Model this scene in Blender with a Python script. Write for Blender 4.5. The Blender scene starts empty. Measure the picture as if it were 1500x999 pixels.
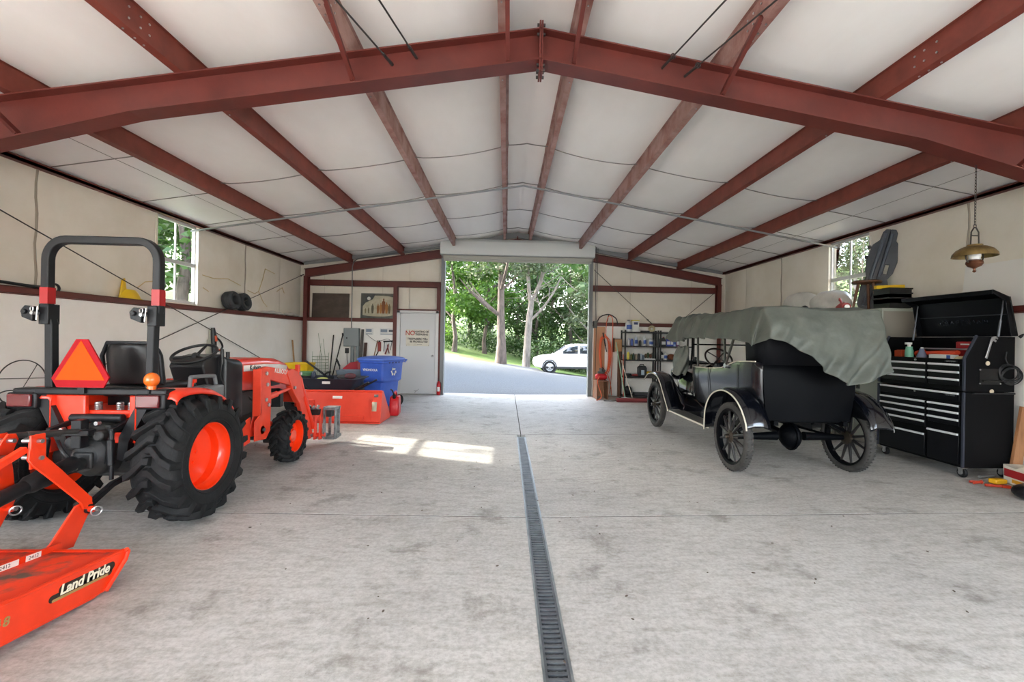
import bpy, bmesh, math, random
from mathutils import Vector, Matrix
SC = bpy.context.scene
COL = SC.collection
R = random.Random(11)
PI = math.pi
# ---------------------------------------------------------------- building dimensions (metres)
XC, XL, XR = .255, -5.37, 5.88          # centre line, left wall, right wall
YB, YF, Y0 = 11.75, 3.81, -4.2          # back wall, main frame, open front end
ZE, SL = 3.38, 1/6.
ZR = ZE + (XR-XL)/2*SL
LED = .17                                # depth of the wall girts
def cz(x): return ZR - SL*abs(x-XC)      # underside of the roof
def fz(x): return .012*abs(x-XC)         # the floor falls gently to the drain

def lin(h):
    if isinstance(h, str):
        h = h.lstrip('#'); c = [int(h[i:i+2], 16)/255 for i in (0, 2, 4)]
        return tuple(x/12.92 if x <= .04045 else ((x+.055)/1.055)**2.4 for x in c)
    return tuple(h)
MATS = {}
def mat(name, col, rough=.5, metal=0., col2=None, scale=6., mix=(.4, .65), bump=0., bscale=40., coat=0., spec=.5, stretch=(1, 1, 1), detail=6., emis=None):
    """procedural surface: two colours of the thing itself mixed by noise, and a fine bump"""
    if name in MATS: return MATS[name]
    m = bpy.data.materials.new(name); m.use_nodes = True
    nt = m.node_tree; b = nt.nodes['Principled BSDF']
    c = lin(col)
    b.inputs['Base Color'].default_value = (*c, 1)
    b.inputs['Roughness'].default_value = rough; b.inputs['Metallic'].default_value = metal
    b.inputs['Specular IOR Level'].default_value = spec
    if coat: b.inputs['Coat Weight'].default_value = coat; b.inputs['Coat Roughness'].default_value = .08
    if emis: b.inputs['Emission Color'].default_value = (*c, 1); b.inputs['Emission Strength'].default_value = emis
    if col2 or bump:
        tc = nt.nodes.new('ShaderNodeTexCoord'); mp = nt.nodes.new('ShaderNodeMapping'); mp.inputs['Scale'].default_value = stretch
        nt.links.new(tc.outputs['Object'], mp.inputs['Vector'])
    if col2:
        n = nt.nodes.new('ShaderNodeTexNoise'); n.inputs['Scale'].default_value = scale; n.inputs['Detail'].default_value = detail
        n.inputs['Roughness'].default_value = .62
        nt.links.new(mp.outputs[0], n.inputs['Vector'])
        rp = nt.nodes.new('ShaderNodeValToRGB')
        rp.color_ramp.elements[0].position = mix[0]; rp.color_ramp.elements[0].color = (*c, 1)
        rp.color_ramp.elements[1].position = mix[1]; rp.color_ramp.elements[1].color = (*lin(col2), 1)
        nt.links.new(n.outputs['Fac'], rp.inputs['Fac']); nt.links.new(rp.outputs['Color'], b.inputs['Base Color'])
    if bump:
        n2 = nt.nodes.new('ShaderNodeTexNoise'); n2.inputs['Scale'].default_value = bscale; n2.inputs['Detail'].default_value = 4
        nt.links.new(mp.outputs[0], n2.inputs['Vector'])
        bp = nt.nodes.new('ShaderNodeBump'); bp.inputs['Strength'].default_value = bump; bp.inputs['Distance'].default_value = .02
        nt.links.new(n2.outputs['Fac'], bp.inputs['Height']); nt.links.new(bp.outputs[0], b.inputs['Normal'])
    MATS[name] = m
    return m

def V(*a): return Vector(a if len(a) > 1 else a[0])
class MB:
    """collects shapes and links them as ONE mesh object"""
    def __init__(s): s.v = []; s.f = []; s.mi = []; s.T = Matrix(); s.k = 0
    def at(s, loc=(0, 0, 0), rz=0, rx=0, ry=0):
        s.T = Matrix.Translation(loc) @ Matrix.Rotation(rz, 4, 'Z') @ Matrix.Rotation(ry, 4, 'Y') @ Matrix.Rotation(rx, 4, 'X'); return s
    def add(s, vs, fs):
        o = len(s.v); s.v += [s.T @ Vector(p) for p in vs]
        s.f += [tuple(i+o for i in f) for f in fs]; s.mi += [s.k]*len(fs); return s
    def box(s, a, b):
        x0, y0, z0 = a; x1, y1, z1 = b
        return s.add([(x0,y0,z0),(x1,y0,z0),(x1,y1,z0),(x0,y1,z0),(x0,y0,z1),(x1,y0,z1),(x1,y1,z1),(x0,y1,z1)],
                     [(3,2,1,0),(4,5,6,7),(0,1,5,4),(1,2,6,5),(2,3,7,6),(3,0,4,7)])
    def cbox(s, c, d, rz=0, rx=0, ry=0):
        M = Matrix.Translation(c) @ Matrix.Rotation(rz, 4, 'Z') @ Matrix.Rotation(ry, 4, 'Y') @ Matrix.Rotation(rx, 4, 'X')
        hx, hy, hz = d[0]/2, d[1]/2, d[2]/2
        vs = [M @ Vector(p) for p in ((-hx,-hy,-hz),(hx,-hy,-hz),(hx,hy,-hz),(-hx,hy,-hz),(-hx,-hy,hz),(hx,-hy,hz),(hx,hy,hz),(-hx,hy,hz))]
        return s.add(vs, [(3,2,1,0),(4,5,6,7),(0,1,5,4),(1,2,6,5),(2,3,7,6),(3,0,4,7)])
    def prism(s, poly, ax, a, b):
        n = len(poly)
        def P(p, t): return {'x': (t, p[0], p[1]), 'y': (p[0], t, p[1]), 'z': (p[0], p[1], t)}[ax]
        vs = [P(p, a) for p in poly] + [P(p, b) for p in poly]
        return s.add(vs, [tuple(range(n)), tuple(range(2*n-1, n-1, -1))] + [(i, (i+1) % n, n+(i+1) % n, n+i) for i in range(n)])
    def tube(s, pts, r, n=8, closed=False, flat=None):
        pts = [Vector(p) for p in pts]; m = len(pts)
        rr = r if isinstance(r, (list, tuple)) else [r]*m
        t = []
        for i in range(m):
            a = pts[(i-1) % m] if (closed or i > 0) else pts[i]
            b = pts[(i+1) % m] if (closed or i < m-1) else pts[i]
            d = b-a; t.append(d.normalized() if d.length > 1e-9 else Vector((0, 0, 1)))
        u = t[0].orthogonal().normalized()
        if flat: u = (Vector(flat) - t[0]*Vector(flat).dot(t[0])).normalized()
        vs = []
        for i in range(m):
            if i:
                q = t[i-1].rotation_difference(t[i]); u = q @ u
            u = (u - t[i]*u.dot(t[i])).normalized()
            w = t[i].cross(u)
            for k in range(n):
                a = 2*PI*k/n + (PI/4 if n == 4 else 0)
                vs.append(pts[i] + (u*math.cos(a) + w*math.sin(a))*rr[i])
        fs = []
        for i in range(m if closed else m-1):
            j = (i+1) % m
            for k in range(n): fs.append((i*n+k, i*n+(k+1) % n, j*n+(k+1) % n, j*n+k))
        if not closed: fs += [tuple(range(n-1, -1, -1)), tuple((m-1)*n+k for k in range(n))]
        return s.add(vs, fs)
    def cyl(s, p0, p1, r0, r1=None, n=16): return s.tube([p0, p1], [r0, r0 if r1 is None else r1], n)
    def lathe(s, prof, o=(0, 0, 0), ax=(0, 0, 1), n=32, closed=False, fn=None):
        """prof = [(radius, height along axis)]"""
        a = Vector(ax).normalized(); u = a.orthogonal().normalized()
        if abs(a.z) < .5: u = (Vector((0, 0, 1)) - a*a.z).normalized()
        w = a.cross(u); o = Vector(o); m = len(prof); vs = []
        for i in range(n):
            t = 2*PI*i/n; d = u*math.cos(t) + w*math.sin(t)
            for r, h in prof: vs.append(o + a*h + d*r)
        fs = []
        for i in range(n):
            j = (i+1) % n
            for k in range(m if closed else m-1):
                l = (k+1) % m; fs.append((i*m+k, i*m+l, j*m+l, j*m+k))
        return s.add(vs, fs)
    def sph(s, c, r, nu=16, nv=10):
        r = (r, r, r) if not isinstance(r, (tuple, list)) else r
        vs = [(c[0], c[1], c[2]-r[2])]
        for j in range(1, nv):
            p = -PI/2 + PI*j/nv
            for i in range(nu):
                t = 2*PI*i/nu
                vs.append((c[0]+r[0]*math.cos(p)*math.cos(t), c[1]+r[1]*math.cos(p)*math.sin(t), c[2]+r[2]*math.sin(p)))
        vs.append((c[0], c[1], c[2]+r[2])); fs = []
        for i in range(nu): fs.append((0, 1+(i+1) % nu, 1+i)); fs.append((len(vs)-1, 1+(nv-2)*nu+i, 1+(nv-2)*nu+(i+1) % nu))
        for j in range(nv-2):
            for i in range(nu): a = 1+j*nu; fs.append((a+i, a+(i+1) % nu, a+nu+(i+1) % nu, a+nu+i))
        return s.add(vs, fs)
    def torus(s, c, ax, Rr, r, n=32, m=8, a0=0, a1=2*PI):
        a = Vector(ax).normalized(); u = a.orthogonal().normalized()
        if abs(a.z) < .5: u = (Vector((0, 0, 1)) - a*a.z).normalized()
        w = a.cross(u); full = abs(a1-a0-2*PI) < 1e-6
        k = n if full else n+1
        pts = [Vector(c)+(u*math.cos(a0+(a1-a0)*i/n)+w*math.sin(a0+(a1-a0)*i/n))*Rr for i in range(k)]
        return s.tube(pts, r, m, closed=full)
    def sheet(s, rows, wrap=False):
        n = len(rows[0]); vs = [p for r in rows for p in r]; fs = []
        for i in range(len(rows)-1):
            for j in range(n if wrap else n-1): fs.append((i*n+j, i*n+(j+1) % n, (i+1)*n+(j+1) % n, (i+1)*n+j))
        return s.add(vs, fs)
    def build(s, name, mats, parent=None, bev=0., seg=2, smooth=38, sub=0, solid=0., recalc=True):
        me = bpy.data.meshes.new(name); me.from_pydata(s.v, [], s.f); me.update()
        mats = mats if isinstance(mats, (list, tuple)) else [mats]
        for m in mats: me.materials.append(m)
        me.polygons.foreach_set('material_index', s.mi)
        if recalc:
            b = bmesh.new(); b.from_mesh(me); bmesh.ops.recalc_face_normals(b, faces=b.faces); b.to_mesh(me); b.free()
        me.polygons.foreach_set('use_smooth', [True]*len(me.polygons))
        me.set_sharp_from_angle(angle=math.radians(smooth))
        o = bpy.data.objects.new(name, me); COL.objects.link(o)
        if parent: o.parent = parent
        if solid: md = o.modifiers.new('thick', 'SOLIDIFY'); md.thickness = solid; md.offset = 0
        if bev:
            md = o.modifiers.new('edge', 'BEVEL'); md.width = bev; md.segments = seg; md.limit_method = 'ANGLE'; md.angle_limit = math.radians(40)
            md.harden_normals = False
        if sub: md = o.modifiers.new('sub', 'SUBSURF'); md.levels = sub; md.render_levels = sub
        return o

def tag(o, label, cat, group=None, kind=None):
    o['label'] = label; o['category'] = cat
    if group: o['group'] = group
    if kind: o['kind'] = kind
    return o
def thing(name, label, cat, loc=(0, 0, 0), rz=0, group=None):
    o = bpy.data.objects.new(name, None); COL.objects.link(o); o.empty_display_size = .1
    o.location = loc; o.rotation_euler = (0, 0, rz); return tag(o, label, cat, group)
def struct(o): o['kind'] = 'structure'; return o
def dup(o, loc=None, rz=None, label=None, parent=None):
    c = o.copy(); COL.objects.link(c)
    if parent: c.parent = parent
    if loc is not None: c.location = loc
    if rz is not None: c.rotation_euler = (0, 0, rz)
    if label: c['label'] = label
    for ch in [x for x in COL.objects if x.parent == o]: dup(ch, parent=c)
    return c
def text(name, body, size, m, parent=None, M=None, shear=0., ext=.0012, bold=0., sx=1., space=1.):
    cu = bpy.data.curves.new(name, 'FONT'); cu.body = body; cu.size = size; cu.extrude = ext; cu.shear = shear; cu.offset = bold; cu.resolution_u = 3
    cu.align_x = 'CENTER'; cu.align_y = 'CENTER'; cu.space_character = space; cu.materials.append(m)
    t = bpy.data.objects.new('lettering_curve', cu); COL.objects.link(t)
    me = bpy.data.meshes.new_from_object(t.evaluated_get(bpy.context.evaluated_depsgraph_get())); me.name = name
    bpy.data.objects.remove(t); bpy.data.curves.remove(cu)
    o = bpy.data.objects.new(name, me); COL.objects.link(o)
    if parent: o.parent = parent
    if M is not None: o.matrix_local = M @ Matrix.Diagonal((sx, 1, 1, 1))
    return o
def basis(o, x, y):
    """text frame: local x along x, up along y"""
    x = Vector(x).normalized(); y = Vector(y); y = (y-x*y.dot(x)).normalized(); z = x.cross(y)
    M = Matrix((x, y, z)).transposed().to_4x4(); M.translation = Vector(o); return M
def arc(c, r, a0, a1, n, plane='yz', x=0):
    out = []
    for i in range(n+1):
        a = a0+(a1-a0)*i/n; p = (c[0]+r*math.cos(a), c[1]+r*math.sin(a))
        out.append({'yz': (x, p[0], p[1]), 'xz': (p[0], x, p[1]), 'xy': (p[0], p[1], x), '2': p}[plane])
    return out
def bez(p0, p1, p2, p3, n=12):
    p0, p1, p2, p3 = map(Vector, (p0, p1, p2, p3)); o = []
    for i in range(n+1):
        t = i/n; o.append(p0*(1-t)**3+p1*3*t*(1-t)**2+p2*3*t*t*(1-t)+p3*t**3)
    return o
def spline(pts, n=6):
    """Catmull-Rom through the points"""
    P = [Vector(p) for p in pts]; P = [P[0]*2-P[1]]+P+[P[-1]*2-P[-2]]; o = []
    for i in range(1, len(P)-2):
        for k in range(n):
            t = k/n; a, b, c, d = P[i-1], P[i], P[i+1], P[i+2]
            o.append(.5*((2*b)+(c-a)*t+(2*a-5*b+4*c-d)*t*t+(3*b-a-3*c+d)*t**3))
    o.append(P[-2]); return o
# ================================================================ MATERIALS OF THE BUILDING
RED = mat('red_oxide_steel', '#652a22', .5, col2='#53221c', scale=3, mix=(.35, .7), bump=.05, bscale=30)
REDP = mat('red_oxide_steel_floor_lit', '#a5857d', .6, col2='#84574e', scale=4, bump=.05, bscale=30)  # paler red: floor light and gloss on the ridge purlins painted in
GALV = mat('galvanised_steel', '#8d9292', .42, .6, col2='#757b7c', scale=8)
GREYTRIM = mat('grey_trim_steel', '#86898a', .5, .2)
INSUL = mat('white_insulation_facing', '#f3f2ef', .62, col2='#eae8e4', scale=1.4, mix=(.3, .7), bump=.25, bscale=2.2, stretch=(1, .45, 1))
FACING = mat('cream_wall_facing', '#e9e4d8', .6, col2='#dcd5c5', scale=1.3, mix=(.38, .72), bump=.3, bscale=2.5)
LINER = mat('white_liner_panel', '#f1efeb', .5, col2='#e9e6e0', scale=1.2, bump=.04, bscale=8)
FLATP = mat('flat_white_ceiling_panel', '#f2f2f2', .38, col2='#ebebea', scale=1.)
SEAM = mat('seam_grey', '#7d7b77', .7)
DARKGAP = mat('dark_gap', '#4a4641', .95, spec=.1)
WHITEFR = mat('white_window_frame', '#c9cac8', .4)
ROD = mat('dark_steel_rod', '#4a4846', .45, .6)
STEEL = mat('bright_steel', '#b9babb', .28, .9)
BLACKM = mat('black_enamel', '#0d0e11', .22, coat=.3)
BLACKP = mat('black_plastic', '#17181a', .45)
RUBBER = mat('black_rubber', '#121213', .7, spec=.3, col2='#1f1f20', scale=10, bump=.15, bscale=90)

def concrete():
    m = bpy.data.materials.new('brushed_concrete'); m.use_nodes = True; nt = m.node_tree; b = nt.nodes['Principled BSDF']
    tc = nt.nodes.new('ShaderNodeTexCoord')
    def noise(sc, det, st=(1, 1, 1), rg=.6):
        mp = nt.nodes.new('ShaderNodeMapping'); mp.inputs['Scale'].default_value = st; nt.links.new(tc.outputs['Object'], mp.inputs[0])
        n = nt.nodes.new('ShaderNodeTexNoise'); n.inputs['Scale'].default_value = sc; n.inputs['Detail'].default_value = det; n.inputs['Roughness'].default_value = rg
        nt.links.new(mp.outputs[0], n.inputs['Vector']); return n.outputs['Fac']
    def ramp(f, p0, c0, p1, c1):
        r = nt.nodes.new('ShaderNodeValToRGB'); e = r.color_ramp.elements
        e[0].position = p0; e[0].color = (*lin(c0), 1); e[1].position = p1; e[1].color = (*lin(c1), 1); nt.links.new(f, r.inputs[0]); return r.outputs[0]
    def mul(a, c, f=1.):
        x = nt.nodes.new('ShaderNodeMix'); x.data_type = 'RGBA'; x.blend_type = 'MULTIPLY'; x.inputs['Factor'].default_value = f
        nt.links.new(a, x.inputs['A']); nt.links.new(c, x.inputs['B']); return x.outputs['Result']
    base = ramp(noise(.9, 8, rg=.65), .3, '#b3b1ad', .72, '#c9c7c2')
    fine = ramp(noise(38, 6, rg=.7), .3, '#dad8d5', .6, '#ffffff')
    brush = ramp(noise(10, 6, (.5, 1.8, 1), .7), .3, '#e2e0dc', .55, '#ffffff')
    stain = ramp(noise(2.3, 9, (1, 1, 1), .72), .33, '#968f86', .46, '#ffffff')
    spk = ramp(noise(95, 2), .22, '#6e6a63', .30, '#ffffff')
    c = mul(mul(mul(mul(base, fine), brush), stain, .55), spk, .5)
    nt.links.new(c, b.inputs['Base Color']); b.inputs['Roughness'].default_value = .62; b.inputs['Specular IOR Level'].default_value = .35
    bp = nt.nodes.new('ShaderNodeBump'); bp.inputs['Strength'].default_value = .12; bp.inputs['Distance'].default_value = .004
    nt.links.new(noise(60, 6, (.5, 1.4, 1)), bp.inputs['Height']); nt.links.new(bp.outputs[0], b.inputs['Normal'])
    return m
CONC = concrete()

# ================================================================ FLOOR
DW = .062                                # half width of the drain channel
m = MB()
JY = [Y0-.3, .3, 3.70, 6.92, YB+.22]
g = .0075
for i in range(4):
    y0, y1 = JY[i]+g, JY[i+1]-g
    for sx, xo in ((-1, XL-.3), (1, XR+.3)):
        xi = XC+sx*((DW+.001) if i < 3 else g)
        z0, z1 = 0., fz(xo)
        xa, xb = (xo, xi) if sx < 0 else (xi, xo); za, zb = (z1, z0) if sx < 0 else (z0, z1)
        m.add([(xa,y0,-.12),(xb,y0,-.12),(xb,y1,-.12),(xa,y1,-.12),(xa,y0,za),(xb,y0,zb),(xb,y1,zb),(xa,y1,za)],
              [(3,2,1,0),(4,5,6,7),(0,1,5,4),(1,2,6,5),(2,3,7,6),(3,0,4,7)])
m.k = 1; m.box((XL-.3, Y0-.3, -.2), (XR+.3, YB+.2, -.035))
for y in JY[1:4]:                        # dark strips laid into the joints
    for sx, xo in ((-1, XL-.2), (1, XR+.2)):
        xi = XC+sx*(DW+.001); m.add([(xi, y-g, -.002), (xo, y-g, fz(xo)-.002), (xo, y+g, fz(xo)-.002), (xi, y+g, -.002)], [(0, 1, 2, 3)])
m.add([(XC-g, 6.93, -.003), (XC+g, 6.93, -.003), (XC+g, YB+.2, -.003), (XC-g, YB+.2, -.003)], [(0, 1, 2, 3)])
struct(m.build('floor', [CONC, DARKGAP]))
# trench drain with its slotted grate
dr = thing('trench_drain', 'long narrow steel trench drain grate set in the concrete floor', 'drain', (XC, 6.9, 0))
m = MB()
for sx in (-1, 1): m.box((sx*DW-.006 if sx < 0 else DW-.006, Y0-6.9, -.033), (sx*DW+.006 if sx < 0 else DW+.006, -.16, .002))
m.box((-DW, -.17, -.033), (DW, -.155, .002)); m.build('channel_frame', GALV, dr)
m = MB(); y = -.18
while y > Y0-6.9:
    m.box((-DW+.008, y-.009, -.022), (DW-.008, y+.009, -.002))
    y -= .036
for x in (-.03, 0, .03): m.box((x-.004, Y0-6.9, -.03), (x+.004, -.17, -.012))
for x in (-DW+.012, DW-.012): m.box((x-.006, Y0-6.9, -.026), (x+.006, -.17, 0))
m.build('grate', mat('drain_grate', '#6d7073', .5, .55, col2='#585b5e', scale=12), dr)

# ================================================================ WALLS
WY0, WY1, WZ0, WZ1 = 7.0, 7.93, 1.99, 3.34          # side windows
def bulge_sheet(m, side, y0, y1, z0, z1f, n=10, seed=0):
    """insulation facing pillowing between its fixings"""
    x = XL if side < 0 else XR
    rows = []
    for i in range(7):
        v = i/6; row = []
        for j in range(n+1):
            u = j/n; z = z0+(z1f-z0)*v
            b = .028*math.sin(PI*u)**.6*math.sin(PI*min(1, v*1.02))**.5
            row.append((x - side*b, y0+(y1-y0)*u, z))
        rows.append(row)
    m.sheet(rows)
SD0, SD1 = -3.9, .2                     # unseen side openings in the front bays, added to let daylight in
def side_wall(side, name):
    x = XL if side < 0 else XR
    m = MB()
    m.k = 1                                                             # outer skin
    xo = x+side*.12
    def bx(y0, y1, z0, z1): m.box((min(x+side*.03, xo), y0, z0), (max(x+side*.03, xo), y1, z1))
    bx(SD1, WY0, -.1, ZE+.05); bx(Y0, SD0, -.1, ZE+.05); bx(SD0, SD1, 3.05, ZE+.05); bx(WY1, YB+.12, -.1, ZE+.05); bx(WY0, WY1, -.1, WZ0); bx(WY0, WY1, WZ1, ZE+.05)
    m.k = 2                                                             # smooth lower lining
    xi = x-side*(LED-.015)
    m.box((min(x, xi), SD1, fz(x)), (max(x, xi), YB-.02, 1.875))
    m.k = 0
    ys = [SD1, 2.0, 3.9, 5.25 if side < 0 else 5.45, WY0]; ys2 = [WY1, 9.3, 10.7, YB]
    for a, b in list(zip(ys, ys[1:]))+list(zip(ys2, ys2[1:])): bulge_sheet(m, side, a+.006, b-.006, 1.95, ZE-.01)
    bulge_sheet(m, side, WY0, WY1, WZ1, ZE)
    m.box((min(x, x+side*.03), WY0, 1.93), (max(x, x+side*.03), WY1, WZ0))
    m.k = 3                                                             # torn seams showing the foam, dark sagging joints
    if side < 0:
        for pts in (((6.62, 2.14), (6.75, 2.24), (6.98, 2.28)), ((7.98, 2.52), (8.3, 2.50), (8.7, 2.55), (9.1, 2.47)), ((9.35, 2.40), (9.6, 2.36), (9.75, 2.42), (9.95, 2.20), (10.1, 2.12)), ((9.75, 2.42), (9.9, 2.7), (10.0, 2.95), (10.4, 2.90)), ((10.5, 2.5), (10.75, 2.62), (10.85, 2.5)), ((8.0, 2.3), (8.15, 2.25))):
            m.tube([(x+.034, a, b) for a, b in pts], .0075, 4)
    m.k = 4
    for y in ((5.25, 9.3) if side < 0 else (5.45, 9.3)): m.tube([(x-side*.004, y+.012*math.sin(q*1.7), 1.96+(ZE-.03-1.96)*q/8) for q in range(9)], .012, 5)
    m.k = 0
    for y in (WY0, WY1): m.box((min(x-side*.012, x+side*.05), y-.03, WZ0-.02), (max(x-side*.012, x+side*.05), y+.004, WZ1+.02))
    return struct(m.build(name, [FACING, mat('wall_skin', '#c9c2b4', .6), LINER, mat('tan_foam', '#cdb98a', .8), mat('joint_shade', '#a29a8c', .8)], smooth=60))
side_wall(-1, 'wall_left'); side_wall(1, 'wall_right')
GLASS = bpy.data.materials.new('window_glass'); GLASS.use_nodes = True
nt = GLASS.node_tree; nt.nodes.remove(nt.nodes['Principled BSDF'])
tr = nt.nodes.new('ShaderNodeBsdfTransparent'); gl = nt.nodes.new('ShaderNodeBsdfGlossy'); gl.inputs['Roughness'].default_value = .02
fr = nt.nodes.new('ShaderNodeFresnel'); fr.inputs[0].default_value = 1.25; mx = nt.nodes.new('ShaderNodeMixShader')
tr.inputs[0].default_value = (.95, .97, .96, 1)
nt.links.new(fr.outputs[0], mx.inputs[0]); nt.links.new(tr.outputs[0], mx.inputs[1]); nt.links.new(gl.outputs[0], mx.inputs[2])
nt.links.new(mx.outputs[0], nt.nodes['Material Output'].inputs[0])
for side, nm in ((-1, 'window_1'), (1, 'window_2')):
    x = (XL if side < 0 else XR)+side*.06
    m = MB(); a, b = x-.025, x+.025
    for z0, z1 in ((WZ0, WZ0+.05), (WZ1-.05, WZ1), (2.63, 2.69)): m.box((a, WY0, z0), (b, WY1, z1))
    for y0, y1 in ((WY0, WY0+.045), (WY1-.045, WY1)): m.box((a, y0, WZ0), (b, y1, WZ1))
    w = struct(m.build(nm, WHITEFR, bev=.004))
    m = MB(); ym = (WY0+WY1)/2; m.box((x-.012, ym-.012, WZ0+.04), (x+.012, ym+.012, WZ1-.04)); m.build('muntin', WHITEFR, w)
    m = MB(); m.add([(x, WY0+.03, WZ0+.03), (x, WY1-.03, WZ0+.03), (x, WY1-.03, WZ1-.03), (x, WY0+.03, WZ1-.03)], [(0, 1, 2, 3)])
    m.build('glass_pane', GLASS, w)

# back wall, built around the roller-door opening
OX0, OX1, OZ = -1.62, 2.17, 3.60
m = MB(); m.k = 1; y0, y1 = YB+.02, YB+.12
m.prism([(XL, -.1), (OX0-.06, -.1), (OX0-.06, cz(OX0-.06)), (XL, ZE)], 'y', y0, y1)
m.prism([(OX1+.06, -.1), (XR, -.1), (XR, ZE), (OX1+.06, cz(OX1+.06))], 'y', y0, y1)
m.prism([(OX0-.06, OZ), (OX1+.06, OZ), (OX1+.06, cz(OX1+.06)), (XC, ZR), (OX0-.06, cz(OX0-.06))], 'y', y0, y1)
m.k = 0
def back_sheet(xa, xb, z0, top=None, n=8):
    rows = []
    for i in range(7):
        v = i/6; row = []
        for j in range(n+1):
            u = j/n; x = xa+(xb-xa)*u; zt = cz(x)-.02 if top is None else top
            row.append((x, YB-.02*math.sin(PI*u)**.6*math.sin(PI*v)**.5, z0+(zt-z0)*v))
        rows.append(row)
    m.sheet(rows)
for xa, xb in ((XL, -4.75), (-4.75, -3.25), (-3.25, -2.55), (-2.55, OX0-.06)): back_sheet(xa+.004, xb-.004, 2.86); back_sheet(xa+.004, xb-.004, 1.9, 2.9)
for xa, xb in ((OX1+.06, 3.3), (3.3, 4.95), (4.95, XR)): back_sheet(xa+.004, xb-.004, 2.86); back_sheet(xa+.004, xb-.004, 1.9, 2.9)
m.k = 2
m.box((XL, YB-.155, fz(-4)), (-2.82, YB+.02, 1.875))
m.box((OX1+.10, YB-.155, fz(4)), (XR, YB+.02, 1.875))
struct(m.build('wall_back', [FACING, MATS['wall_skin'], LINER], smooth=60))
# front end wall, unseen behind the camera, its gaps made to bring in daylight
m = MB(); y0, y1 = Y0-.12, Y0
m.prism([(XL, 3.05), (XR, 3.05), (XR, ZE), (XC, ZR), (XL, ZE)], 'y', y0, y1)
m.box((XL, y0, -.1), (XL+.3, y1, 3.06)); m.box((XC-1.9, y0, -.1), (XC+1.9, y1, 3.06)); m.box((XR-.3, y0, -.1), (XR, y1, 3.06))
struct(m.build('wall_front', LINER))

# ================================================================ ROOF
PX = [.30, 1.59, 2.94, 4.27]                         # purlins, measured from the ridge
m = MB()
edges = [-5.63, -4.27, -2.94, -1.59, -.30, .30, 1.59, 2.94, 4.27, 5.63]
seam_y = [-2.4, 6.35, 7.95, 9.55, 11.1]
for a, b in zip(edges, edges[1:]):
    outer = abs(a) > 5 or abs(b) > 5
    m.k = 1 if outer else 0
    sag = .0 if outer else (.055 if abs(b-a) > .8 else .02)
    ys = [Y0+i*(YB-Y0)/80 for i in range(81)]
    rows = []
    for y in ys:
        d = min(abs(y-s) for s in seam_y); pil = 1-.22*math.exp(-(d/.12)**2)
        row = []
        for j in range(13):
            u = j/12; x = XC+a+(b-a)*u
            row.append((x, y, cz(x)-sag*pil*(1-(2*u-1)**2)**.55))
        rows.append(row)
    m.sheet(rows)
    m.k = 2
    for s in ([5.34, 6.64, 7.95, 9.25, 10.5, 1.5, 2.8, 4.1] if outer else seam_y):
        pts = []
        for j in range(13):
            u = j/12; x = XC+a+(b-a)*u
            pts.append((x, s + (0 if outer else .05*math.sin(u*PI)*(.5+.5*math.sin(s*7+a*3))), cz(x)-.004-sag*.78*(1-(2*u-1)**2)**.55))
        m.tube(pts, .009 if not outer else .007, 5)
    if outer:
        x = XC+(a+b)/2+.1; m.tube([(x, Y0, cz(x)-.001), (x, YB, cz(x)-.001)], .003, 5)
m.k = 3
m.prism([(XL-.1, ZE+.02), (XC, ZR+.02), (XR+.1, ZE+.02), (XR+.1, ZE+.1), (XC, ZR+.12), (XL-.1, ZE+.1)], 'y', Y0-.1, YB+.12)
struct(m.build('ceiling', [INSUL, FLATP, SEAM, MATS['wall_skin']], smooth=70))
def zbar(m, x, side, y0, y1, d=.2, fl=.065, t=.006):
    """Z-shaped purlin hung below the roof, its bottom lip turned towards the eave"""
    ang = math.atan(SL)*(1 if side < 0 else -1)
    def P(u, w):                                    # u along the slope (towards eave +), w below the roof
        ca, sa = math.cos(ang), math.sin(ang)
        dx = side*u; return (x + dx*math.cos(ang) - side*w*abs(sa)*-1*0 , cz(x) - abs(dx)*SL*(1 if u > 0 else -1) - w)
    poly = [P(-fl, 0), P(t, 0), P(t, d-t), P(fl, d-t), P(fl, d+.0), P(fl-.004, d), P(0, d), P(0, t), P(-fl, t)]
    m.prism(poly, 'y', y0, y1)
    # lip of the bottom flange
    a, b = P(fl, d), P(fl-t, d-.022)
    m.box((min(a[0], b[0]), y0, min(a[1], b[1])), (max(a[0], b[0]), y1, max(a[1], b[1])))
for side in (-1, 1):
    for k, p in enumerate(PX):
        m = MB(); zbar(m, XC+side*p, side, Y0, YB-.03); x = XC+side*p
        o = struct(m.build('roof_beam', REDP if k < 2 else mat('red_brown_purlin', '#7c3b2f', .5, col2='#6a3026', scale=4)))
        m = MB()
        for y in (YF-.5, YF-.42, YF+.42, YF+.5, YF+.6, YF-.6):
            for w in (.06, .14): m.cyl((x-side*.004, y, cz(x)-w), (x-side*.010, y, cz(x)-w), .008, n=8)
            m.cyl((x+side*.033, y, cz(x)-.205-.033*SL), (x+side*.033, y, cz(x)-.212-.033*SL), .007, n=8)
        m.build('bolt', STEEL, o)
    xw = XL if side < 0 else XR                     # eave strut and wall girts
    m = MB(); m.box((min(xw, xw-side*.09), Y0, ZE-.055), (max(xw, xw-side*.09), YB, ZE-.02)); m.box((min(xw-side*.085, xw-side*.09), Y0, ZE-.055), (max(xw-side*.085, xw-side*.09), YB, ZE+.0))
    struct(m.build('eave_beam', RED))
    m = MB()
    xa, xb = sorted((xw, xw-side*LED))
    m.box((xa, SD1, 1.95), (xb, YB-.02, 1.957)); xf = xw-side*LED
    m.box((min(xf, xf+side*.006), SD1, 1.885), (max(xf, xf+side*.006), YB-.02, 1.957))
    m.box((xa, SD1, 1.872), (xb, YB-.02, 1.88))
    struct(m.build('wall_beam', RED))

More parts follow.
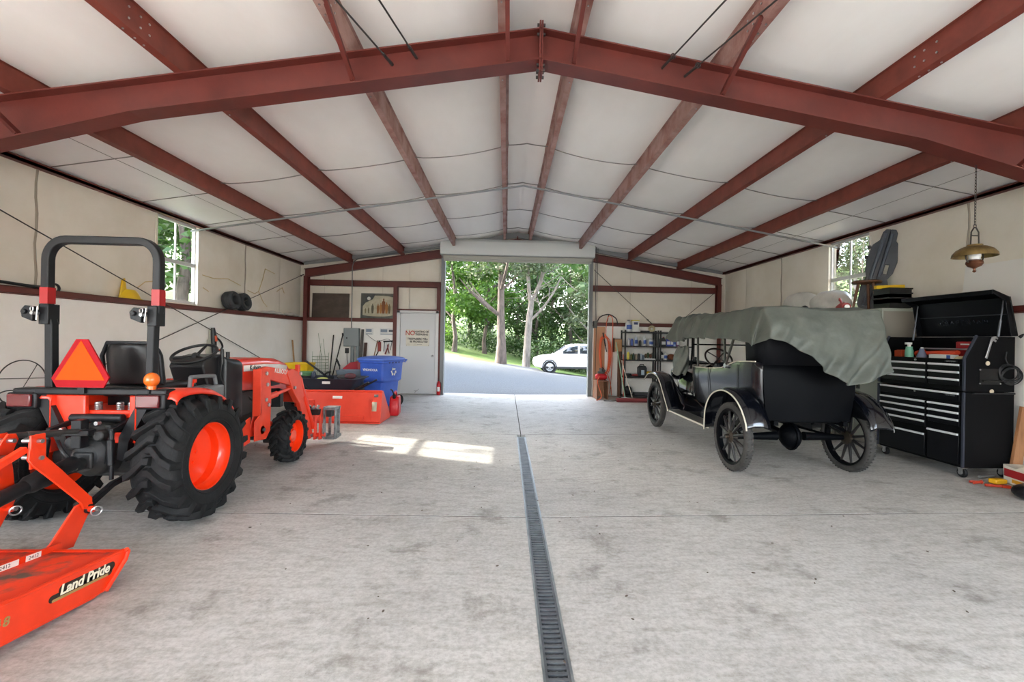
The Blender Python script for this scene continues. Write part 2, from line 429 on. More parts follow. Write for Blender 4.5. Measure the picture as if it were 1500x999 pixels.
def rafter(y, half, name, dep, haunch, fw):
    m = MB(); zt = lambda x: cz(x)-.205
    for side in (-1, 1):
        xe = 5.45
        def bot(p): return zt(XC+side*p)-dep-(haunch*max(0, (p-3.35)/(xe-3.35)) if haunch else 0)
        ps = [0, 1.2, 2.4, 3.35, 3.8, 4.6, xe]
        top = [(XC+side*p, zt(XC+side*p)) for p in ps]; bt = [(XC+side*p, bot(p)) for p in ps]
        m.prism(top+bt[::-1], 'y', y-.005, y+.005)
        for (a, b), (c, d) in zip(zip(top, top[1:]), zip(bt, bt[1:])):
            m.prism([a, b, (b[0], b[1]-.012), (a[0], a[1]-.012)], 'y', y-fw, y+fw)
            m.prism([c, d, (d[0], d[1]-.012), (c[0], c[1]-.012)], 'y', y-fw, y+fw)
        m.box((XC+side*.002 if side > 0 else XC-.016, y-fw, zt(XC)-dep-.11), (XC+.016 if side > 0 else XC-.002, y+fw, zt(XC)+.06))
    o = struct(m.build(name, RED))
    return o
o = rafter(YF, 1, 'main_beam', .255, .20, .085)
m = MB()
for sx in (-1, 1):
    for z in (.04, -.04, -.30, -.345):
        for yy in (-.05, .05):
            m.cyl((XC+sx*.014, YF+yy, cz(XC)-.205+z), (XC+sx*.034, YF+yy, cz(XC)-.205+z), .014, n=6)
m.build('bolt', ROD, o)
rafter(YB-.13, 1, 'end_beam', .20, 0., .07)
# columns of the main frame and of the end wall
for side in (-1, 1):
    xw = XL if side < 0 else XR
    m = MB(); xi0, xi1 = xw-side*.26, xw-side*.55
    m.prism([(xw-side*LED, fz(xw)), (xi0, fz(xw)), (xi1, ZE-.5), (xi1, ZE-.12), (xw-side*LED, ZE-.09)], 'y', YF-.005, YF+.005)
    for a, b in (((xi0, fz(xw)), (xi1, ZE-.6)), ((xw-side*LED, fz(xw)), (xw-side*LED, ZE-.1))):
        m.prism([a, b, (b[0]-side*.012, b[1]), (a[0]-side*.012, a[1])], 'y', YF-.085, YF+.085)
    struct(m.build('frame_column', RED))
    xc = -5.12 if side < 0 else 5.6
    m = MB(); z1 = cz(xc)-.4; z0 = fz(xc)+.01
    m.box((xc-.05, YB-.27, z0), (xc+.05, YB-.26, z1)); m.box((xc-.05, YB-.12, z0), (xc+.05, YB-.11, z1)); m.box((xc-.005, YB-.26, z0), (xc+.005, YB-.12, z1))
    struct(m.build('corner_column', RED))
# end wall girts and door posts
def cchan(m, x0, x1, z, h=.15, d=.13):
    m.box((x0, YB-d, z-h/2), (x1, YB-d+.007, z+h/2)); m.box((x0, YB-d, z+h/2-.007), (x1, YB-.005, z+h/2)); m.box((x0, YB-d, z-h/2), (x1, YB-.005, z-h/2+.007))
for a, b, z in ((XL+.3, OX0-.07, 2.87), (OX1+.09, XR-.3, 2.87), (XL+.02, -2.9, 1.925), (OX1+.1, XR-.02, 1.925)):
    m = MB(); cchan(m, a, b, z, .15 if z > 2 else .09, .13 if z > 2 else .16); struct(m.build('wall_beam', RED))
for x, z1 in ((-2.88, 2.8), (-1.76, 2.8)):
    m = MB(); m.box((x-.05, YB-.165, .03), (x+.05, YB-.155, z1)); m.box((x-.05, YB-.155, .03), (x-.043, YB-.01, z1)); m.box((x+.043, YB-.155, .03), (x+.05, YB-.01, z1))
    struct(m.build('door_post', RED))
m = MB(); m.box((-2.84, YB-.15, 2.19), (-1.80, YB-.02, 2.225)); struct(m.build('door_header_beam', RED))
# grey rake trim closing the gap between the purlins at the gable
m = MB()
for side in (-1, 1):
    pts = [(XC+side*p) for p in (0, 5.5)]
    a, b = pts
    m.prism([(a, cz(a)-.01), (b, cz(b)-.01), (b, cz(b)-.17 if False else cz(b)-.07), (XC+side*2.9, cz(XC+side*2.9)-.15), (a, cz(a)-.15)], 'y', YB-.10, YB-.02)
struct(m.build('trim_1', GREYTRIM))
# long grey sag strap crossing under the purlins
m = MB(); ys = 7.55
pts = [(XC+p, ys, cz(XC+p)-.215) for p in (-5.5, -4.27, -2.94, -1.59, -.3, 0, .3, 1.59, 2.94, 4.27, 5.5)]
m.tube(pts, .018, 4, flat=(0, 1, 0)); struct(m.build('roof_strap', GREYTRIM))

# flange braces from the purlins to the main frame
for side in (-1, 1):
    for p in (.30, 1.59, 4.27):
        x = XC+side*p; zb = cz(x)-.205-.245-(.09 if p > 4 else 0)
        m = MB()
        a, b = Vector((x-side*.01, YF-.62, cz(x)-.17)), Vector((x-side*.02, YF-.05, zb+.02))
        m.tube([a, b], .024, 4, flat=(1, 0, 0)); m.cyl(b+Vector((0, -.03, .0)), b+Vector((0, .03, 0)), .012, n=6)
        struct(m.build('flange_brace', RED))
# cross-bracing rods
def rod(pts, r=.007, nm='brace_rod', hook=True):
    m = MB(); m.tube(pts, r, 6)
    if hook:
        a, b = Vector(pts[-1]), Vector(pts[-2]); d = (b-a).normalized()
        m.tube([a, a+d*.16], .013, 6); m.torus(a+d*.17, d.orthogonal(), .02, .006, 12, 6)
    return struct(m.build(nm, ROD))
for side in (-1, 1):
    x1 = XC+side*1.25
    rod([(XC+side*3.3, Y0, cz(XC+side*3.3)-.28), (x1, YF-.03, cz(x1)-.33)])
    x2 = XC+side*1.05
    rod([(XC+side*1.75, .2, cz(XC+side*1.75)-.26), (x2, YF-.03, cz(x2)-.30)])
xw = XL+LED+.03
rod([(xw, 3.9, 3.0), (xw, 11.4, .35)]); rod([(xw+.0, 3.9, .35), (xw, 11.5, 3.05)])
rod([(2.28, YB-.17, 3.35), (3.85, YB-.17, 1.95)], .008); rod([(5.5, YB-.17, 2.8), (4.5, YB-.17, 1.95)], .008)
# ================================================================ ROLLER DOOR (rolled up) AND WALK DOOR
rd = thing('roller_door', 'rolled up grey steel roller door in its hood above the opening', 'roller door', (XC, YB-.05, 3.6))
w = (OX1-OX0)/2; c = (OX0+OX1)/2-XC
m = MB(); m.prism([(-.30, .03), (-.02, .03), (-.02, .45), (-.26, .45), (-.32, .38), (-.32, .08)], 'x', c-w-.1, c+w+.1)
m.build('hood', mat('pale_grey_hood', '#b9bdbc', .4, .1), rd, bev=.015)
m = MB(); m.box((c-w-.02, -.26, -.07), (c+w+.02, -.12, .02)); m.box((c-w-.02, -.22, -.12), (c+w+.02, -.18, -.06))
m.build('bottom_bar', mat('cream_grey_bar', '#a7a79f', .45, .2), rd, bev=.006)
for sx in (-1, 1):
    x = c+sx*(w+.035)
    m = MB(); m.box((x-.05, -.14, -3.58), (x+.05, .0, .08)); m.box((x-sx*.045-.012, -.2, -3.58), (x-sx*.045+.012, -.02, .02))
    m.build('guide_rail', GREYTRIM, rd, bev=.005)
m = MB(); x = c+w+.14
m.tube([(x, -.2, .35), (x+.01, -.2, -1.7)], .009, 6); m.tube([(x+.05, -.2, .3), (x+.03, -.2, -3.0)], .007, 6)
m.box((x-.03, -.2, -1.78), (x+.06, -.1, -1.6)); m.build('pull_chain', ROD, rd)

wd = struct(MB().box((-2.74, YB-.14, .035), (-1.84, YB-.10, 2.12)).build('door_1', mat('white_door_paint', '#cfd0d2', .42), bev=.003))
m = MB()
for a, b in (((-2.83, .03), (-2.745, 2.19)), ((-1.835, .03), (-1.755, 2.19)), ((-2.83, 2.125), (-1.755, 2.19))): m.box((a[0], YB-.17, a[1]), (b[0], YB-.05, b[1]))
m.build('door_frame', mat('white_frame_paint', '#d6d6d6', .4), wd, bev=.004)
m = MB(); m.cyl((-1.90, YB-.14, 1.02), (-1.90, YB-.19, 1.02), .012); m.sph((-1.90, YB-.205, 1.02), .028); m.lathe([(0, 0), (.034, 0), (.034, .008), (0, .008)], (-1.90, YB-.142, 1.02), (0, -1, 0), 16)
m.build('door_knob', STEEL, wd)
# ================================================================ ORANGE COMPACT TRACTOR
ORANGE = mat('tractor_orange', '#e8371b', .34, col2='#de3318', scale=5, coat=.25)
ORANGE2 = mat('loader_orange', '#e4452c', .42, col2='#d93d25', scale=6)
RIMO = mat('rim_orange', '#ea3a10', .3, coat=.3)
TBLK = mat('tractor_black_steel', '#191a1d', .45, spec=.35, col2='#131416', scale=6)
CASE = mat('dark_casting', '#1d1e20', .55, col2='#2c2a28', scale=9, bump=.1, bscale=30)
TGREY = mat('grey_plastic', '#6c6f72', .5)
VINYL = mat('black_vinyl', '#141416', .38)
DECAL = mat('white_decal', '#e6e2dc', .5)
LENSR = mat('dark_red_lens', '#5a1418', .25, coat=.5)
LENSA = mat('amber_lens', '#e0661a', .2, coat=.6)

def tyre(m, Rr, W, rim, nl, lug, skew, lw, side=1):
    """tread tyre around the local x axis; lugs run as slanted bars from the middle to each shoulder"""
    base = Rr-lug; h = W/2
    prof = [(rim, -h*.78), (rim+.02, -h*.92), (rim+(base-rim)*.35, -h*1.0), (rim+(base-rim)*.7, -h*.98), (base-.03, -h*.88), (base-.006, -h*.66), (base, -h*.3),
            (base, h*.3), (base-.006, h*.66), (base-.03, h*.88), (rim+(base-rim)*.7, h*.98), (rim+(base-rim)*.35, h*1.0), (rim+.02, h*.92), (rim, h*.78)]
    m.lathe(prof, (0, 0, 0), (1, 0, 0), 64)
    # raised ring and lettering band on the sidewall
    for s in (-1, 1):
        m.torus((s*h*.985, 0, 0), (1, 0, 0), rim+(base-rim)*.52, .006, 64, 6); m.torus((s*h*.93, 0, 0), (1, 0, 0), rim+.022, .007, 64, 6)
    for s in (-1, 1):
        for i in range(nl):
            t0 = 2*PI*(i+(.5 if s > 0 else 0))/nl
            st = [(-.10*h, 0, base-.005, Rr-.004), (.12*h, .0, base-.005, Rr), (.55*h, .62, base-.008, Rr-.004), (.95*h, 1.0, base-.035, Rr-.018), (1.02*h, 1.02, base-.085, base-.055)]
            vs = []
            for x, k, r0, r1 in st:
                tc = t0+skew*k
                for rr_, dd in ((r0, lw*1.25), (r1, lw*.82)):
                    for sg in (-1, 1):
                        a = tc+sg*dd/2/Rr; vs.append((s*x, rr_*math.cos(a), rr_*math.sin(a)))
            fs = []
            for q in range(len(st)-1):
                o = q*4; n = o+4
                fs += [(o, n, n+2, o+2), (o+1, o+3, n+3, n+1), (o+2, n+2, n+3, o+3), (o, o+1, n+1, n)]
            fs += [(0, 2, 3, 1), (len(vs)-4, len(vs)-3, len(vs)-1, len(vs)-2)]
            m.add(vs, fs)
def rear_rim(m, r, h):
    m.lathe([(r+.012, h*.86), (r+.018, h*.80), (r-.004, h*.74), (r-.012, h*.40), (r-.03, h*.30), (r-.035, h*-.05), (r-.075, h*-.15), (r*.52, h*-.30), (r*.42, h*-.34), (.02, h*-.34), (.0, h*-.34)], (0, 0, 0), (1, 0, 0), 56)
    m.lathe([(r+.012, -h*.86), (r-.004, -h*.74), (r-.012, -h*.2), (r-.03, h*-.05)], (0, 0, 0), (1, 0, 0), 56)
    for i in range(8):
        a = 2*PI*i/8; m.cyl((-h*.34, .11*math.cos(a), .11*math.sin(a)), (-h*.26, .11*math.cos(a), .11*math.sin(a)), .014, n=6)
TX, TY, TZ = -3.03, 3.62, .035
tr_ = thing('compact_tractor', 'orange compact tractor with black roll bar and front loader arms', 'tractor', (TX, TY, TZ)); tr_.scale = (.937, 1, 1)
def wheel(name, x, y, Rr, W, rim, nl, lug, skew, lw, sgn, rimfn, spin=0):
    m = MB(); m.at((0, 0, 0), rx=spin); tyre(m, Rr, W, rim, nl, lug, skew, lw)
    o = m.build(name, RUBBER, tr_, bev=.004, seg=1, smooth=42); o.location = (x, y, Rr-.003); o.rotation_euler = (0, 0, 0 if sgn > 0 else PI)
    m = MB(); rimfn(m, rim, W/2); m.build('rim', RIMO, o, smooth=40)
    return o
wheel('rear_wheel', .60, 0, .485, .36, .262, 19, .038, .26, .058, 1, rear_rim)
wheel('rear_wheel', -.60, 0, .485, .36, .262, 19, .038, .26, .058, -1, rear_rim, .1)
def front_rim(m, r, h):
    m.lathe([(r+.01, h*.86), (r+.014, h*.8), (r-.004, h*.72), (r-.012, h*.1), (r-.03, h*.02), (r*.55, h*.02), (r*.48, h*.2), (.07, h*.28), (.065, h*.5), (.03, h*.55), (0, h*.55)], (0, 0, 0), (1, 0, 0), 48)
    m.lathe([(r+.01, -h*.86), (r-.004, -h*.7), (r-.012, 0)], (0, 0, 0), (1, 0, 0), 48)
    for i in range(6):
        a = 2*PI*i/6; m.cyl((h*.1, .10*math.cos(a), .10*math.sin(a)), (h*.30, .10*math.cos(a), .10*math.sin(a)), .012, n=6)
wheel('front_wheel', .59, 1.585, .298, .225, .182, 16, .026, .30, .042, 1, front_rim)
wheel('front_wheel', -.59, 1.585, .298, .225, .182, 16, .026, .30, .042, -1, front_rim, .15)

# ---- chassis, transmission, axles
m = MB()
m.prism([(-.08, .34), (-.08, .74), (-.02, .80), (.35, .72), (.9, .66), (.9, .38), (.3, .30)], 'x', -.16, .16); m.lathe([(0, -.30), (.10, -.30), (.15, -.26), (.165, -.08), (.165, .1)], (0, 0, .54), (0, 1, 0), 24); m.box((-.12, -.22, .66), (.12, 0, .76))
m.cyl((-.46, 0, .482), (.46, 0, .482), .095, n=20); m.cyl((-.34, 0, .482), (.34, 0, .482), .14, n=20)
m.box((-.13, .9, .40), (.13, 1.9, .62)); m.box((-.09, 1.52, .24), (.09, 1.66, .42))
m.cyl((-.5, 1.585, .30), (.5, 1.585, .30), .06, n=16); m.box((-.40, 1.53, .22), (-.30, 1.64, .38)); m.box((.30, 1.53, .22), (.40, 1.64, .38))
m.cyl((0, -.28, .50), (0, -.40, .50), .045, n=14); m.box((-.07, -.32, .46), (.07, -.29, .58))
m.sph((.0, -.16, .70), (.12, .12, .09), 18, 10); m.cyl((-.1, -.31, .64), (-.1, -.27, .64), .05, n=14); m.cyl((.12, -.33, .70), (.12, -.26, .70), .04, n=14)
m.build('transmission_case', CASE, tr_, bev=.012)
for p in ([(-.20, -.30, .66), (-.10, -.36, .60), (-.05, -.34, .52)], [(.18, -.24, .76), (.22, -.34, .66), (.16, -.30, .50)]):
    m = MB(); m.tube(spline(p, 6), .012, 8); m.build('hydraulic_line', BLACKP, tr_)
for x, z in ((-.16, .74), (.10, .79), (.20, .66)):
    m = MB(); m.cyl((x, -.32, z), (x, -.29, z), .016, n=8); m.build('case_bolt', STEEL, tr_)
m = MB()                                                        # engine, radiator, battery
m.box((-.2, 1.15, .6), (.2, 1.9, .9)); m.box((-.23, 2.05, .55), (.23, 2.13, .95)); m.cyl((.1, 1.3, .8), (.24, 1.3, .8), .06, n=14); m.cyl((.16, 1.55, .72), (.24, 1.55, .72), .07, n=14)
m.tube([(.2, 1.2, .9), (.25, 1.35, .75), (.22, 1.6, .62), (.2, 1.85, .7)], .018, 8); m.tube([(.22, 1.2, .65), (.26, 1.5, .6), (.2, 1.8, .58)], .012, 8)
m.build('engine', CASE, tr_, bev=.01)
m = MB(); m.box((-.30, .3, .415), (.30, .92, .44)); m.box((-.40, .45, .40), (-.30, .92, .44)); m.box((.30, .45, .40), (.40, .92, .44)); m.build('foot_platform', TBLK, tr_, bev=.006)
# ---- fenders, flat on top and swept down in front of the wheel
for s in (-1, 1):
    m = MB()
    pr = [(-.24, .955), (-.20, 1.0), (-.08, 1.015), (.06, 1.005), (.20, .975), (.34, .905), (.46, .80), (.53, .69)]
    pr = spline([(0, a, b) for a, b in pr], 3)
    m.sheet([[(s*.325, a.y, .56), (s*.325, a.y, a.z-.02), (s*.34, a.y, a.z), (s*.60, a.y, a.z+.004), (s*.63, a.y, a.z-.012), (s*.64, a.y, a.z-.04)] for a in pr])
    m.build('fender', ORANGE, tr_, solid=.010, smooth=50)
m = MB()                                                        # seat deck between the fenders
m.box((-.33, -.16, .80), (.33, .34, .86)); m.box((-.33, -.2, .62), (-.1, -.16, .98)); m.box((.24, -.2, .62), (.33, -.16, .98)); m.box((-.1, -.2, .62), (.24, -.17, .70))
m.build('seat_deck', ORANGE, tr_, bev=.01)
# ---- rear light bar with lamps
m = MB(); m.box((-.43, -.26, .985), (.44, -.17, 1.035)); m.box((-.60, -.25, .985), (-.42, -.14, 1.03)); m.box((.44, -.25, .985), (.56, -.14, 1.03))
for s in (-1, 1): m.box((s*.45-.11 if s > 0 else -.62, -.27, .885), (s*.45+.12 if s > 0 else -.40, -.16, 1.0))
m.build('light_bar', TBLK, tr_, bev=.012)
for s in (-1, 1):
    m = MB(); x = .45 if s > 0 else -.51; m.box((x-.088, -.292, .90), (x+.088, -.268, .992)); m.build('tail_light', LENSR, tr_, bev=.008)
m = MB(); m.sph((.43, -.22, 1.10), (.052, .052, .055), 20, 12); m.cyl((.43, -.22, 1.03), (.43, -.22, 1.07), .03, n=14); m.build('turn_signal', LENSA, tr_)
# ---- slow-moving-vehicle triangle
sm = MB(); y = -.285
def tri(k, c=0): return [(-.19*k-.02, 1.07+.07-.07*k), (-.22*k+.0, 1.10+.05-.02*k)]
outer = [(-.225, 1.045), (-.265, 1.11), (-.085, 1.395), (.0, 1.395), (.165, 1.12), (.125, 1.045)]
sm.prism(outer, 'y', y-.006, y+.006); s_ = sm.build('slow_vehicle_sign', mat('sign_red', '#9c0d18', .55, spec=.15), tr_)
m = MB(); m.prism([(-.235, 1.098), (-.045, 1.385), (.135, 1.098)], 'y', y-.009, y-.005); m.build('orange_triangle', mat('fluorescent_orange', '#f84a0a', .6, spec=.1), s_)
m = MB(); m.box((-.08, y+.005, 1.0), (-.03, y+.03, 1.25)); m.build('bracket', TBLK, s_)
# ---- seat
m = MB()
rows = []
for i in range(9):
    v = i/8; z = 1.02+.33*v; yb = .13-.05*v; w = .225*(1-.25*max(0, (v-.7)/.3)**2); row = []
    for j in range(11):
        u = j/10*2-1; row.append((u*w, yb-.03*(1-u*u)+.05*abs(u)**3+.0, z+.012*(1-u*u)))
    rows.append(row)
m.sheet(rows); st = m.build('seat_back', VINYL, tr_, solid=.07, bev=.02, seg=3)
m = MB(); m.tube([(-.245, .12, 1.04), (-.245, .09, 1.26), (-.19, .075, 1.365), (.19, .075, 1.365), (.245, .09, 1.26), (.245, .12, 1.04)], .016, 8); m.build('piping', TBLK, st)
m = MB(); m.prism([(.06, .93), (.06, 1.02), (.15, 1.04), (.48, 1.03), (.56, 1.0), (.56, .93)], 'x', -.23, .23); m.build('seat_cushion', VINYL, tr_, bev=.03, seg=3)
m = MB(); m.box((-.2, .1, .86), (.2, .45, .93)); m.build('seat_base', TBLK, tr_)
for x in (-.05, .12, .21):
    m = MB(); m.lathe([(.022, 0), (.026, .004), (.022, .012), (.026, .018), (.022, .026), (.026, .032), (.022, .042), (.026, .048), (.022, .06)], (x, -.14, .86), (0, 0, 1), 12)
    m.build('seat_spring', STEEL, tr_)
# ---- roll bar
m = MB()
Wt, Wb = .43, .385
def rpost(s):
    c = [(s*.30, -.06, .58), (s*.33, -.14, .80), (s*Wb, -.17, 1.0), (s*(Wb+.01), -.17, 1.5), (s*Wt, -.17, 1.62)]
    return c
top = [(-Wt, -.17, 1.70), (-Wt, -.17, 1.97)] + [(-Wt+.15+.15*math.cos(a), -.17, 1.985+.15*math.sin(a)) for a in [PI-PI/2*i/8 for i in range(9)]] + \
      [(Wt-.15+.15*math.cos(a), -.17, 1.985+.15*math.sin(a)) for a in [PI/2-PI/2*i/8 for i in range(9)]] + [(Wt, -.17, 1.97), (Wt, -.17, 1.70)]
full = rpost(-1)+top+rpost(1)[::-1]
m.tube(full, .041, 4, flat=(0, 1, 0)); rb = m.build('roll_bar', TBLK, tr_, bev=.007, smooth=30)
for s in (-1, 1):
    m = MB(); m.cbox((s*Wt, -.17, 1.715), (.063, .061, .12)); m.build('reflector_band', mat('reflector_red', '#9c1417', .4), rb)
    m = MB(); m.box((s*.415-.037, -.215, 1.50), (s*.415+.037, -.125, 1.65)); m.prism([(1.57+.045*math.cos(a)*1.2-1.57, 1.575+.06*math.sin(a)) for a in [2*PI*i/14 for i in range(14)]] if False else [(s*.41-.04, 1.52), (s*.41-.12, 1.55), (s*.41-.13, 1.60), (s*.41-.10, 1.635), (s*.41-.03, 1.63)], 'y', -.26, -.225)
    m.cyl((s*.41-.09, -.28, 1.59), (s*.41-.09, -.1, 1.59), .018, n=10)
    m.build('hinge_bracket', TBLK, rb, bev=.005)
    m = MB(); m.cyl((s*.41-.03, -.275, 1.58), (s*.41-.03, -.225, 1.58), .012, n=8); m.torus((s*.41-.02, -.28, 1.61), (.3, 1, 0), .018, .004, 14, 5); m.cyl((s*.41-.02, -.25, 1.53), (s*.41-.01, -.25, 1.63), .005, n=6); m.build('lock_pin', STEEL, rb)
# ---- instrument cowl, steering, levers
m = MB()
secs = [(.93, .24, .60, 1.24, .05), (1.0, .275, .58, 1.205, .07), (1.12, .285, .58, 1.19, .07), (1.18, .275, .58, 1.18, .07)]
def loft(m, secs, n=7):
    rows = []
    for y, w, z0, z1, r in secs:
        row = [(-w, y, z0), (-w, y, z1-.3*(z1-z0))]
        for i in range(n): a = PI-PI/2*i/(n-1); row.append((-w+r+r*math.cos(a), y, z1-r+r*math.sin(a)))
        for i in range(n): a = PI/2-PI/2*i/(n-1); row.append((w-r+r*math.cos(a), y, z1-r+r*math.sin(a)))
        row += [(w, y, z1-.3*(z1-z0)), (w, y, z0)]; rows.append(row)
    m.sheet(rows); k = len(rows[0]); o = len(m.v)-k*len(rows)
    m.f.append(tuple(o+i for i in range(k))); m.mi.append(m.k); m.f.append(tuple(o+k*(len(rows)-1)+i for i in range(k))[::-1]); m.mi.append(m.k)
loft(m, secs)
m.prism([(.70, 1.14), (.74, 1.21), (.98, 1.25), (.98, .62), (.86, .60), (.78, .95)], 'x', -.17, .17)
m.build('instrument_cowl', mat('cowl_black', '#202124', .42), tr_, bev=.015)
m = MB(); c = Vector((0, .82, 1.255)); ax = Vector((0, -.42, .90)).normalized()
m.torus(c, ax, .195, .014, 40, 10); m.sph(c-ax*.03, .04, 12, 8)
u = ax.cross(Vector((1, 0, 0))).normalized()
for a in (90, 210, 330):
    d = Vector((1, 0, 0))*math.cos(math.radians(a))+u*math.sin(math.radians(a)); m.tube([c-ax*.03, c+d*.19], [.016, .012], 8)
m.cyl(c-ax*.03, c-ax*.25, .022, n=12); m.build('steering_wheel', BLACKP, tr_)
m = MB()
m.tube([(.22, .95, .72), (.235, .92, .95), (.20, .92, 1.02), (.21, .93, 1.22)], [.008]*4, 8); m.tube([(.21, .93, 1.15), (.205, .93, 1.30)], [.022, .016], 10)
m.tube([(.15, .9, 1.2), (.06, .78, 1.1), (.03, .74, 1.02)], .008, 8); m.sph((.16, .9, 1.21), .018)
m.build('control_lever', BLACKP, tr_)
m = MB(); m.tube(spline([(.36, .27, .95), (.36, .28, 1.06), (.36, .31, 1.075), (.36, .56, 1.065), (.36, .60, 1.04), (.36, .63, .90)], 5), .017, 10); m.build('grab_handle', TGREY, tr_)
m = MB(); m.box((.34, .45, .86), (.42, .66, .98)); m.prism([(.30, .9), (.36, .98), (.62, .98), (.66, .86), (.30, .86)], 'x', .24, .34); m.build('side_console', TGREY, tr_, bev=.02)
m = MB(); m.tube([(.29, .40, .98), (.28, .42, 1.02)], .01, 8); m.cbox((.28, .42, 1.03), (.05, .03, .03)); m.build('range_lever', ORANGE, tr_)
# ---- hood
m = MB()
secs = [(1.17, .265, .86, 1.19, .07), (1.6, .265, .83, 1.19, .08), (1.95, .26, .80, 1.165, .09), (2.2, .25, .74, 1.11, .11), (2.38, .225, .68, 1.02, .12), (2.48, .18, .68, .92, .1)]
loft(m, secs); hd = m.build('hood', ORANGE, tr_, smooth=50)
for s in (-1, 1):
    m = MB(); rows = []
    for y, w, zc in ((1.2, .2675, 1.085), (1.6, .2675, 1.08), (1.95, .2625, 1.06), (2.15, .2545, 1.03)): rows.append([(s*w, y, zc-.03), (s*w, y, zc+.035)])
    m.sheet(rows); m.build('side_stripe', DECAL, hd, solid=.003)
    text('hood_lettering', 'Kubota', .075, mat('dark_decal', '#3a3a3c', .5), hd, basis((s*.2705, 1.42 , 1.086), (0, s, -.03), (0, 0, 1)), ext=.001, bold=.002)
    m = MB(); m.box((s*.262, 1.42, .845), (s*.272, 1.95, .94))
    m.build('side_vent', TBLK, hd)
m = MB(); m.lathe([(.05, 0), (.05, .012), (.02, .016), (.02, .09), (0, .09)], (.05, 1.26, 1.17), (0, 0, 1), 16); m.build('fuel_cap', BLACKP, hd)
for s in (-1, 1):
    m = MB(); m.box((s*.225-.03 if s > 0 else -.255, 1.18, .58), (s*.225+.03 if s > 0 else -.195, 1.75, .84)); m.build('side_panel', mat('panel_black', '#26272a', .5), tr_, bev=.01)
# ---- loader: uprights, booms, cylinders, torque tube, quick coupler
for s in (-1, 1):
    x0, x1 = s*.43, s*.52; lw_ = 0 if s > 0 else .12
    m = MB()
    m.prism([(1.0, .36), (1.22, .34), (1.30, .42), (1.31, .80), (1.27, 1.09-lw_), (1.12, 1.10-lw_), (1.10, .62), (1.0, .56)], 'x', x1-s*.012, x1)
    m.prism([(1.02, .40), (1.20, .38), (1.28, .80), (1.25, 1.08-lw_), (1.13, 1.08-lw_), (1.11, .62)], 'x', x0, x0+s*.012)
    m.box((min(x0, x1), 1.10, .60), (max(x0, x1), 1.12, 1.09-lw_))
    m.prism([(.78, .30), (1.05, .34), (1.05, .60), (.98, .58), (.80, .40)], 'x', x0, x0+s*.015)
    m.tube([(s*.16, 1.15, .45), (x1, 1.15, .45)], .05, 10)
    m.build('loader_post', ORANGE2, tr_, bev=.004)
    m = MB()
    m.prism([(1.14, 1.0-lw_), (1.15, 1.095-lw_), (1.26, 1.11-lw_), (1.80, 1.03-lw_), (1.93, .985), (2.03, .92), (2.14, .70), (2.40, .16), (2.36, .09), (2.28, .10), (2.02, .60), (1.86, .80), (1.76, .86), (1.28, .97-lw_)], 'x', x0+s*.018, x1-s*.018)
    m.prism([(1.66, 1.02), (1.80, 1.05), (1.95, 1.0), (2.07, .91), (2.16, .70), (1.98, .62), (1.84, .76)], 'x', x0+s*.008, x1-s*.008)
    bo = m.build('loader_boom', ORANGE2, tr_, bev=.006)
    text('boom_lettering', 'KUBOTA', .075, DECAL, bo, basis((x1-s*.016 if s > 0 else x1+.016, 1.55, 1.035), (0, s, -s*s*.17*1), (0, 0, 1)), ext=.001, bold=.001) if s > 0 else None
    m = MB(); m.cyl((s*.475, 1.16, .76), (s*.475, 1.50, .785), .034, n=14); m.cyl((s*.475, 1.5, .785), (s*.475, 1.84, .82), .020, n=12)
    m.build('lift_cylinder', ORANGE2, tr_)
    m = MB(); m.cyl((s*.475, 1.99, .98), (s*.50, 2.22, .55), .034, n=14); m.cyl((s*.50, 2.22, .55), (s*.50, 2.42, .22), .03, n=12); m.build('bucket_cylinder', ORANGE, tr_)
    for y, z in ((1.20, 1.04-lw_), (1.20, .76), (1.25, .70), (1.84, .82), (1.99, .98), (2.33, .14), (1.16, .45), (1.22, .92)):
        m = MB(); m.cyl((x1-s*.01, y, z), (x1+s*.014, y, z), .02, n=10); m.build('pivot_pin', STEEL, tr_)
    # steel coupler frame
    m = MB()
    for xc in (s*.64, s*.80):
        m.prism([(2.42, .08), (2.46, .06), (2.66, .07), (2.66, .10), (2.50, .14), (2.48, .46), (2.62, .46), (2.62, .49), (2.44, .50)], 'x', xc-.010, xc+.010)
    xa, xb = sorted((s*.64, s*.80))
    m.box((xa, 2.60, .08), (xb, 2.62, .48)) if False else m.box((xa, 2.60, .07), (xa+.035, 2.625, .48)); m.box((xb-.05, 2.60, .07), (xb, 2.625, .48)); m.box((xa, 2.44, .455), (xb, 2.62, .49)); m.box((xa, 2.42, .065), (xb, 2.64, .09))
    m.build('quick_coupler', mat('worn_grey_steel', '#8d9092', .45, .5, col2='#5c5f62', scale=12), tr_, bev=.003)
    m = MB(); m.box((min(s*.66, s*.74), 2.46, .36), (max(s*.66, s*.74), 2.56, .45))
    m.build('coupler_latch', mat('latch_black', '#2b2c2e', .5), tr_, bev=.006)
    for xk in (.53, .60):
        m = MB(); m.prism([(2.38, .07), (2.48, .06), (2.46, .30), (2.50, .46), (2.44, .48), (2.40, .32)], 'x', s*xk-.008, s*xk+.008); m.build('coupler_bracket', ORANGE2, tr_, bev=.003)
m = MB(); m.cyl((-.66, 2.45, .12), (.66, 2.45, .12), .03, n=12); m.cyl((-.5, 2.30, .28), (.5, 2.30, .28), .045, n=14); m.box((-.45, 2.36, .14), (.45, 2.41, .22)); m.box((.36, 2.32, .12), (.47, 2.42, .40)); m.box((-.47, 2.32, .12), (-.36, 2.42, .40))
m.build('torque_tube', ORANGE2, tr_, bev=.006)
m = MB()
m.box((.34, 2.36, .40), (.60, 2.46, .47))
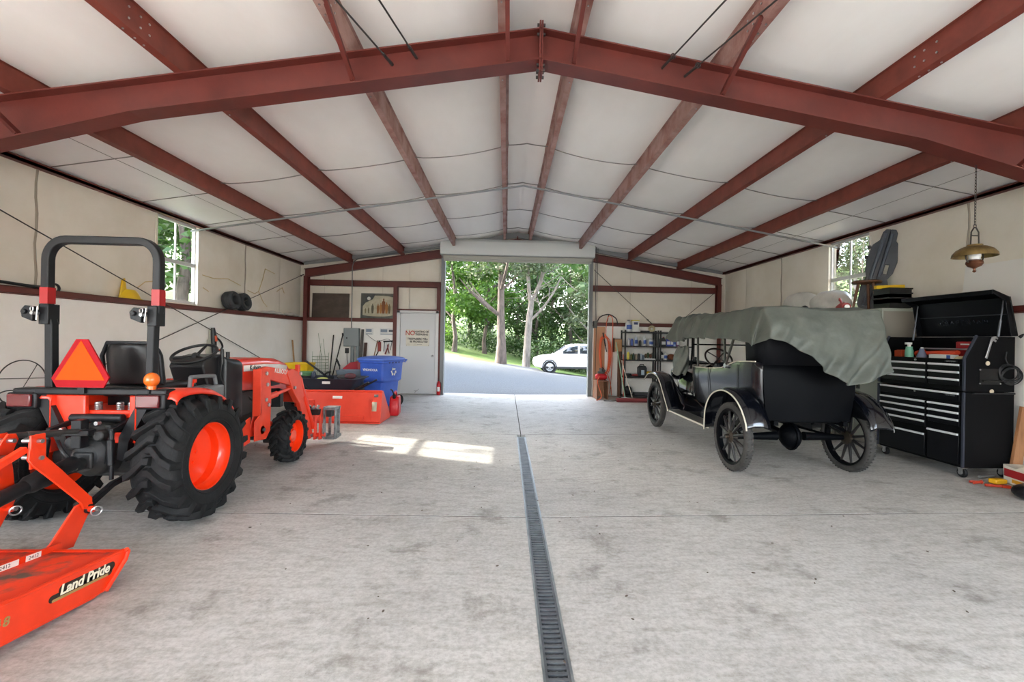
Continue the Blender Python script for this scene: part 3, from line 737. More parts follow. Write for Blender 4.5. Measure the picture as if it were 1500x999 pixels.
for i in range(3): m.tube(bez((.40+.03*i, 2.45, .48), (.42, 2.3, .62), (.44, 2.2, .45), (.40, 2.1, .40), 10), .009, 6)
m.build('hydraulic_hose', BLACKP, tr_)
for i in range(4): m = MB(); m.cyl((.37+.06*i, 2.40+.02*(i % 2), .47), (.38+.06*i, 2.45, .50+.015*(i % 2)), .020, n=10); m.build('hydraulic_coupling', STEEL, tr_)
m = MB(); m.box((-.24, 2.44, .56), (.24, 2.47, 1.0)); m.box((-.28, 2.42, .5), (-.23, 2.48, 1.06)); m.box((.23, 2.42, .5), (.28, 2.48, 1.06)); m.build('grille_guard', ORANGE2, tr_, bev=.006)
# ---- rear linkage
for s in (-1, 1):
    m = MB(); m.tube([(s*.24, -.08, .40), (s*.30, -.40, .38), (s*.36, -.66, .31)], .026, 4, flat=(0, 0, 1)); m.cyl((s*.33, -.66, .31), (s*.40, -.66, .31), .03, n=12)
    m.build('lower_link', TBLK, tr_, bev=.005)
    m = MB(); m.tube([(s*.20, -.08, .80), (s*.23, -.34, .74)], .024, 4, flat=(0, 0, 1)); m.tube([(s*.23, -.33, .75), (s*.26, -.36, .40)], .015, 8); m.cyl((s*.235, -.345, .68), (s*.25, -.355, .50), .024, n=10)
    m.build('lift_arm', TBLK, tr_, bev=.004)
    m = MB(); m.tube([(s*.41, -.19, .98), (s*.24, -.20, .66), (s*.20, -.18, .50)], [.062, .058, .05], 4, flat=(0, 1, 0)); m.build('fender_support', TBLK, tr_)
m = MB(); m.box((-.10, -.38, .71), (.10, -.31, .75)); m.box((-.035, -.37, .62), (.035, -.3, .82)); m.cyl((-.2, -.2, .81), (.2, -.2, .81), .03, n=12); m.build('hitch_bracket', TBLK, tr_, bev=.006)
m = MB(); m.tube([(.03, -.33, .74), (-.02, -.55, .77), (-.06, -.80, .80)], .018, 10); m.cyl((.0, -.48, .755), (-.03, -.66, .78), .024, n=12); m.build('top_link', mat('link_steel', '#4b4b4a', .4, .5), tr_)
# ================================================================ ROTARY CUTTER ON THE HITCH
CUT = mat('cutter_orange', '#e83a14', .38, col2='#d8340f', scale=4, coat=.15)
DIRT = mat('cutter_deck_top_dusty', '#e03a16', .6, col2='#5b4a3f', scale=5, mix=(.50, .66))
ct = thing('rotary_cutter', 'orange rotary cutter deck hitched behind the tractor', 'mower', (-2.20, 2.68, .03))
# local: x to the right (deck lies at negative x), y forward; the deck drops slightly towards the tractor
def dz(y): return -.088*y*1.0
L = -1.75; Wd = -1.30
m = MB()
prof = [(0, -.005), (0, .175)]
def deck_strip(x, z): return
# top plate
ys = [0, -.08, -.5, -1.0, -1.5, L]
rows = [[(Wd, y, .172+dz(y)) , (Wd*.75, y, .172+dz(y)), (Wd*.5, y, .172+dz(y)), (Wd*.25, y, .172+dz(y)), (-.02, y, .174+dz(y))] for y in ys]
m.sheet(rows); m.build('deck_plate', DIRT, ct, solid=.008)
m = MB()
for x in (0, Wd):
    sgn = 1 if x == 0 else -1
    m.prism([(.004, .185), (.010, .165), (-.005, .13), (-.128, .015), (-.2, .01), (L, .0-dz(-L)*-1 if False else .01+dz(L)), (L, .18+dz(L))], 'x', x-.004-.012*sgn, x+.004-.012*sgn)
    # rolled front edge of the side skirt
    m.tube([(x, .0, .185), (x, .012, .17), (x, -.005, .13), (x, -.13, .015)], .013, 8)
    m.tube([(x-sgn*.018, 0, .178), (x-sgn*.018, L, .178+dz(L))], .012, 8)
    m.tube([(x-sgn*.014, -.13, .018), (x-sgn*.014, L, .012+dz(L))], .009, 6)
m.box((Wd, -.012, .12), (-.01, -.004, .18)); m.box((Wd, -.02, .168), (-.01, .006, .182))
sk = m.build('side_skirt', CUT, ct)
# stiffener rail over the deck with its stickers
m = MB()
m.add([(-.415, .04, .165), (-.40, .04, .165), (-.40, .04, .205), (-.415, .04, .205), (-.415, L, .165+dz(L)), (-.40, L, .165+dz(L)), (-.40, L, .225+dz(L)), (-.415, L, .225+dz(L))],
      [(0, 1, 2, 3), (4, 5, 6, 7), (0, 1, 5, 4), (1, 2, 6, 5), (2, 3, 7, 6), (3, 0, 4, 7)])
m.build('deck_rail', CUT, ct)
# hitch lugs and A-frame mast
for k, (x, xt) in enumerate(((-.48, -.60), (-.98, -.76))):
    m = MB(); m.prism([(-.03, .14), (.03, .13), (.19, .11), (.28, .27), (.32, .30), (.315, .345), (.27, .37), (.20, .36), (.05, .19)], 'x', x-.007, x+.007); m.cyl((x-.02, .275, .315), (x+.05, .275, .315), .02, n=12)
    m.build('hitch_lug', CUT, ct, bev=.003)
    m = MB(); d = xt-x
    p = [Vector((x+.012, .27, .33)), Vector((x+.012+d*.1, .25, .40)), Vector((x+d*.55, .13, .60)), Vector((x+d*.85, .05, .685)), Vector((xt, .05, .74)), Vector((xt, .065, .82))]
    m.prism([(.29, .31), (.30, .385), (.285, .40), (.165, .60), (.10, .70), (.115, .80), (.10, .835), (.06, .84), (.025, .80), (.0, .70), (.015, .665), (.09, .56), (.22, .37), (.23, .33)], 'x', -.007, .007)
    # the strap leans inward towards the top
    for q, v in enumerate(m.v): v.x = x+.02+d*max(0, min(1, (v.z-.35)/.40))+(v.x)
    m.build('mast_strap', CUT, ct, bev=.003)
    m = MB(); m.cbox((xt+(.03 if k == 0 else -.03), .06, .74), (.012, .085, .20)); m.build('mast_plate', CUT, ct, bev=.004)
    for z in (.80, .70): m = MB(); m.cyl((xt-.05, .06, z), (xt+.06, .06, z), .013, n=10); m.build('mast_bolt', STEEL, ct)
    m = MB(); m.torus((x+.07, .27, .305), (1, -.5, 0), .028, .005, 18, 6); m.cyl((x+.03, .275, .315), (x+.07, .275, .315), .013, n=8); m.build('hitch_pin', STEEL, ct)
    m = MB(); m.tube([(xt, .02, .76), (xt+.0, -.4, .58), (xt-.08*(1 if k == 0 else -1), -1.55, .36)], .026, 4, flat=(1, 0, 0)); m.build('rear_brace', CUT, ct, bev=.004)
# drive shaft from the tractor to the gearbox
m = MB(); a, b = Vector((-.83, .56, .53)), Vector((-.80, -.62, .30))
d = b-a; m.cyl(a+d*.0, a+d*.10, .05, n=16); m.lathe([(.045, 0), (.06, .05), (.065, .12), (.058, .17), (.06, .2), (.045, .24)], a+d*.08, d, 20); m.cyl(a+d*.28, a+d*.62, .044, n=18); m.cyl(a+d*.60, b, .036, n=16)
m.build('drive_shaft', BLACKP, ct)
m = MB(); m.cyl((-.78, -.68, .22), (-.78, -.68, .36), .11, n=18); m.box((-.88, -.78, .34), (-.68, -.60, .47)); m.cyl((-.78, -.6, .40), (-.78, -.52, .395), .035, n=12); m.build('gearbox', CASE, ct, bev=.012)
m = MB(); m.box((-.70, -1.95, .28), (-.60, -1.65, .36)); m.build('tail_bracket', CUT, ct, bev=.004)
m = MB(); m.lathe([(.04, -.06), (.19, -.06), (.205, -.03), (.205, .03), (.19, .06), (.04, .06)], (-.65, -2.15, .20), (1, 0, 0), 32); m.tube([(-.65, -1.7, .34), (-.65, -2.0, .42), (-.65, -2.15, .2)], .03, 8); m.build('tail_wheel', RUBBER, ct)
# writing on the side of the deck
xs = .0045-.012
def side(y, z): return basis((xs+.0008, y, z), (0, 1, -.088), (0, 0, 1))
GOLD = mat('decal_gold', '#a98a55', .4, .2); DKDEC = mat('decal_dark', '#2a1d14', .5)
m = MB()
def pill(m, y0, y1, z, h, x0, x1):
    n = 10; p = []
    for i in range(n+1): a = -PI/2+PI*i/n; p.append((y1+h*math.cos(a), z+dz(y1)+h*math.sin(a)))
    for i in range(n+1): a = PI/2+PI*i/n; p.append((y0+h*math.cos(a), z+dz(y0)+h*math.sin(a)))
    m.prism(p, 'x', x0, x1)
pill(m, -.415, -.10, .098, .018, xs, xs+.001); pill(m, -.36, -.09, .124, .024, xs, xs+.001)
lb = m.build('maker_decal', DKDEC, ct)
m = MB(); pill(m, -.412, -.115, .087, .0065, xs+.001, xs+.0018); m.build('gold_bar', GOLD, lb)
text('maker_lettering', 'Land Pride', .070, mat('decal_cream', '#e9dfc8', .45), lb, basis((xs+.0022, -.24, .122+dz(-.235)), (0, 1, -.088), (0, .25, 1)), shear=.15, bold=.0016, sx=.92)
text('model_lettering', 'RCR1248', .056, GOLD, ct, basis((xs+.0015, -.735, .098+dz(-.735)), (0, 1, -.088), (0, 0, 1)), shear=.1, bold=.001, space=1.25)
def rail(y, z): return basis((-.40+.0015, y, z+dz(y)), (0, 1, -.088), (0, 0, 1))
for y, w, s_ in ((-.12, .08, .028), (-.28, .17, .02)):
    m = MB(); Mt = rail(y, .191); m.T = Mt; m.box((-w/2, -.016, -.0006), (w/2, .016, .0008)); st = m.build('sticker', DECAL, ct)
    text('sticker_lettering', '2412' if w < .1 else 'AK2412', .027, DKDEC, st, Mt @ Matrix.Translation((0, 0, .001)), ext=.0004)
# ================================================================ ANTIQUE TOURING CAR UNDER A GREY TARPAULIN
CARB = mat('black_car_paint', '#090b12', .16, coat=.5, spec=.5)
CARM = mat('black_body_lacquer', '#050609', .5, col2='#08090c', scale=3, spec=.06)
CARS = mat('black_side_panel_lacquer', '#0b0c12', .26, coat=.35)
CREAM = mat('cream_pinstripe', '#c9c3b2', .45)
TYRE = mat('grey_black_tyre', '#3b3936', .8, col2='#2c2a29', scale=12, bump=.1, bscale=80)
WOODSP = mat('dark_wood_spoke', '#1d1b1c', .4)
GREYC = mat('tarp_grey_green', '#565a53', .58, col2='#4a4e48', scale=3.5, bump=.35, bscale=12, spec=.5)
LEATHER = mat('worn_black_leather', '#15151a', .45, bump=.3, bscale=12)
CX_, CY_ = 3.27, 4.97
car = thing('touring_car', 'black antique open touring car with spoked wheels, partly covered by a tarpaulin', 'car', (CX_, CY_, .035))
TR, WB, RW = .67, 2.56, .385
def spoke_wheel(x, y, out):
    m = MB(); m.lathe([(.312, -.032), (.325, -.044), (.355, -.046), (.376, -.034), (.385, 0), (.376, .034), (.355, .046), (.325, .044), (.312, .032)], (0, 0, 0), (1, 0, 0), 56, closed=True)
    for i in range(56):
        a = 2*PI*i/56
        for s in (-1, 1): m.cbox((s*.022, .381*math.cos(a), .381*math.sin(a)), (.022, .012, .012), rx=a)
    w = m.build('wheel', TYRE, car, smooth=50); w.location = (x, y, RW); w.rotation_euler = (.0, 0, 0 if out > 0 else PI)
    m = MB(); m.lathe([(.312, -.035), (.318, -.03), (.318, .03), (.312, .035), (.288, .026), (.282, 0), (.288, -.026)], (0, 0, 0), (1, 0, 0), 48, closed=True)
    m.torus((.033, 0, 0), (1, 0, 0), .315, .0035, 48, 6); m.build('rim', CARM, w)
    for i in range(12):
        a = 2*PI*(i+.5)/12; d = Vector((0, math.cos(a), math.sin(a)))
        m = MB(); m.tube([d*.05+Vector((.02, 0, 0)), d*.12+Vector((.014, 0, 0)), d*.29], [.017, .017, .011], 8); m.build('spoke', WOODSP, w)
    m = MB(); m.lathe([(0, .085), (.022, .085), (.028, .07), (.032, .05), (.07, .04), (.078, .03), (.078, -.02), (.03, -.04), (0, -.04)], (0, 0, 0), (1, 0, 0), 24)
    for i in range(6): a = 2*PI*i/6; m.cyl((.03, .058*math.cos(a), .058*math.sin(a)), (.05, .058*math.cos(a), .058*math.sin(a)), .008, n=6)
    m.build('hub', mat('hub_bronze_black', '#3a332b', .35, .6), w)
for x, y in ((-TR, 0), (TR, 0), (-TR, WB), (TR, WB)): spoke_wheel(x, y, 1 if x > 0 else -1)
# chassis and axles
m = MB()
m.tube([(-TR+.05, 0, RW), (-.16, 0, RW+.01)], [.03, .05], 14); m.tube([(.16, 0, RW+.01), (TR-.05, 0, RW)], [.05, .03], 14)
m.lathe([(0, -.11), (.07, -.1), (.13, -.05), (.145, 0), (.13, .05), (.07, .1), (0, .11)], (0, 0, RW+.01), (1, 0, 0), 28)
m.lathe([(.145, -.012), (.16, -.012), (.16, .012), (.145, .012)], (0, 0, RW+.01), (1, 0, 0), 28, closed=True)
m.build('rear_axle', CARM, car)
m = MB(); m.tube([(0, .1, RW+.01), (0, 1.5, .52)], .04, 12); m.tube([(-.55, .02, RW), (-.08, 1.4, .48)], .014, 8); m.tube([(.55, .02, RW), (.08, 1.4, .48)], .014, 8); m.build('drive_shaft', CARM, car)
m = MB()
for s in (-1, 1): m.tube([(s*.38, -.35, .60), (s*.38, 2.75, .60)], .035, 4, flat=(0, 0, 1))
m.tube(spline([(-.62, -.03, .46), (-.35, -.04, .58), (0, -.05, .64), (.35, -.04, .58), (.62, -.03, .46)], 5), .022, 4, flat=(0, 0, 1))
m.build('chassis_frame', CARM, car)
m = MB(); m.tube([(-TR+.04, WB, RW), (-.4, WB, RW-.06), (.4, WB, RW-.06), (TR-.04, WB, RW)], .025, 8); m.tube(spline([(-.55, WB, .40), (0, WB, .66), (.55, WB, .40)], 6), .022, 4, flat=(0, 0, 1)); m.build('front_axle', CARM, car)
# body tub: lofted sections along the car (y, half width, floor z, belt z)
m = MB()
secs = [(-.30, .505, .60, 1.22), (-.27, .545, .585, 1.245), (-.16, .56, .58, 1.25), (.15, .565, .585, 1.23), (.5, .565, .585, 1.13), (.9, .56, .59, 1.10), (1.3, .545, .59, 1.09), (1.5, .50, .59, 1.09)]
for s in (-1, 1):
    rows = []
    for y, w, z0, z1 in secs:
        rows.append([(s*(w-.10), y, z0), (s*(w-.045), y, z0+.02), (s*(w-.02), y, z0+.15), (s*w, y, z0+.35), (s*(w+.004), y, z1-.07), (s*(w-.004), y, z1), (s*(w-.04), y, z1+.006), (s*(w-.05), y, z1-.03), (s*(w-.06), y, z0+.3)])
    m.sheet(rows)
rows = []; m.k = 1
for i in range(13):
    u = i/12*2-1; row = []
    for z, w, dy in ((.60, .405, .04), (.62, .46, .0), (.75, .48, -.01), (.95, .502, -.02), (1.15, .508, -.01), (1.215, .50, .0), (1.24, .48, .03), (1.20, .46, .05)):
        row.append((u*w, -.30+dy-.05*(1-u*u)+.0, z))
    rows.append(row)
m.sheet(rows)
m.sheet([[(-.46, -.28, .60), (.46, -.28, .60)], [(-.46, 1.5, .59), (.46, 1.5, .59)]])
body = m.build('body_tub', [CARS, CARM], car, smooth=55)
m = MB()
for y in (.10, .84, 1.28):
    s = -1
    m.tube([(s*.575, y, 1.12 if y > .5 else 1.2), (s*.573, y, .95), (s*.552, y, .72)], .005, 5)
m.build('door_seam', BLACKP, body)
m = MB()
for s in (-1, 1): m.tube([(s*.56, -.25, 1.252), (s*.567, .15, 1.238), (s*.567, .5, 1.138), (s*.562, .9, 1.108), (s*.547, 1.3, 1.098), (s*.50, 1.5, 1.098)], .007, 6)
m.build('belt_stripe', CREAM, body)
# seats
for y0, z in ((-.18, 1.27), (.78, 1.14)):
    m = MB(); m.prism([(y0, .80), (y0-.04, z), (y0+.0, z+.05), (y0+.10, z+.03), (y0+.16, .92), (y0+.55, .93), (y0+.58, .80)], 'x', -.49, .49); m.build('seat', LEATHER, car, bev=.03, seg=3)
# cowl, hood and radiator
m = MB()
def dome(m, y, w, z0, z1, n=10):
    return [(w*math.cos(PI-PI*i/n)*1.0, y, z0+(z1-z0)*(math.sin(PI*i/n))**.6) for i in range(n+1)]
rows = [dome(m, 1.48, .50, .62, 1.17), dome(m, 1.6, .46, .62, 1.16), dome(m, 1.85, .36, .64, 1.13), dome(m, 2.0, .33, .66, 1.12), dome(m, 2.5, .28, .68, 1.10), dome(m, 2.56, .28, .68, 1.12)]
m.sheet(rows); m.build('hood', CARB, car, smooth=60)
m = MB(); m.prism([(-.27, .58), (-.27, 1.03), (-.2, 1.12), (0, 1.15), (.2, 1.12), (.27, 1.03), (.27, .58)], 'y', 2.56, 2.64); m.cyl((0, 2.6, 1.14), (0, 2.6, 1.2), .035, n=12); m.build('radiator', CARB, car, bev=.01)
for s in (-1, 1):
    m = MB(); m.lathe([(0, -.13), (.05, -.125), (.09, -.09), (.11, -.03), (.115, .02), (.105, .03), (0, .045)], (s*.36, 2.42, .93), (0, 1, 0), 24); m.tube([(s*.36, 2.40, .82), (s*.36, 2.38, .64), (s*.30, 2.38, .60)], .014, 8); m.build('headlamp', CARB, car)
# windscreen
m = MB()
for s in (-1, 1): m.tube([(s*.53, 1.50, 1.06), (s*.53, 1.46, 1.36), (s*.53, 1.46, 1.74)], .014, 8)
for z in (1.14, 1.42, 1.70): m.tube([(-.53, 1.46, z), (.53, 1.46, z)], .010, 8)
ws = m.build('windscreen_frame', CARM, car)
m = MB(); m.add([(-.52, 1.46, 1.15), (.52, 1.46, 1.15), (.52, 1.46, 1.70), (-.52, 1.46, 1.70)], [(0, 1, 2, 3)]); m.build('windscreen_glass', GLASS, ws)
m = MB(); c = Vector((-.26, 1.20, 1.23)); ax = Vector((0, -.72, .69)).normalized()
m.torus(c, ax, .185, .013, 36, 8); u = ax.cross(Vector((1, 0, 0))).normalized()
for k in range(4):
    a = PI/4+k*PI/2; m.tube([c, c+(Vector((1, 0, 0))*math.cos(a)+u*math.sin(a))*.18], .008, 6)
m.cyl(c, c-ax*.55, .014, n=10); m.build('steering_wheel', mat('dark_brown_wheel', '#201613', .4), car)
# top irons holding the raised top
for s in (-1, 1):
    m = MB(); o = Vector((s*.585, .36, 1.17))
    m.cyl(o-Vector((s*.03, 0, 0)), o+Vector((s*.012, 0, 0)), .03, n=12)
    m.build('top_socket', STEEL, car)
    for p, q in ((o, (s*.585, .42, 1.80)), (o, (s*.585, -.0, 1.80)), ((s*.575, 1.15, 1.12), (s*.585, 1.16, 1.74))):
        m = MB(); m.tube([p, q], .016, 4, flat=(1, 0, 0)); m.build('top_iron', mat('top_iron_grey', '#4c4a46', .4, .4), car)
m = MB()
for y, z in ((1.45, 1.73), (.9, 1.78), (.42, 1.80), (0, 1.80), (-.3, 1.78)): m.tube([(-.58, y, z-.05), (-.5, y, z), (.5, y, z), (.58, y, z-.05)], .016, 6)
for s in (-1, 1): m.tube([(s*.58, 1.95, 1.58), (s*.58, 1.16, 1.68), (s*.58, -.2, 1.70)], .012, 6)
m.build('top_bow', CARM, car)
# rear curtain between the body and the top
m = MB(); rows = []
for i in range(13):
    u = i/12*2-1
    rows.append([(u*.50, -.31-.045*(1-u*u), 1.22), (u*.52, -.33-.05*(1-u*u), 1.45), (u*.54, -.33-.05*(1-u*u), 1.74)])
m.sheet(rows)
for s in (-1, 1): m.sheet([[(s*.50, -.31, 1.22), (s*.535, -.02, 1.24)], [(s*.52, -.33, 1.45), (s*.55, -.02, 1.5)], [(s*.54, -.33, 1.74), (s*.56, -.02, 1.76)]])
m.build('rear_curtain', mat('black_top_cloth', '#0d0e12', .6, spec=.15), car, solid=.006)
# running boards, splash aprons
for s in (-1, 1):
    m = MB(); m.box((min(s*.52, s*.73), .50, .375), (max(s*.52, s*.73), 1.78, .40)); rb_ = m.build('running_board', mat('running_board_grey', '#56544e', .5), car, bev=.005)
    m = MB(); m.tube([(s*.733, .48, .388), (s*.733, 1.80, .388)], .012, 6); m.build('board_edge', CREAM, rb_)
    m = MB(); m.sheet([[(s*.52, .36, .40), (s*.52, 1.9, .40)], [(s*.47, .36, .60), (s*.42, 1.9, .60)]]); m.build('splash_apron', CARB, car, solid=.006)
# fenders
def fender(s, pts, w0, w1, nm):
    m = MB(); P = spline([(0, a, b) for a, b in pts], 4); rows = []
    for p in P:
        rows.append([(s*w0, p.y, p.z-.01), (s*(w0+.3*(w1-w0)), p.y, p.z+.018), (s*(w0+.7*(w1-w0)), p.y, p.z+.018), (s*(w1-.01), p.y, p.z+.004), (s*w1, p.y, p.z-.02)])
    m.sheet(rows); o = m.build(nm, CARB, car, solid=.008, smooth=60)
    m = MB(); m.tube([(s*(w1+.004), p.y, p.z-.014) for p in P], .008, 6); m.build('fender_edge', CREAM if s < 0 else CARB, o); return P
for s in (-1, 1):
    P = fender(s, [(.48, .385), (.46, .62), (.36, .79), (.20, .885), (0, .92), (-.20, .885), (-.36, .79), (-.47, .65), (-.50, .56)], .53, .78, 'rear_fender')
    m = MB(); rows = [[(s*.535, p.y, p.z), (s*.53, p.y, min(p.z, .66 if p.y < .3 else p.z))] for p in P]; m.sheet(rows); m.build('fender_skirt', CARM, car, solid=.006)
    P = fender(s, [(1.76, .40), (1.95, .60), (2.16, .82), (2.32, .90), (2.55, .925), (2.78, .89), (2.96, .78)], .52, .76, 'front_fender')
    m = MB(); rows = [[(s*.53, p.y, p.z), (s*.40, p.y, max(.5, min(p.z, .62)))] for p in P if p.y < 2.45]; m.sheet(rows); m.build('fender_apron', CARB, car, solid=.006)

from mathutils import noise
# ---- the tarpaulin: laid over the top, bunched in front, hanging over the back
tm = MB(); RR = random.Random(4)
nx = 80
def tz(x, y):
    return 0
rows = []
def prof_y(t):
    """runs from the front edge (t=0) over the top to the rear hem (t=1) -> y, z of the middle line"""
    pass
P = spline([(0, 2.0, 1.64), (0, 1.97, 1.75), (0, 1.84, 1.83), (0, 1.50, 1.845), (0, 1.0, 1.83), (0, .4, 1.84), (0, -.2, 1.84), (0, -.40, 1.83), (0, -.50, 1.76), (0, -.56, 1.60), (0, -.60, 1.40), (0, -.62, 1.25), (0, -.62, 1.12)], 9)
def hem_z(s, y):                                   # how far the side hangs down
    if s < 0:
        return float(np_interp(y, [-.6, -.40, -.1, .2, .6, 1.1, 1.6, 2.0, 2.25], [1.34, 1.44, 1.47, 1.50, 1.52, 1.53, 1.48, 1.52, 1.60]))
    return float(np_interp(y, [-.6, -.3, .2, .6, 1.1, 1.6, 2.0, 2.25], [1.18, 1.25, 1.38, 1.48, 1.52, 1.50, 1.46, 1.55]))
def np_interp(x, xs, ys):
    if x <= xs[0]: return ys[0]
    for a, b, c, d in zip(xs, xs[1:], ys, ys[1:]):
        if x <= b: return c+(d-c)*(x-a)/(b-a)
    return ys[-1]
NP = len(P)
for i, p in enumerate(P):
    row = []; t = i/(NP-1)
    hang = max(0, (t-.62)/.38)                     # 0 on the roof, 1 at the rear hem
    for j in range(nx+1):
        u = j/nx*2-1; s = -1 if u < 0 else 1; a = abs(u)
        wtop = .62
        if a < .72: x = s*wtop*a/.72; z = p.z-.02*(a/.72)**4; f = 0
        else:
            f = (a-.72)/.28; hz = hem_z(s, p.y) if hang < .25 else None
            top = p.z-.02
            hz = hem_z(s, p.y); z = top-(top-hz)*f**1.1; x = s*(wtop+.035*math.sin(f*PI/2)+.03*f)
        y = p.y
        # rear hang: hem line runs down to a point right of the middle, up to the sides
        if p.y < -.45:
            k = min(1, (1.84-p.z)/.72)
            xe = x if a < .72 else s*wtop
            hz = np_interp(xe, [-.66, -.45, -.25, -.08, .05, .2, .45, .66, .72], [1.50, 1.46, 1.34, 1.17, 1.10, 1.03, 1.10, 1.20, 1.22])
            z = 1.84-(1.84-hz)*k; x = xe
            y = -.48-.16*math.sin(k*PI/2)
            y += k*(-.03*math.sin(x*9+k*2)-.028*math.sin(x*21+k*5+1.3)*k-.034*abs(math.sin((x*1.1-z)*8+.6))-.016*math.sin((x*1.2-z)*26))+.10*max(0, abs(x)-.45)*2*k
            if a >= .72:                           # the side flap closes against the corner
                f = (a-.72)/.28; hc = hem_z(s, -.40)
                x, y, z = x+(s*.665-x)*f, y+(-.40-y)*f, z+(hc-z)*f
        # folds
        fr = min(1, max(0, (p.y+.1)/1.3)) if p.y > -.45 else 0; f = 0 if a < .72 else (a-.72)/.28                  # bunched towards the front
        q_ = math.sin(p.y*15+x*2.6+1.3*math.sin(x*3.1)+.8*math.sin(p.y*5)); z += fr*.058*(1-abs(q_)**.6*1.6)*(1-.4*f)-fr*.02; x += s*f*fr*.085*(1-abs(q_)*1.5)
        x += s*f*(.014*math.sin(p.y*26)+.018*math.sin(p.y*11+1))*(1 if hang < .25 else .2)
        z += .010*math.sin(x*7+p.y*5)*(1-hang)
        q1 = 1-2*abs(noise.noise(Vector((x*2.6+3, p.y*3.4+(1.84-p.z)*3, z*2.4)))); q2 = 1-2*abs(noise.noise(Vector((x*6, p.y*7+z*5, 4+z*6))))
        amp = .014+.046*fr if p.y > -.45 else .020
        w_ = amp*q1+.3*amp*q2-amp*.6
        if p.y < -.45 and a < .72: y -= w_*min(1, k*2+.2)
        elif f > .15: x += s*w_*f
        else: z += w_
        row.append((x, y, z))
    rows.append(row)
tm.sheet(rows)
tm.at((0, 0, 0))
tp = tm.build('tarpaulin', GREYC, None, solid=.012, sub=1, smooth=80); tp.location = (CX_, CY_, .035)
tag(tp, 'grey green tarpaulin draped over the roof of the antique car', 'tarpaulin')
# the end of the cover gathered beside the windscreen
m = MB(); rows = []
for i in range(13):
    v = i/12; z = 1.38-.44*v; row = []
    for j in range(25):
        a = 2*PI*j/24; r = .075+.05*math.sin(v*PI*.9)+.02*math.sin(a*5+v*6)
        row.append((-.50+r*math.cos(a)*.8-.02*v, 1.86+r*1.5*math.sin(a)+.12*v, z+.02*math.sin(a*3)))
    rows.append(row)
m.sheet(rows, wrap=True); rg = m.build('cloth_bundle', mat('cover_cloth_grey', '#6c7068', .7, col2='#5d615a', scale=8, bump=.3, bscale=16), None, sub=1, smooth=80); rg.location = (CX_, CY_, .035)
tag(rg, 'bunched grey cloth hanging beside the windscreen of the antique car', 'cloth')
# ================================================================ TOOL CHEST
TBOX = mat('tool_chest_black', '#08090d', .36, spec=.25)
TBOXS = mat('tool_chest_side_black', '#08080a', .55, spec=.12)
ALU = mat('aluminium_pull', '#eceef0', .4, .3)
WHITE = mat('white_plastic', '#d9d9d6', .4)
tc = thing('tool_chest', 'tall black rolling tool chest with open lid and silver drawer pulls', 'tool chest', (4.95, 4.62, .06))
D, W = .58, 1.08                                    # depth (x), width (y)
m = MB(); m.box((.012, 0, .11), (D, W, .93)); m.build('cabinet_body', TBOXS, tc, bev=.006)
m = MB(); m.prism([(.012, .94), (.012, 1.30), (.14, 1.54), (D, 1.54), (D, .94)], 'y', 0, .02); m.prism([(.012, .94), (.012, 1.30), (.14, 1.54), (D, 1.54), (D, .94)], 'y', W-.02, W)
m.box((D-.02, .02, .94), (D, W-.02, 1.54)); m.box((.012, .02, .94), (D-.02, W-.02, 1.245)); m.box((.0, .02, 1.235), (.015, W-.02, 1.29))
m.build('chest_body', TBOXS, tc, bev=.004)
for y in (-.006, W+.006):
  for pp in ([(.0, y, .95), (.0, y, 1.305), (.135, y, 1.55)], [(.0, y, .12), (.0, y, .93)]):
   m = MB(); m.tube(pp, .014, 4, flat=(0, 1, 0)); m.build('corner_trim', mat('trim_dark_blue_grey', '#3b404c', .35, .4), tc)
def drawer(y0, y1, z0, z1):
    m = MB(); m.box((-.006, y0, z0), (.02, y1, z1)); d = m.build('drawer', TBOX, tc, bev=.003)
    m = MB(); m.prism([(-.006, z1-.022), (-.024, z1-.020), (-.028, z1-.008), (-.020, z1+.002), (-.006, z1)], 'y', y0+.004, y1-.004); m.build('pull', ALU, d)
yl, yr, ym = .035, W-.035, .40
for k in range(3):
    z = 1.235-.082*k; drawer(ym+.03, yr, z-.076, z); drawer(yl, ym-.01, z-.076, z)
drawer(yl, yr, .825, .92)
for k in range(4): z = .785-.078*k; drawer(ym+.03, yr, z-.072, z)
for k in range(3): z = .785-.078*k; drawer(yl, ym-.01, z-.072, z)
drawer(ym+.03, yr, .14, .40); drawer(yl, ym-.01, .14, .475)
for z in (1.262, .885):
    m = MB(); m.box((-.010, .06, z-.008), (-.006, .20, z+.008)); b = m.build('name_badge', mat('badge_dark', '#2a2c31', .3, .5), tc)
    text('badge_lettering', 'CRAFTSMAN', .018, STEEL, b, basis((-.011, .13, z), (0, -1, 0), (0, 0, 1)), ext=.0006)
    m = MB(); m.cyl((-.012, .56, z), (0, .56, z), .011, n=12); m.build('lock', STEEL, tc)
lid = MB()
prf = [(D+.01, 1.55), (D-.08, 1.97), (.30, 2.04)]
for a, b in zip(prf, prf[1:]): lid.prism([a, b, (b[0]+.01, b[1]+.012), (a[0]+.012, a[1]+.004)], 'y', -.01, W+.01)
for y in (-.01, W): lid.prism([(D+.01, 1.55), (D-.08, 1.97), (.30, 2.04), (.31, 2.01), (D-.13, 1.93), (D-.06, 1.55)], 'y', y, y+.012)
lid.prism([(.29, 2.045), (.30, 2.0), (.31, 2.0), (.31, 2.045)], 'y', -.01, W+.01)
lid = lid.build('lid', TBOX, tc, bev=.003)
m = MB(); m.tube([(D-.060, .03, 1.79), (D-.060, W-.03, 1.79)], .006, 6); m.build('lid_ridge', mat('ridge_grey', '#4a4d53', .4, .4), lid)
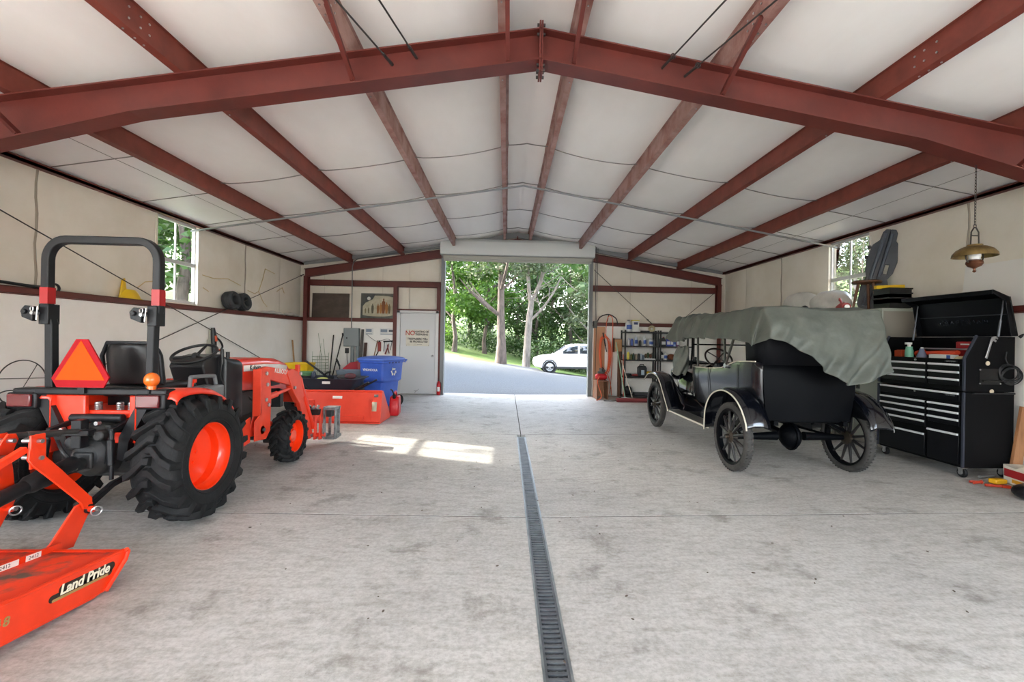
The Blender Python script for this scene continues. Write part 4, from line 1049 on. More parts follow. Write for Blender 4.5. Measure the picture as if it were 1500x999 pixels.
text('lid_lettering', 'CRAFTSMAN', .085, mat('embossed_black', '#33363d', .22, .5), lid, basis((D-.045, .52, 1.715), (0, -1, 0), (-.21, 0, 1)), ext=.004, space=1.25)
for y in (.035, W-.035):
    m = MB(); m.cyl((D-.16, y, 1.50), (D-.13, y, 1.72), .012, n=10); m.cyl((D-.13, y, 1.72), (D-.10, y, 1.95), .007, n=8); m.build('gas_strut', mat('strut_grey', '#5d6066', .35, .6), tc)
for x, y in ((.06, .05), (.06, W-.05), (D-.06, .05), (D-.06, W-.05)):
    m = MB(); m.lathe([(0, -.018), (.045, -.018), (.052, -.01), (.052, .01), (.045, .018), (0, .018)], (x, y, .052), (1, 0, 0), 24); c = m.build('caster', RUBBER, tc)
    m = MB(); m.box((x-.03, y-.03, .098), (x+.03, y+.03, .112)); m.box((x-.026, y-.022, .04), (x-.021, y+.022, .10)); m.box((x+.021, y-.022, .04), (x+.026, y+.022, .10)); m.cyl((x-.03, y, .052), (x+.03, y, .052), .022, n=12)
    m.build('caster_fork', STEEL, c)
m = MB(); m.box((.18, -.003, 1.02), (.42, .0, 1.19)); m.tube([(.19, -.03, 1.06), (.41, -.03, 1.06)], .008, 8)
m.build('power_outlet_plate', mat('outlet_black', '#08080a', .3), tc)
m = MB()
for x in (.185, .415):
    for z in (1.03, 1.18): m.cyl((x, -.007, z), (x, 0, z), .008, n=8)
m.build('plate_screws', STEEL, tc)
m = MB(); m.tube([(.10, -.02, .925), (.56, -.02, .925)], .007, 8); m.cyl((.10, -.02, .925), (.10, 0, .925), .009, n=8); m.cyl((.56, -.02, .925), (.56, 0, .925), .009, n=8); m.build('side_handle', mat('dark_handle', '#2b2b2e', .3, .5), tc)
for x, z in ((.27, 1.25), (.32, .945)):
    m = MB(); m.cyl((x, -.004, z), (x, 0, z), .024, n=20); m.build('round_sticker', mat('sticker_tan', '#c9b9a0', .5), tc)
# things on and in the chest
w = MB(); w.at((5.26, 4.605, 1.57)); w.prism([(-.085, -.20), (-.063, -.21), (-.010, -.03), (.004, -.012), (.03, -.03), (.04, -.012), (.02, .002), (.028, .012), (.05, .0), (.055, .016), (.02, .036), (-.012, .025), (-.026, -.005)], 'y', -.004, .006)
tag(w.build('wrench', STEEL, bev=.002), 'chrome adjustable wrench stuck on the side of the black tool chest', 'wrench')
m = MB()
for k in range(5): m.torus((5.43+.006*k, 4.595-.004*k, 1.22-.012*k), (.25, 1, .1*k-.2), .085+.006*(k % 3), .007, 28, 6)
m.tube(spline([(5.41, 4.60, 1.44), (5.40, 4.60, 1.36), (5.43, 4.598, 1.30)], 5), .007, 6)
tag(m.build('power_cord', BLACKP), 'black power cord coiled on the side of the tool chest', 'cord')
tz_ = 1.307
def at_tray(name, label, cat, fn, material, **k):
    m = MB(); fn(m); return tag(m.build(name, material, **k), label, cat)
b = at_tray('parts_box', 'small orange box in the far corner of the open tool chest', 'box', lambda m: (m.box((5.06, 5.50, tz_), (5.14, 5.60, tz_+.12)), m.box((5.075, 5.515, tz_+.12), (5.125, 5.585, tz_+.128))), mat('orange_red_plastic', '#b8431f', .45), bev=.006)
m = MB(); m.lathe([(0, 0), (.042, 0), (.045, .02), (.042, .12), (.034, .15), (.034, .17), (0, .17)], (5.08, 5.41, tz_), (0, 0, 1), 16); o = tag(m.build('spray_bottle', mat('mint_green', '#6fae94', .45)), 'mint green bottle standing in the open tool chest tray', 'bottle')
m = MB(); m.cyl((5.08, 5.41, tz_+.17), (5.08, 5.41, tz_+.20), .018, n=12); m.cbox((5.07, 5.41, tz_+.21), (.07, .03, .025)); m.build('nozzle', WHITE, o)
m = MB(); m.lathe([(0, 0), (.05, 0), (.052, .06), (.03, .11), (.02, .15), (0, .15)], (5.14, 5.30, tz_), (0, 0, 1), 16); o = tag(m.build('funnel_bottle', mat('slate_blue', '#6f7890', .45)), 'slate blue squat bottle beside the mint green one in the tool chest', 'bottle')
m = MB(); m.cyl((5.14, 5.30, tz_+.15), (5.14, 5.30, tz_+.165), .014, n=10); m.build('cap', WHITE, o)
at_tray('screwdriver_case', 'flat orange tool case lying along the tool chest tray', 'case', lambda m: m.cbox((5.09, 5.24, tz_+.02), (.10, .30, .04), rz=.1), mat('burnt_orange', '#b5522c', .5), bev=.006)
at_tray('pipe_wrench', 'long orange red pipe tool lying across the tool chest tray', 'tool', lambda m: (m.tube([(5.22, 5.42, tz_+.09), (5.14, 4.86, tz_+.11)], .026, 8), m.tube([(5.24, 5.46, tz_+.08), (5.22, 5.36, tz_+.1)], .04, 8)), mat('signal_orange', '#d6492a', .45))
at_tray('breaker_bar', 'silver breaker bar lying across the tool chest tray', 'bar', lambda m: (m.tube([(5.20, 5.35, tz_+.15), (5.16, 4.74, tz_+.15)], .010, 8), m.sph((5.16, 4.74, tz_+.15), .02, 10, 6)), STEEL)
o = at_tray('paper_carton', 'white paper carton in the near end of the tool chest tray', 'carton', lambda m: m.box((5.05, 4.86, tz_), (5.15, 5.12, tz_+.085)), WHITE, bev=.004)
m = MB(); m.box((5.048, 4.862, tz_+.01), (5.05, 4.905, tz_+.08)); m.build('blue_print', mat('label_blue', '#3c5ca6', .5), o)
m = MB(); m.at((5.09, 4.77, tz_+.035)); m.sph((0, 0, 0), (.055, .075, .04), 14, 8)
tag(m.build('rag', mat('straw_rag', '#c8b795', .8, col2='#a8946c', scale=30, bump=.4)), 'straw coloured rag in the near corner of the tool chest tray', 'rag')
o = at_tray('tool_case', 'red tool case standing at the back of the open tool chest', 'case', lambda m: m.box((5.38, 4.70, tz_), (5.46, 5.12, tz_+.24)), mat('case_red', '#a3121b', .4), bev=.012)
m = MB(); m.box((5.377, 4.80, tz_+.20), (5.381, 4.9, tz_+.215)); m.box((5.377, 4.96, tz_+.20), (5.381, 5.06, tz_+.215)); m.build('label_strip', WHITE, o)
# ================================================================ METAL CABINETS AND WHAT STANDS ON THEM
CAB = mat('pale_green_grey_cabinet', '#a4aaa0', .42, col2='#9aa096', scale=2)
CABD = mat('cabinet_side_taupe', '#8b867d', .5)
for i, (y0, y1, lab) in enumerate(((5.96, 6.86, 'tall grey metal cabinet behind the black tool chest'), (6.88, 7.78, 'second grey metal cabinet from the tool chest, mostly hidden by the antique car'), (7.80, 8.70, 'third grey metal cabinet from the tool chest, hidden behind the antique car'))):
    c = thing('metal_cabinet', lab, 'cabinet', (5.2, y0, .065)); w = y1-y0
    m = MB(); m.box((.02, 0, .06), (.49, w, 1.935)); m.box((.05, .01, 0), (.47, w-.01, .06)); m.build('cabinet_body', CABD, c, bev=.004)
    m = MB(); m.box((-.005, -.004, 1.90), (.49, w+.004, 1.94)); m.box((-.003, -.003, .04), (.02, .012, 1.94)); m.build('frame', CAB, c, bev=.003)
    for a, b in ((.012, w/2-.003), (w/2+.003, w-.008)):
        m = MB(); m.box((.0, a, .07), (.02, b, 1.895)); d = m.build('door', CAB, c, bev=.003)
        hx = (b-.05) if a < .1 else (a+.05)
        m = MB(); m.box((-.008, hx-.03, .78), (.001, hx+.03, .92)); m.box((-.02, hx-.012, .80), (-.008, hx+.012, .90)); m.build('handle', mat('handle_dark', '#3a3d3d', .35, .5), d)
zt = 2.008
for k in range(3):
    c = thing('nesting_crate', ['bottom', 'middle', 'top'][k]+' black plastic crate of the stack on the grey cabinet', 'crate', (5.48, 6.115, zt+.004+.066*k), 0, 'black crates stacked on the cabinet')
    m = MB(); a, b, h = .155, .135, .15
    for s in (-1, 1):
        m.box((-a, s*b-.004, 0), (a, s*b+.004, h)); m.box((s*a-.004, -b, 0), (s*a+.004, b, h))
    m.box((-a, -b, 0), (a, b, .006)); m.build('crate_body', BLACKP, c)
    m = MB()
    for s in (-1, 1): m.box((-a-.012, s*(b+.004)-.010, h-.02), (a+.012, s*(b+.004)+.010, h)); m.box((s*(a+.004)-.010, -b-.01, h-.02), (s*(a+.004)+.010, b+.01, h))
    m.build('rim', BLACKP, c)
st = thing('wooden_stool', 'small wooden stool standing on the grey cabinet under the leaning creeper', 'stool', (5.38, 6.45, zt))
WD = mat('stool_wood', '#6f4629', .5, col2='#55351f', scale=14, stretch=(1, 1, .2))
m = MB(); m.lathe([(0, .40), (.17, .40), (.185, .41), (.185, .43), (.17, .44), (0, .435)], (0, 0, 0), (0, 0, 1), 28); m.build('seat', WD, st)
for a in (40, 160, 280):
    a = math.radians(a); m = MB(); m.tube([(.10*math.cos(a), .10*math.sin(a), .41), (.17*math.cos(a), .17*math.sin(a), .005)], [.022, .015], 10); m.build('leg', WD, st)
m = MB(); m.cbox((5.44, 6.12, zt+.312), (.40, .055, .05), rz=-.05, ry=-.05); o = tag(m.build('spirit_level', mat('level_yellow', '#e2b81c', .4), bev=.006), 'yellow spirit level lying across the black crates', 'level')
m = MB(); m.cyl((5.41, 6.12, zt+.313), (5.47, 6.12, zt+.313), .014, n=10); m.build('vial', mat('vial_green', '#9fb34a', .2), o)
# mechanic's creeper leaning against the wall
cr = thing('mechanic_creeper', 'charcoal plastic mechanic creeper leaning upright against the right wall', 'creeper', (5.58, 6.68, zt))
ax = (Vector((5.82, 6.52, 3.27))-Vector((5.58, 6.68, zt))).normalized(); nn = Vector((-.62, -.72, .0)); nn = (nn-ax*nn.dot(ax)).normalized(); wv = ax.cross(nn)
T = Matrix((wv, nn, ax)).transposed().to_4x4(); CRM = mat('charcoal_plastic', '#3b4046', .45, col2='#32363c', scale=6)
out = [(-.10, .0), (-.15, .10), (-.17, .40), (-.13, .52), (-.17, .62), (-.19, .80), (-.17, 1.02), (-.10, 1.10), (-.09, 1.22), (-.06, 1.27), (.06, 1.27), (.09, 1.22), (.10, 1.10), (.17, 1.02), (.19, .80), (.17, .62), (.13, .52), (.17, .40), (.15, .10), (.10, .0)]
sl = [(.055, .50), (.055, .36), (.115, .36), (.115, .50)]
m = MB(); m.T = T
L1 = [p for p in out if p[0] < 0]; R1 = [p for p in out if p[0] > 0]
m.prism(L1+[(0, 1.27), (0, 0)], 'y', -.02, .02)
m.prism([(0, 0), (0, 1.27)]+[p for p in R1 if p[1] >= .79]+[(.10, .74), (.055, .74), (.055, .60), (.10, .60)]+[p for p in R1 if p[1] < .56], 'y', -.02, .02)
m.prism([(.10, .78), (.19, .80), (.17, .62), (.13, .52), (.10, .56)], 'y', -.02, .02)
m.build('creeper_board', CRM, cr, bev=.008)
m = MB(); m.T = T; m.tube([(-.06, .03, .08), (-.075, .04, .6), (-.05, .03, 1.2)], .025, 8); m.tube([(.02, .028, .55), (.03, .03, 1.2)], .02, 8); m.build('raised_rail', mat('creeper_rail', '#59616b', .35), cr)
for zc in (.22, .82, .98):
    m = MB(); m.T = T; m.lathe([(0, -.012), (.028, -.012), (.028, .012), (0, .012)], (-.20, .0, zc), (0, 1, 0), 16); m.build('caster', BLACKP, cr)
# red air tool, white bundles, dark bottle, folded grey flap
at = thing('air_tool', 'red air tool lying on the grey cabinet next to the creeper', 'tool', (5.32, 6.82, zt)); at.scale = (1.35, 1.35, 1.35)
m = MB(); m.tube([(-.06, -.12, .05), (.0, .0, .06), (.04, .12, .05)], [.045, .055, .04], 12); m.tube([(.0, .02, .09), (.03, .1, .16), (.06, .14, .14)], [.012, .012, .012], 8); m.build('tool_body', mat('tool_red', '#b31d1f', .35), at)
m = MB(); m.cyl((-.06, -.12, .05), (-.09, -.17, .045), .025, n=12); m.build('nose', STEEL, at)
def sack(name, lab, cat, c, d, mt, seed, rz=0):
    rr = random.Random(seed); m = MB(); m.at(c, rz=rz); n, k = 22, 14; rows = []
    for j in range(k+1):
        p = -PI/2+PI*j/k; row = []
        for i in range(n):
            t = 2*PI*i/n; q = 1+.07*math.sin(3*t+j*.7+seed)+.05*math.sin(7*t+seed*2+j)
            x, y, z = math.cos(p)**.7*math.cos(t)*q, math.cos(p)**.7*math.sin(t)*q, math.sin(p)*(1+.05*math.sin(5*t+seed))
            row.append((x*d[0]/2, y*d[1]/2, max(-.46, z*.5)*d[2]))
        rows.append(row)
    m.sheet(rows, wrap=True); return tag(m.build(name, mt, sub=1, smooth=80), lab, cat)
WB = mat('white_sheeting', '#dedcd6', .5, col2='#cdcac4', scale=5, bump=.2, bscale=9)
sack('sheeting_bundle', 'large smooth white bundle on the cabinets below the right window', 'bundle', (5.50, 7.34, zt+.19), (.42, .82, .40), WB, 2)
sack('white_bundle', 'white sheeting bundle at the far end of the cabinets', 'bundle', (5.66, 8.36, 2.235), (.36, 1.0, .48), WB, 5)
tag(MB().lathe([(0, 0), (.06, 0), (.065, .02), (.065, .10), (.05, .14), (.02, .16), (0, .16)], (5.27, 7.66, zt), (0, 0, 1), 18).build('dark_bottle', BLACKP), 'round black bottle at the far end of the grey cabinets', 'bottle')
m = MB(); rows = [[(5.22+.24*u, 7.84+.6*v, zt+.03+.05*math.sin(PI*v)*math.sin(PI*min(1, u+.15))) for u in [i/8 for i in range(9)]] for v in [i/10 for i in range(11)]]
m.sheet(rows); tag(m.build('folded_cover', mat('cover_grey', '#8b8f87', .6, bump=.2, bscale=10), solid=.03), 'folded grey cover lying on the far end of the cabinets', 'cover')
# white boards leaning on the wall rail
for k, (y0, y1, z1, dx, lab) in enumerate(((4.80, 5.44, 2.50, .0, 'wide white panel standing on the red wall rail behind the tool chest'), (4.72, 4.80, 2.49, -.03, 'narrow white board edge at the right end of the wall rail'))):
    m = MB(); x = XR-.05+dx
    m.prism([(x-.05, 1.962), (x, z1), (x+.012, z1), (x-.038, 1.962)], 'y', y0, y1); tag(m.build('whiteboard', mat('board_white', '#e6e5e1', .5)), lab, 'panel')
# lantern on a chain
lt = thing('hanging_lantern', 'antique brass oil lantern hanging on a chain from the red roof beam', 'lantern', (4.09, YF-.07, 0)); lt.scale = (.74, .74, 1)
BRASS = mat('aged_brass', '#8a7448', .35, .8, col2='#6a5634', scale=10)
m = MB(); z = 3.06
while z > 2.56:
    k = int(round((3.06-z)/.026)) % 2; m.tube([Vector((0, 0, z))+(Vector((math.cos(a)*.009, 0, 0)) if k else Vector((0, math.cos(a)*.009, 0)))+Vector((0, 0, math.sin(a)*.018)) for a in [2*PI*i/10 for i in range(10)]], .003, 5, closed=True); z -= .026
m.build('chain', mat('chain_dark', '#3b3632', .5, .6), lt)
m = MB(); m.tube([(-.052, 0, 2.36), (-.045, 0, 2.49), (-.012, 0, 2.53), (.012, 0, 2.53), (.045, 0, 2.49), (.052, 0, 2.36)], .007, 8); m.tube([(-.046, 0, 2.46), (.046, 0, 2.46)], .005, 8); m.torus((0, 0, 2.545), (0, 1, 0), .016, .004, 14, 6)
for s in (-1, 1): m.tube(spline([(s*.10, 0, 2.32), (s*.105, 0, 2.26), (s*.07, 0, 2.22), (s*.05, 0, 2.215)], 5), .007, 8)
m.build('hanger_frame', mat('lantern_iron', '#2b2622', .45, .5), lt)
m = MB(); m.lathe([(.03, 2.38), (.07, 2.38), (.075, 2.365), (.11, 2.36), (.165, 2.335), (.20, 2.30), (.205, 2.275), (.20, 2.275), (.19, 2.295), (.15, 2.325), (.07, 2.35), (.03, 2.352)], (0, 0, 0), (0, 0, 1), 40, closed=True); m.build('lamp_shade', BRASS, lt)
m = MB(); m.lathe([(.045, 2.35), (.055, 2.31), (.06, 2.28), (.05, 2.245), (.04, 2.24)], (0, 0, 0), (0, 0, 1), 24); m.build('glass_chimney', mat('frosted_glass', '#d8d8d4', .3), lt)
m = MB(); m.lathe([(0, 2.25), (.05, 2.25), (.075, 2.235), (.08, 2.215), (.06, 2.19), (.03, 2.18), (.012, 2.17), (.01, 2.155), (.02, 2.15), (.012, 2.14), (0, 2.135)], (0, 0, 0), (0, 0, 1), 28); m.build('oil_font', mat('copper_font', '#6b4430', .3, .7), lt)
# ---- clutter on the floor beside the chest
m = MB(); m.cbox((5.545, 4.575, .46), (.11, .03, .78), rz=.0, ry=.16); tag(m.build('wood_plank', mat('plank_wood', '#a0714c', .6, col2='#855a3a', scale=8, stretch=(3, 3, .4))), 'brown wooden board leaning beside the tool chest', 'board')
bx = thing('detergent_box', 'white carton with red and yellow print on the floor by the tool chest', 'carton', (5.36, 4.37, .062), -.2)
m = MB(); m.prism([(-.14, 0), (-.15, .20), (-.11, .225), (.0, .17), (.14, .19), (.13, 0)], 'x', -.09, .09); m.build('carton_body', mat('carton_white', '#dcd7c8', .5), bx, bev=.006)
m = MB(); m.box((-.05, -.155, .10), (.092, -.142, .17)); m.box((-.0925, -.11, .07), (-.0905, .12, .15)); m.build('red_print', mat('print_red', '#a01f24', .5), bx)
m = MB(); m.box((-.0925, -.11, .02), (-.0905, .03, .055)); m.build('yellow_print', mat('print_yellow', '#d8a02e', .5), bx)
m = MB(); m.at((4.96, 4.44, .060), rz=.2); m.tube([(-.09, 0, .015), (.02, .01, .016), (.03, .01, .016)], [.012, .014, .02], 8); m.tube([(-.07, .05, .015), (.02, .01, .016)], [.012, .014], 8); o = tag(m.build('pliers', mat('plier_red', '#b33a22', .45)), 'orange handled pliers lying on the floor before the tool chest', 'pliers')
m = MB(); m.at((4.96, 4.44, .060), rz=.2); m.tube([(.03, .01, .016), (.09, .02, .016)], [.016, .006], 8); m.build('jaws', STEEL, o)
m = MB(); m.at((5.02, 4.33, .060), rz=-.3); m.tube([(-.1, 0, .016), (.03, 0, .016)], .014, 8); m.box((.03, -.02, .004), (.10, .02, .03)); tag(m.build('red_scraper', MATS['plier_red']), 'orange red scraper on the floor near the front caster', 'scraper')
m = MB(); m.at((5.16, 4.45, .062), rz=.1); m.box((-.07, -.04, 0), (.07, .04, .05)); m.cyl((.07, 0, .025), (.10, 0, .025), .015, n=10); tag(m.build('yellow_tape_measure', mat('tape_yellow', '#e0a81c', .4), bev=.012), 'yellow tool lying on the floor against the white carton', 'tool')
m = MB(); m.at((5.24, 4.62, .062), rz=.1); m.tube([(-.1, 0, .018), (.12, .03, .018)], [.016, .02], 8); tag(m.build('grey_torch', mat('torch_grey', '#6a6a66', .5)), 'grey stick shaped tool on the floor under the tool chest side', 'tool')
sack('black_bag', 'crumpled black plastic bag on the floor at the right edge', 'bag', (5.06, 4.03, .112), (.50, .30, .13), mat('black_bag_film', '#17161a', .3, bump=.5, bscale=14), 8, .4)
m = MB(); m.tube([(5.72, 4.74, 1.60), (5.79, 4.62, 1.72)], .017, 10); o = tag(m.build('bolt_cutter', BLACKP), 'bolt cutter hanging by the wall with a red grip handle', 'bolt cutter')
m = MB(); m.tube([(5.775, 4.645, 1.695), (5.84, 4.53, 1.81)], .021, 10); m.build('grip', mat('grip_red', '#b02c26', .45), o)
m = MB(); rd_ = random.Random(17)
for k in range(90):
    x, y = rd_.uniform(-4.6, 5.2), rd_.uniform(1.2, 10.5)
    if k < 60: x, y = rd_.uniform(-2.0, 3.2), rd_.uniform(1.6, 6.5)
    m.at((x, y, fz(x)+.002), rz=rd_.random()*6.28); q = rd_.uniform(.004, .015); m.sph((0, 0, .002), (q, q*.5, .003), 6, 4)
tag(m.build('floor_debris', mat('leaf_bit_brown', '#5d5146', .9)), 'small scattered bits of leaf and grit lying on the concrete floor', 'debris', kind='stuff')
# ================================================================ LEFT WALL
xw = XL+LED
for i, y in enumerate((8.62, 8.98)):
    m = MB(); m.lathe([(.09, -.075), (.11, -.095), (.15, -.095), (.165, -.07), (.170, -.03), (.170, .03), (.165, .07), (.15, .095), (.11, .095), (.09, .075)], (0, 0, 0), (1, 0, 0), 40, closed=True)
    for k in range(4): m.torus((-.06+.04*k, 0, 0), (1, 0, 0), .168, .007, 40, 5)
    o = m.build('small_tyre', mat('small_tyre_rubber', '#34373a', .7), smooth=50); o.location = (XL+.15, y, 2.13); o.rotation_euler = (0, -.16, .0)
    tag(o, ['small bare tyre on the wall rail, nearer the window', 'small bare tyre on the wall rail, farther from the window'][i], 'tyre', 'small tyres on the wall rail')
YEL = mat('funnel_yellow', '#dcb41c', .4)
yf = thing('plastic_scoop', 'yellow plastic scoop standing on the left wall rail', 'scoop', (XL+.09, 6.42, 1.958))
m = MB(); rows = []
for i in range(9):
    v = i/8; rows.append([(.07*math.cos(a)*(1-.5*v*v), .17*math.sin(a)*(1-.5*v*v)-.0*v, .13*v) for a in [2*PI*k/20 for k in range(20)]])
m.sheet(rows, wrap=True); m.box((-.06, -.15, 0), (.06, .15, .008)); m.build('scoop_bowl', YEL, yf, smooth=60)
m = MB(); m.prism([(-.17, .0), (-.13, .26), (-.09, .28), (-.06, .10), (-.02, .03)], 'x', -.012, .012); m.build('spout', YEL, yf, bev=.006)
m = MB(); m.tube([(XL+.10, 4.2, 2.02), (XL+.10, 5.05, 1.985), (XL+.10, 5.35, 1.98)], [.016, .016, .02], 10); m.torus((XL+.10, 5.38, 1.99), (1, 0, 0), .045, .014, 20, 8)
tag(m.build('trimmer_shaft', BLACKP), 'long black tool shaft lying on the left wall rail', 'tool')
for i, (y0, y1, z, r) in enumerate(((9.75, 10.75, 1.985, .05), (10.75, 11.5, 1.99, .055))):
    m = MB(); rows = []
    for k in range(19):
        v = k/18; q = r*math.sin(PI*min(max(v, .03), .97))**.35
        rows.append([(XL+.085+q*1.1*math.cos(a), y0+(y1-y0)*v, z-.025+q*.7+q*.75*math.sin(a)+.01*math.sin(v*17)) for a in [2*PI*j/14 for j in range(14)]])
    m.sheet(rows, wrap=True); tag(m.build('insulation_roll', WB, smooth=80), ['long roll of white insulation on the wall rail beyond the tyres', 'short roll of white insulation in the back left corner'][i], 'roll', 'white insulation rolls on the wall rail')
m = MB(); xh = xw+.03
m.torus((xh, 4.95, .92), (1, 0, 0), .25, .006, 48, 6); m.torus((xh, 4.82, .66), (1, 0, 0), .20, .006, 40, 6)
m.tube([(xh, 4.72, .99), (xh, 5.19, .96)], .004, 5); m.tube([(xh, 5.1, 1.12), (xh, 4.85, .69)], .004, 5); m.tube([(xh, 4.75, .75), (xh, 5.0, .62)], .004, 5)
tag(m.build('wire_hoop_stand', ROD), 'dark wire plant hoop frame hanging on the left wall', 'wire frame')
stp = thing('trimmer_harness', 'black harness strap with orange trim hanging on the left wall behind the steering wheel', 'strap', (xw+.035, 8.02, 0))
m = MB(); m.tube([(0, 0, 1.60), (.01, .01, 1.45), (.015, .02, 1.2), (.01, .03, 1.0)], [.03, .045, .04, .035], 8); m.tube(spline([(.01, .03, 1.45), (.03, .16, 1.36), (.03, .22, 1.25), (.02, .10, 1.18), (.01, .03, 1.22)], 5), .016, 8); m.build('strap_webbing', BLACKP, stp)
m = MB(); m.tube([(.045, .0, 1.46), (.055, .01, 1.36)], .022, 8); m.tube([(.04, .05, 1.22), (.045, .16, 1.20)], .012, 8); m.build('orange_pad', mat('pad_orange', '#c8542e', .6), stp)
m = MB(); m.prism([(-.10, .95), (-.12, 1.2), (-.09, 1.38), (-.05, 1.40), (-.04, 1.55), (-.01, 1.58), (-.0, 1.2), (-.02, .95)], 'x', xw+.005, xw+.02); o = m.build('plastic_guard', mat('guard_cream', '#b9b7a9', .5)); o.location = (0, 8.0, 0)
tag(o, 'pale plastic guard standing on the left wall behind the harness strap', 'guard')
# ================================================================ BACK WALL, LEFT HALF
yb = YB-.155
pic = thing('dark_painting', 'dark brown unframed painting leaning on the wall rail in the left corner', 'painting', (-4.56, YB-.06, 1.972))
m = MB(); m.cbox((0, 0, .315), (.94, .025, .63), rx=-.05); m.build('canvas', mat('dark_canvas', '#463a31', .6, col2='#5d5147', scale=3.2, mix=(.45, .75), stretch=(.8, 1, 1.6)), pic)
pic = thing('figure_painting', 'painting of pale ground with standing brown figures and a white moon', 'painting', (-3.36, YB-.06, 1.972))
m = MB(); m.cbox((0, 0, .325), (.85, .03, .65), rx=-.05); pc = m.build('canvas', mat('grey_black_canvas', '#4c4d49', .6, col2='#6a6a62', scale=4), pic)
Tp = Matrix.Translation((0, 0, .325)) @ Matrix.Rotation(-.05, 4, 'X')
m = MB(); m.T = Tp; rows = [[(.385*s*(.35+.65*(1 if True else 0))*q+.015, -.0165, (.27*w_)*(1-.12*abs(s)**3)-.005) for s in [i/8-1 for i in range(17)] for q in (1,)] for w_ in [j/6*2-1 for j in range(7)]]
m.sheet(rows); m.build('pale_ground', mat('pale_ochre_paint', '#a9a28a', .6, col2='#c5bfa8', scale=5), pc, recalc=False)
m = MB(); m.T = Tp; m.prism([(-.40, .31), (-.40, -.05), (-.3, .08), (-.12, .17), (-.05, .31)], 'y', -.018, -.0166); m.build('dark_sky', mat('dark_sky_paint', '#3c3f40', .6, col2='#55584f', scale=5), pc)
m = MB(); m.T = Tp; m.prism([(-.22+.045*math.cos(a), .19+.045*math.sin(a)) for a in [2*PI*i/20 for i in range(20)]], 'y', -.0195, -.018); m.build('moon', mat('moon_white', '#d5d6cf', .5), pc)
def figure(m, x, h, w): m.prism([(x-w*.5, -.2), (x-w*.8, -.2+h*.45), (x-w*.7, -.2+h*.78), (x-w*.25, -.2+h*.82), (x-w*.3, -.2+h*.95), (x, -.2+h), (x+w*.3, -.2+h*.95), (x+w*.25, -.2+h*.82), (x+w*.7, -.2+h*.78), (x+w*.8, -.2+h*.45), (x+w*.5, -.2)], 'y', -.019, -.0167)
for x, h, w, c in ((-.30, .14, .025, '#7b7257'), (-.22, .17, .025, '#6f674f'), (-.12, .26, .04, '#55513f'), (.02, .26, .04, '#8a5a2e'), (.09, .28, .045, '#a8743a'), (.16, .40, .06, '#7b4a25'), (.24, .30, .05, '#a06b35'), (.31, .25, .04, '#6a5a3c')):
    m = MB(); m.T = Tp; figure(m, x, h, w); m.build('painted_figure', mat('paint_'+c[1:], c, .6), pc)
# electrical box and conduit
el = thing('electrical_panel', 'grey electrical panel box with two grey conduits below it', 'electrical panel', (-3.95, yb, 0))
GB = mat('panel_grey', '#7f8688', .45)
m = MB(); m.box((-.19, -.13, 1.235), (.19, 0, 1.705)); m.build('panel_box', GB, el, bev=.008)
m = MB(); m.box((-.18, -.14, 1.245), (.18, -.128, 1.695)); d = m.build('door', mat('panel_door_grey', '#868d8f', .4), el, bev=.006)
m = MB(); m.cyl((-.10, -.155, 1.45), (-.10, -.14, 1.45), .018, n=12); m.build('latch', BLACKP, d)
for x in (.02, .15): m = MB(); m.cyl((x, -.07, .08), (x, -.07, 1.24), .045, n=14); m.build('conduit', GB, el)
m = MB(); m.tube(spline([(-.02, -.05, 1.70), (-.02, -.05, 2.6), (-.02, -.06, 3.25)], 4)+spline([(-.01, -.07, 3.30), (.06, -.10, 3.43), (.30, -.12, 3.515), (1.2, -.14, 3.66), (2.25, -.14, 3.835)], 5), .013, 8); m.build('conduit_run', mat('conduit_run_grey', '#6d6f6f', .4, .5), el)
m = MB(); m.box((-.16, -.09, 1.06), (-.09, -.01, 1.19)); m.tube(spline([(-.12, -.06, 1.06), (-.11, -.06, .85), (-.08, -.05, .62), (-.12, -.04, .5)], 5), .008, 6); tag(m.build('outlet_plug', BLACKP), 'black plug with a dangling lead beside the electrical panel', 'plug').location = (-3.95, yb, 0)
# bars and tools leaning on the back wall
def lean(name, lab, cat, p, q, r, mt, head=None, hm=None, grp=None):
    m = MB(); m.tube([p, q], r, 8); o = tag(m.build(name, mt), lab, cat, grp)
    if head: h = MB(); head(h); h.build('head', hm or mt, o)
    return o
IRON = mat('dark_iron_bar', '#2f2e2d', .5, .5)
lean('pry_bar', 'straight dark iron bar leaning on the back wall left of the panel', 'bar', (-4.44, yb-.30, .05), (-4.43, yb-.02, 1.52), .016, IRON)
lean('digging_bar', 'dark digging bar with a flared top leaning beside the straight bar', 'bar', (-4.42, yb-.34, .05), (-4.20, yb-.03, 1.50), .015, IRON, lambda h: h.tube([(-4.20, yb-.03, 1.48), (-4.185, yb-.025, 1.57)], [.014, .034], 8))
lean('hoe_shaft', 'wooden tool handle leaning in the back left corner', 'handle', (-4.96, 10.75, .07), (-5.17, 10.95, 1.38), .019, mat('ash_handle', '#9a7448', .55))
DKW = mat('dark_stained_board', '#4b2f26', .6, col2='#3a241d', scale=10)
for i, (x0, x1, z1, mt, lb) in enumerate(((-3.72, -3.66, 1.68, mat('grey_board', '#4f4c48', .6), 'tall dark grey board edge leaning right of the electrical panel'), (-3.64, -3.57, 1.34, DKW, 'short dark stained board leaning right of the electrical panel'))):
    m = MB(); m.prism([(yb-.32, .05), (yb-.04, z1), (yb-.01, z1), (yb-.29, .05)], 'x', x0, x1) if True else 0; o = m.build('leaning_board', mt); o.rotation_euler = (0, 0, 0); tag(o, lb, 'board')
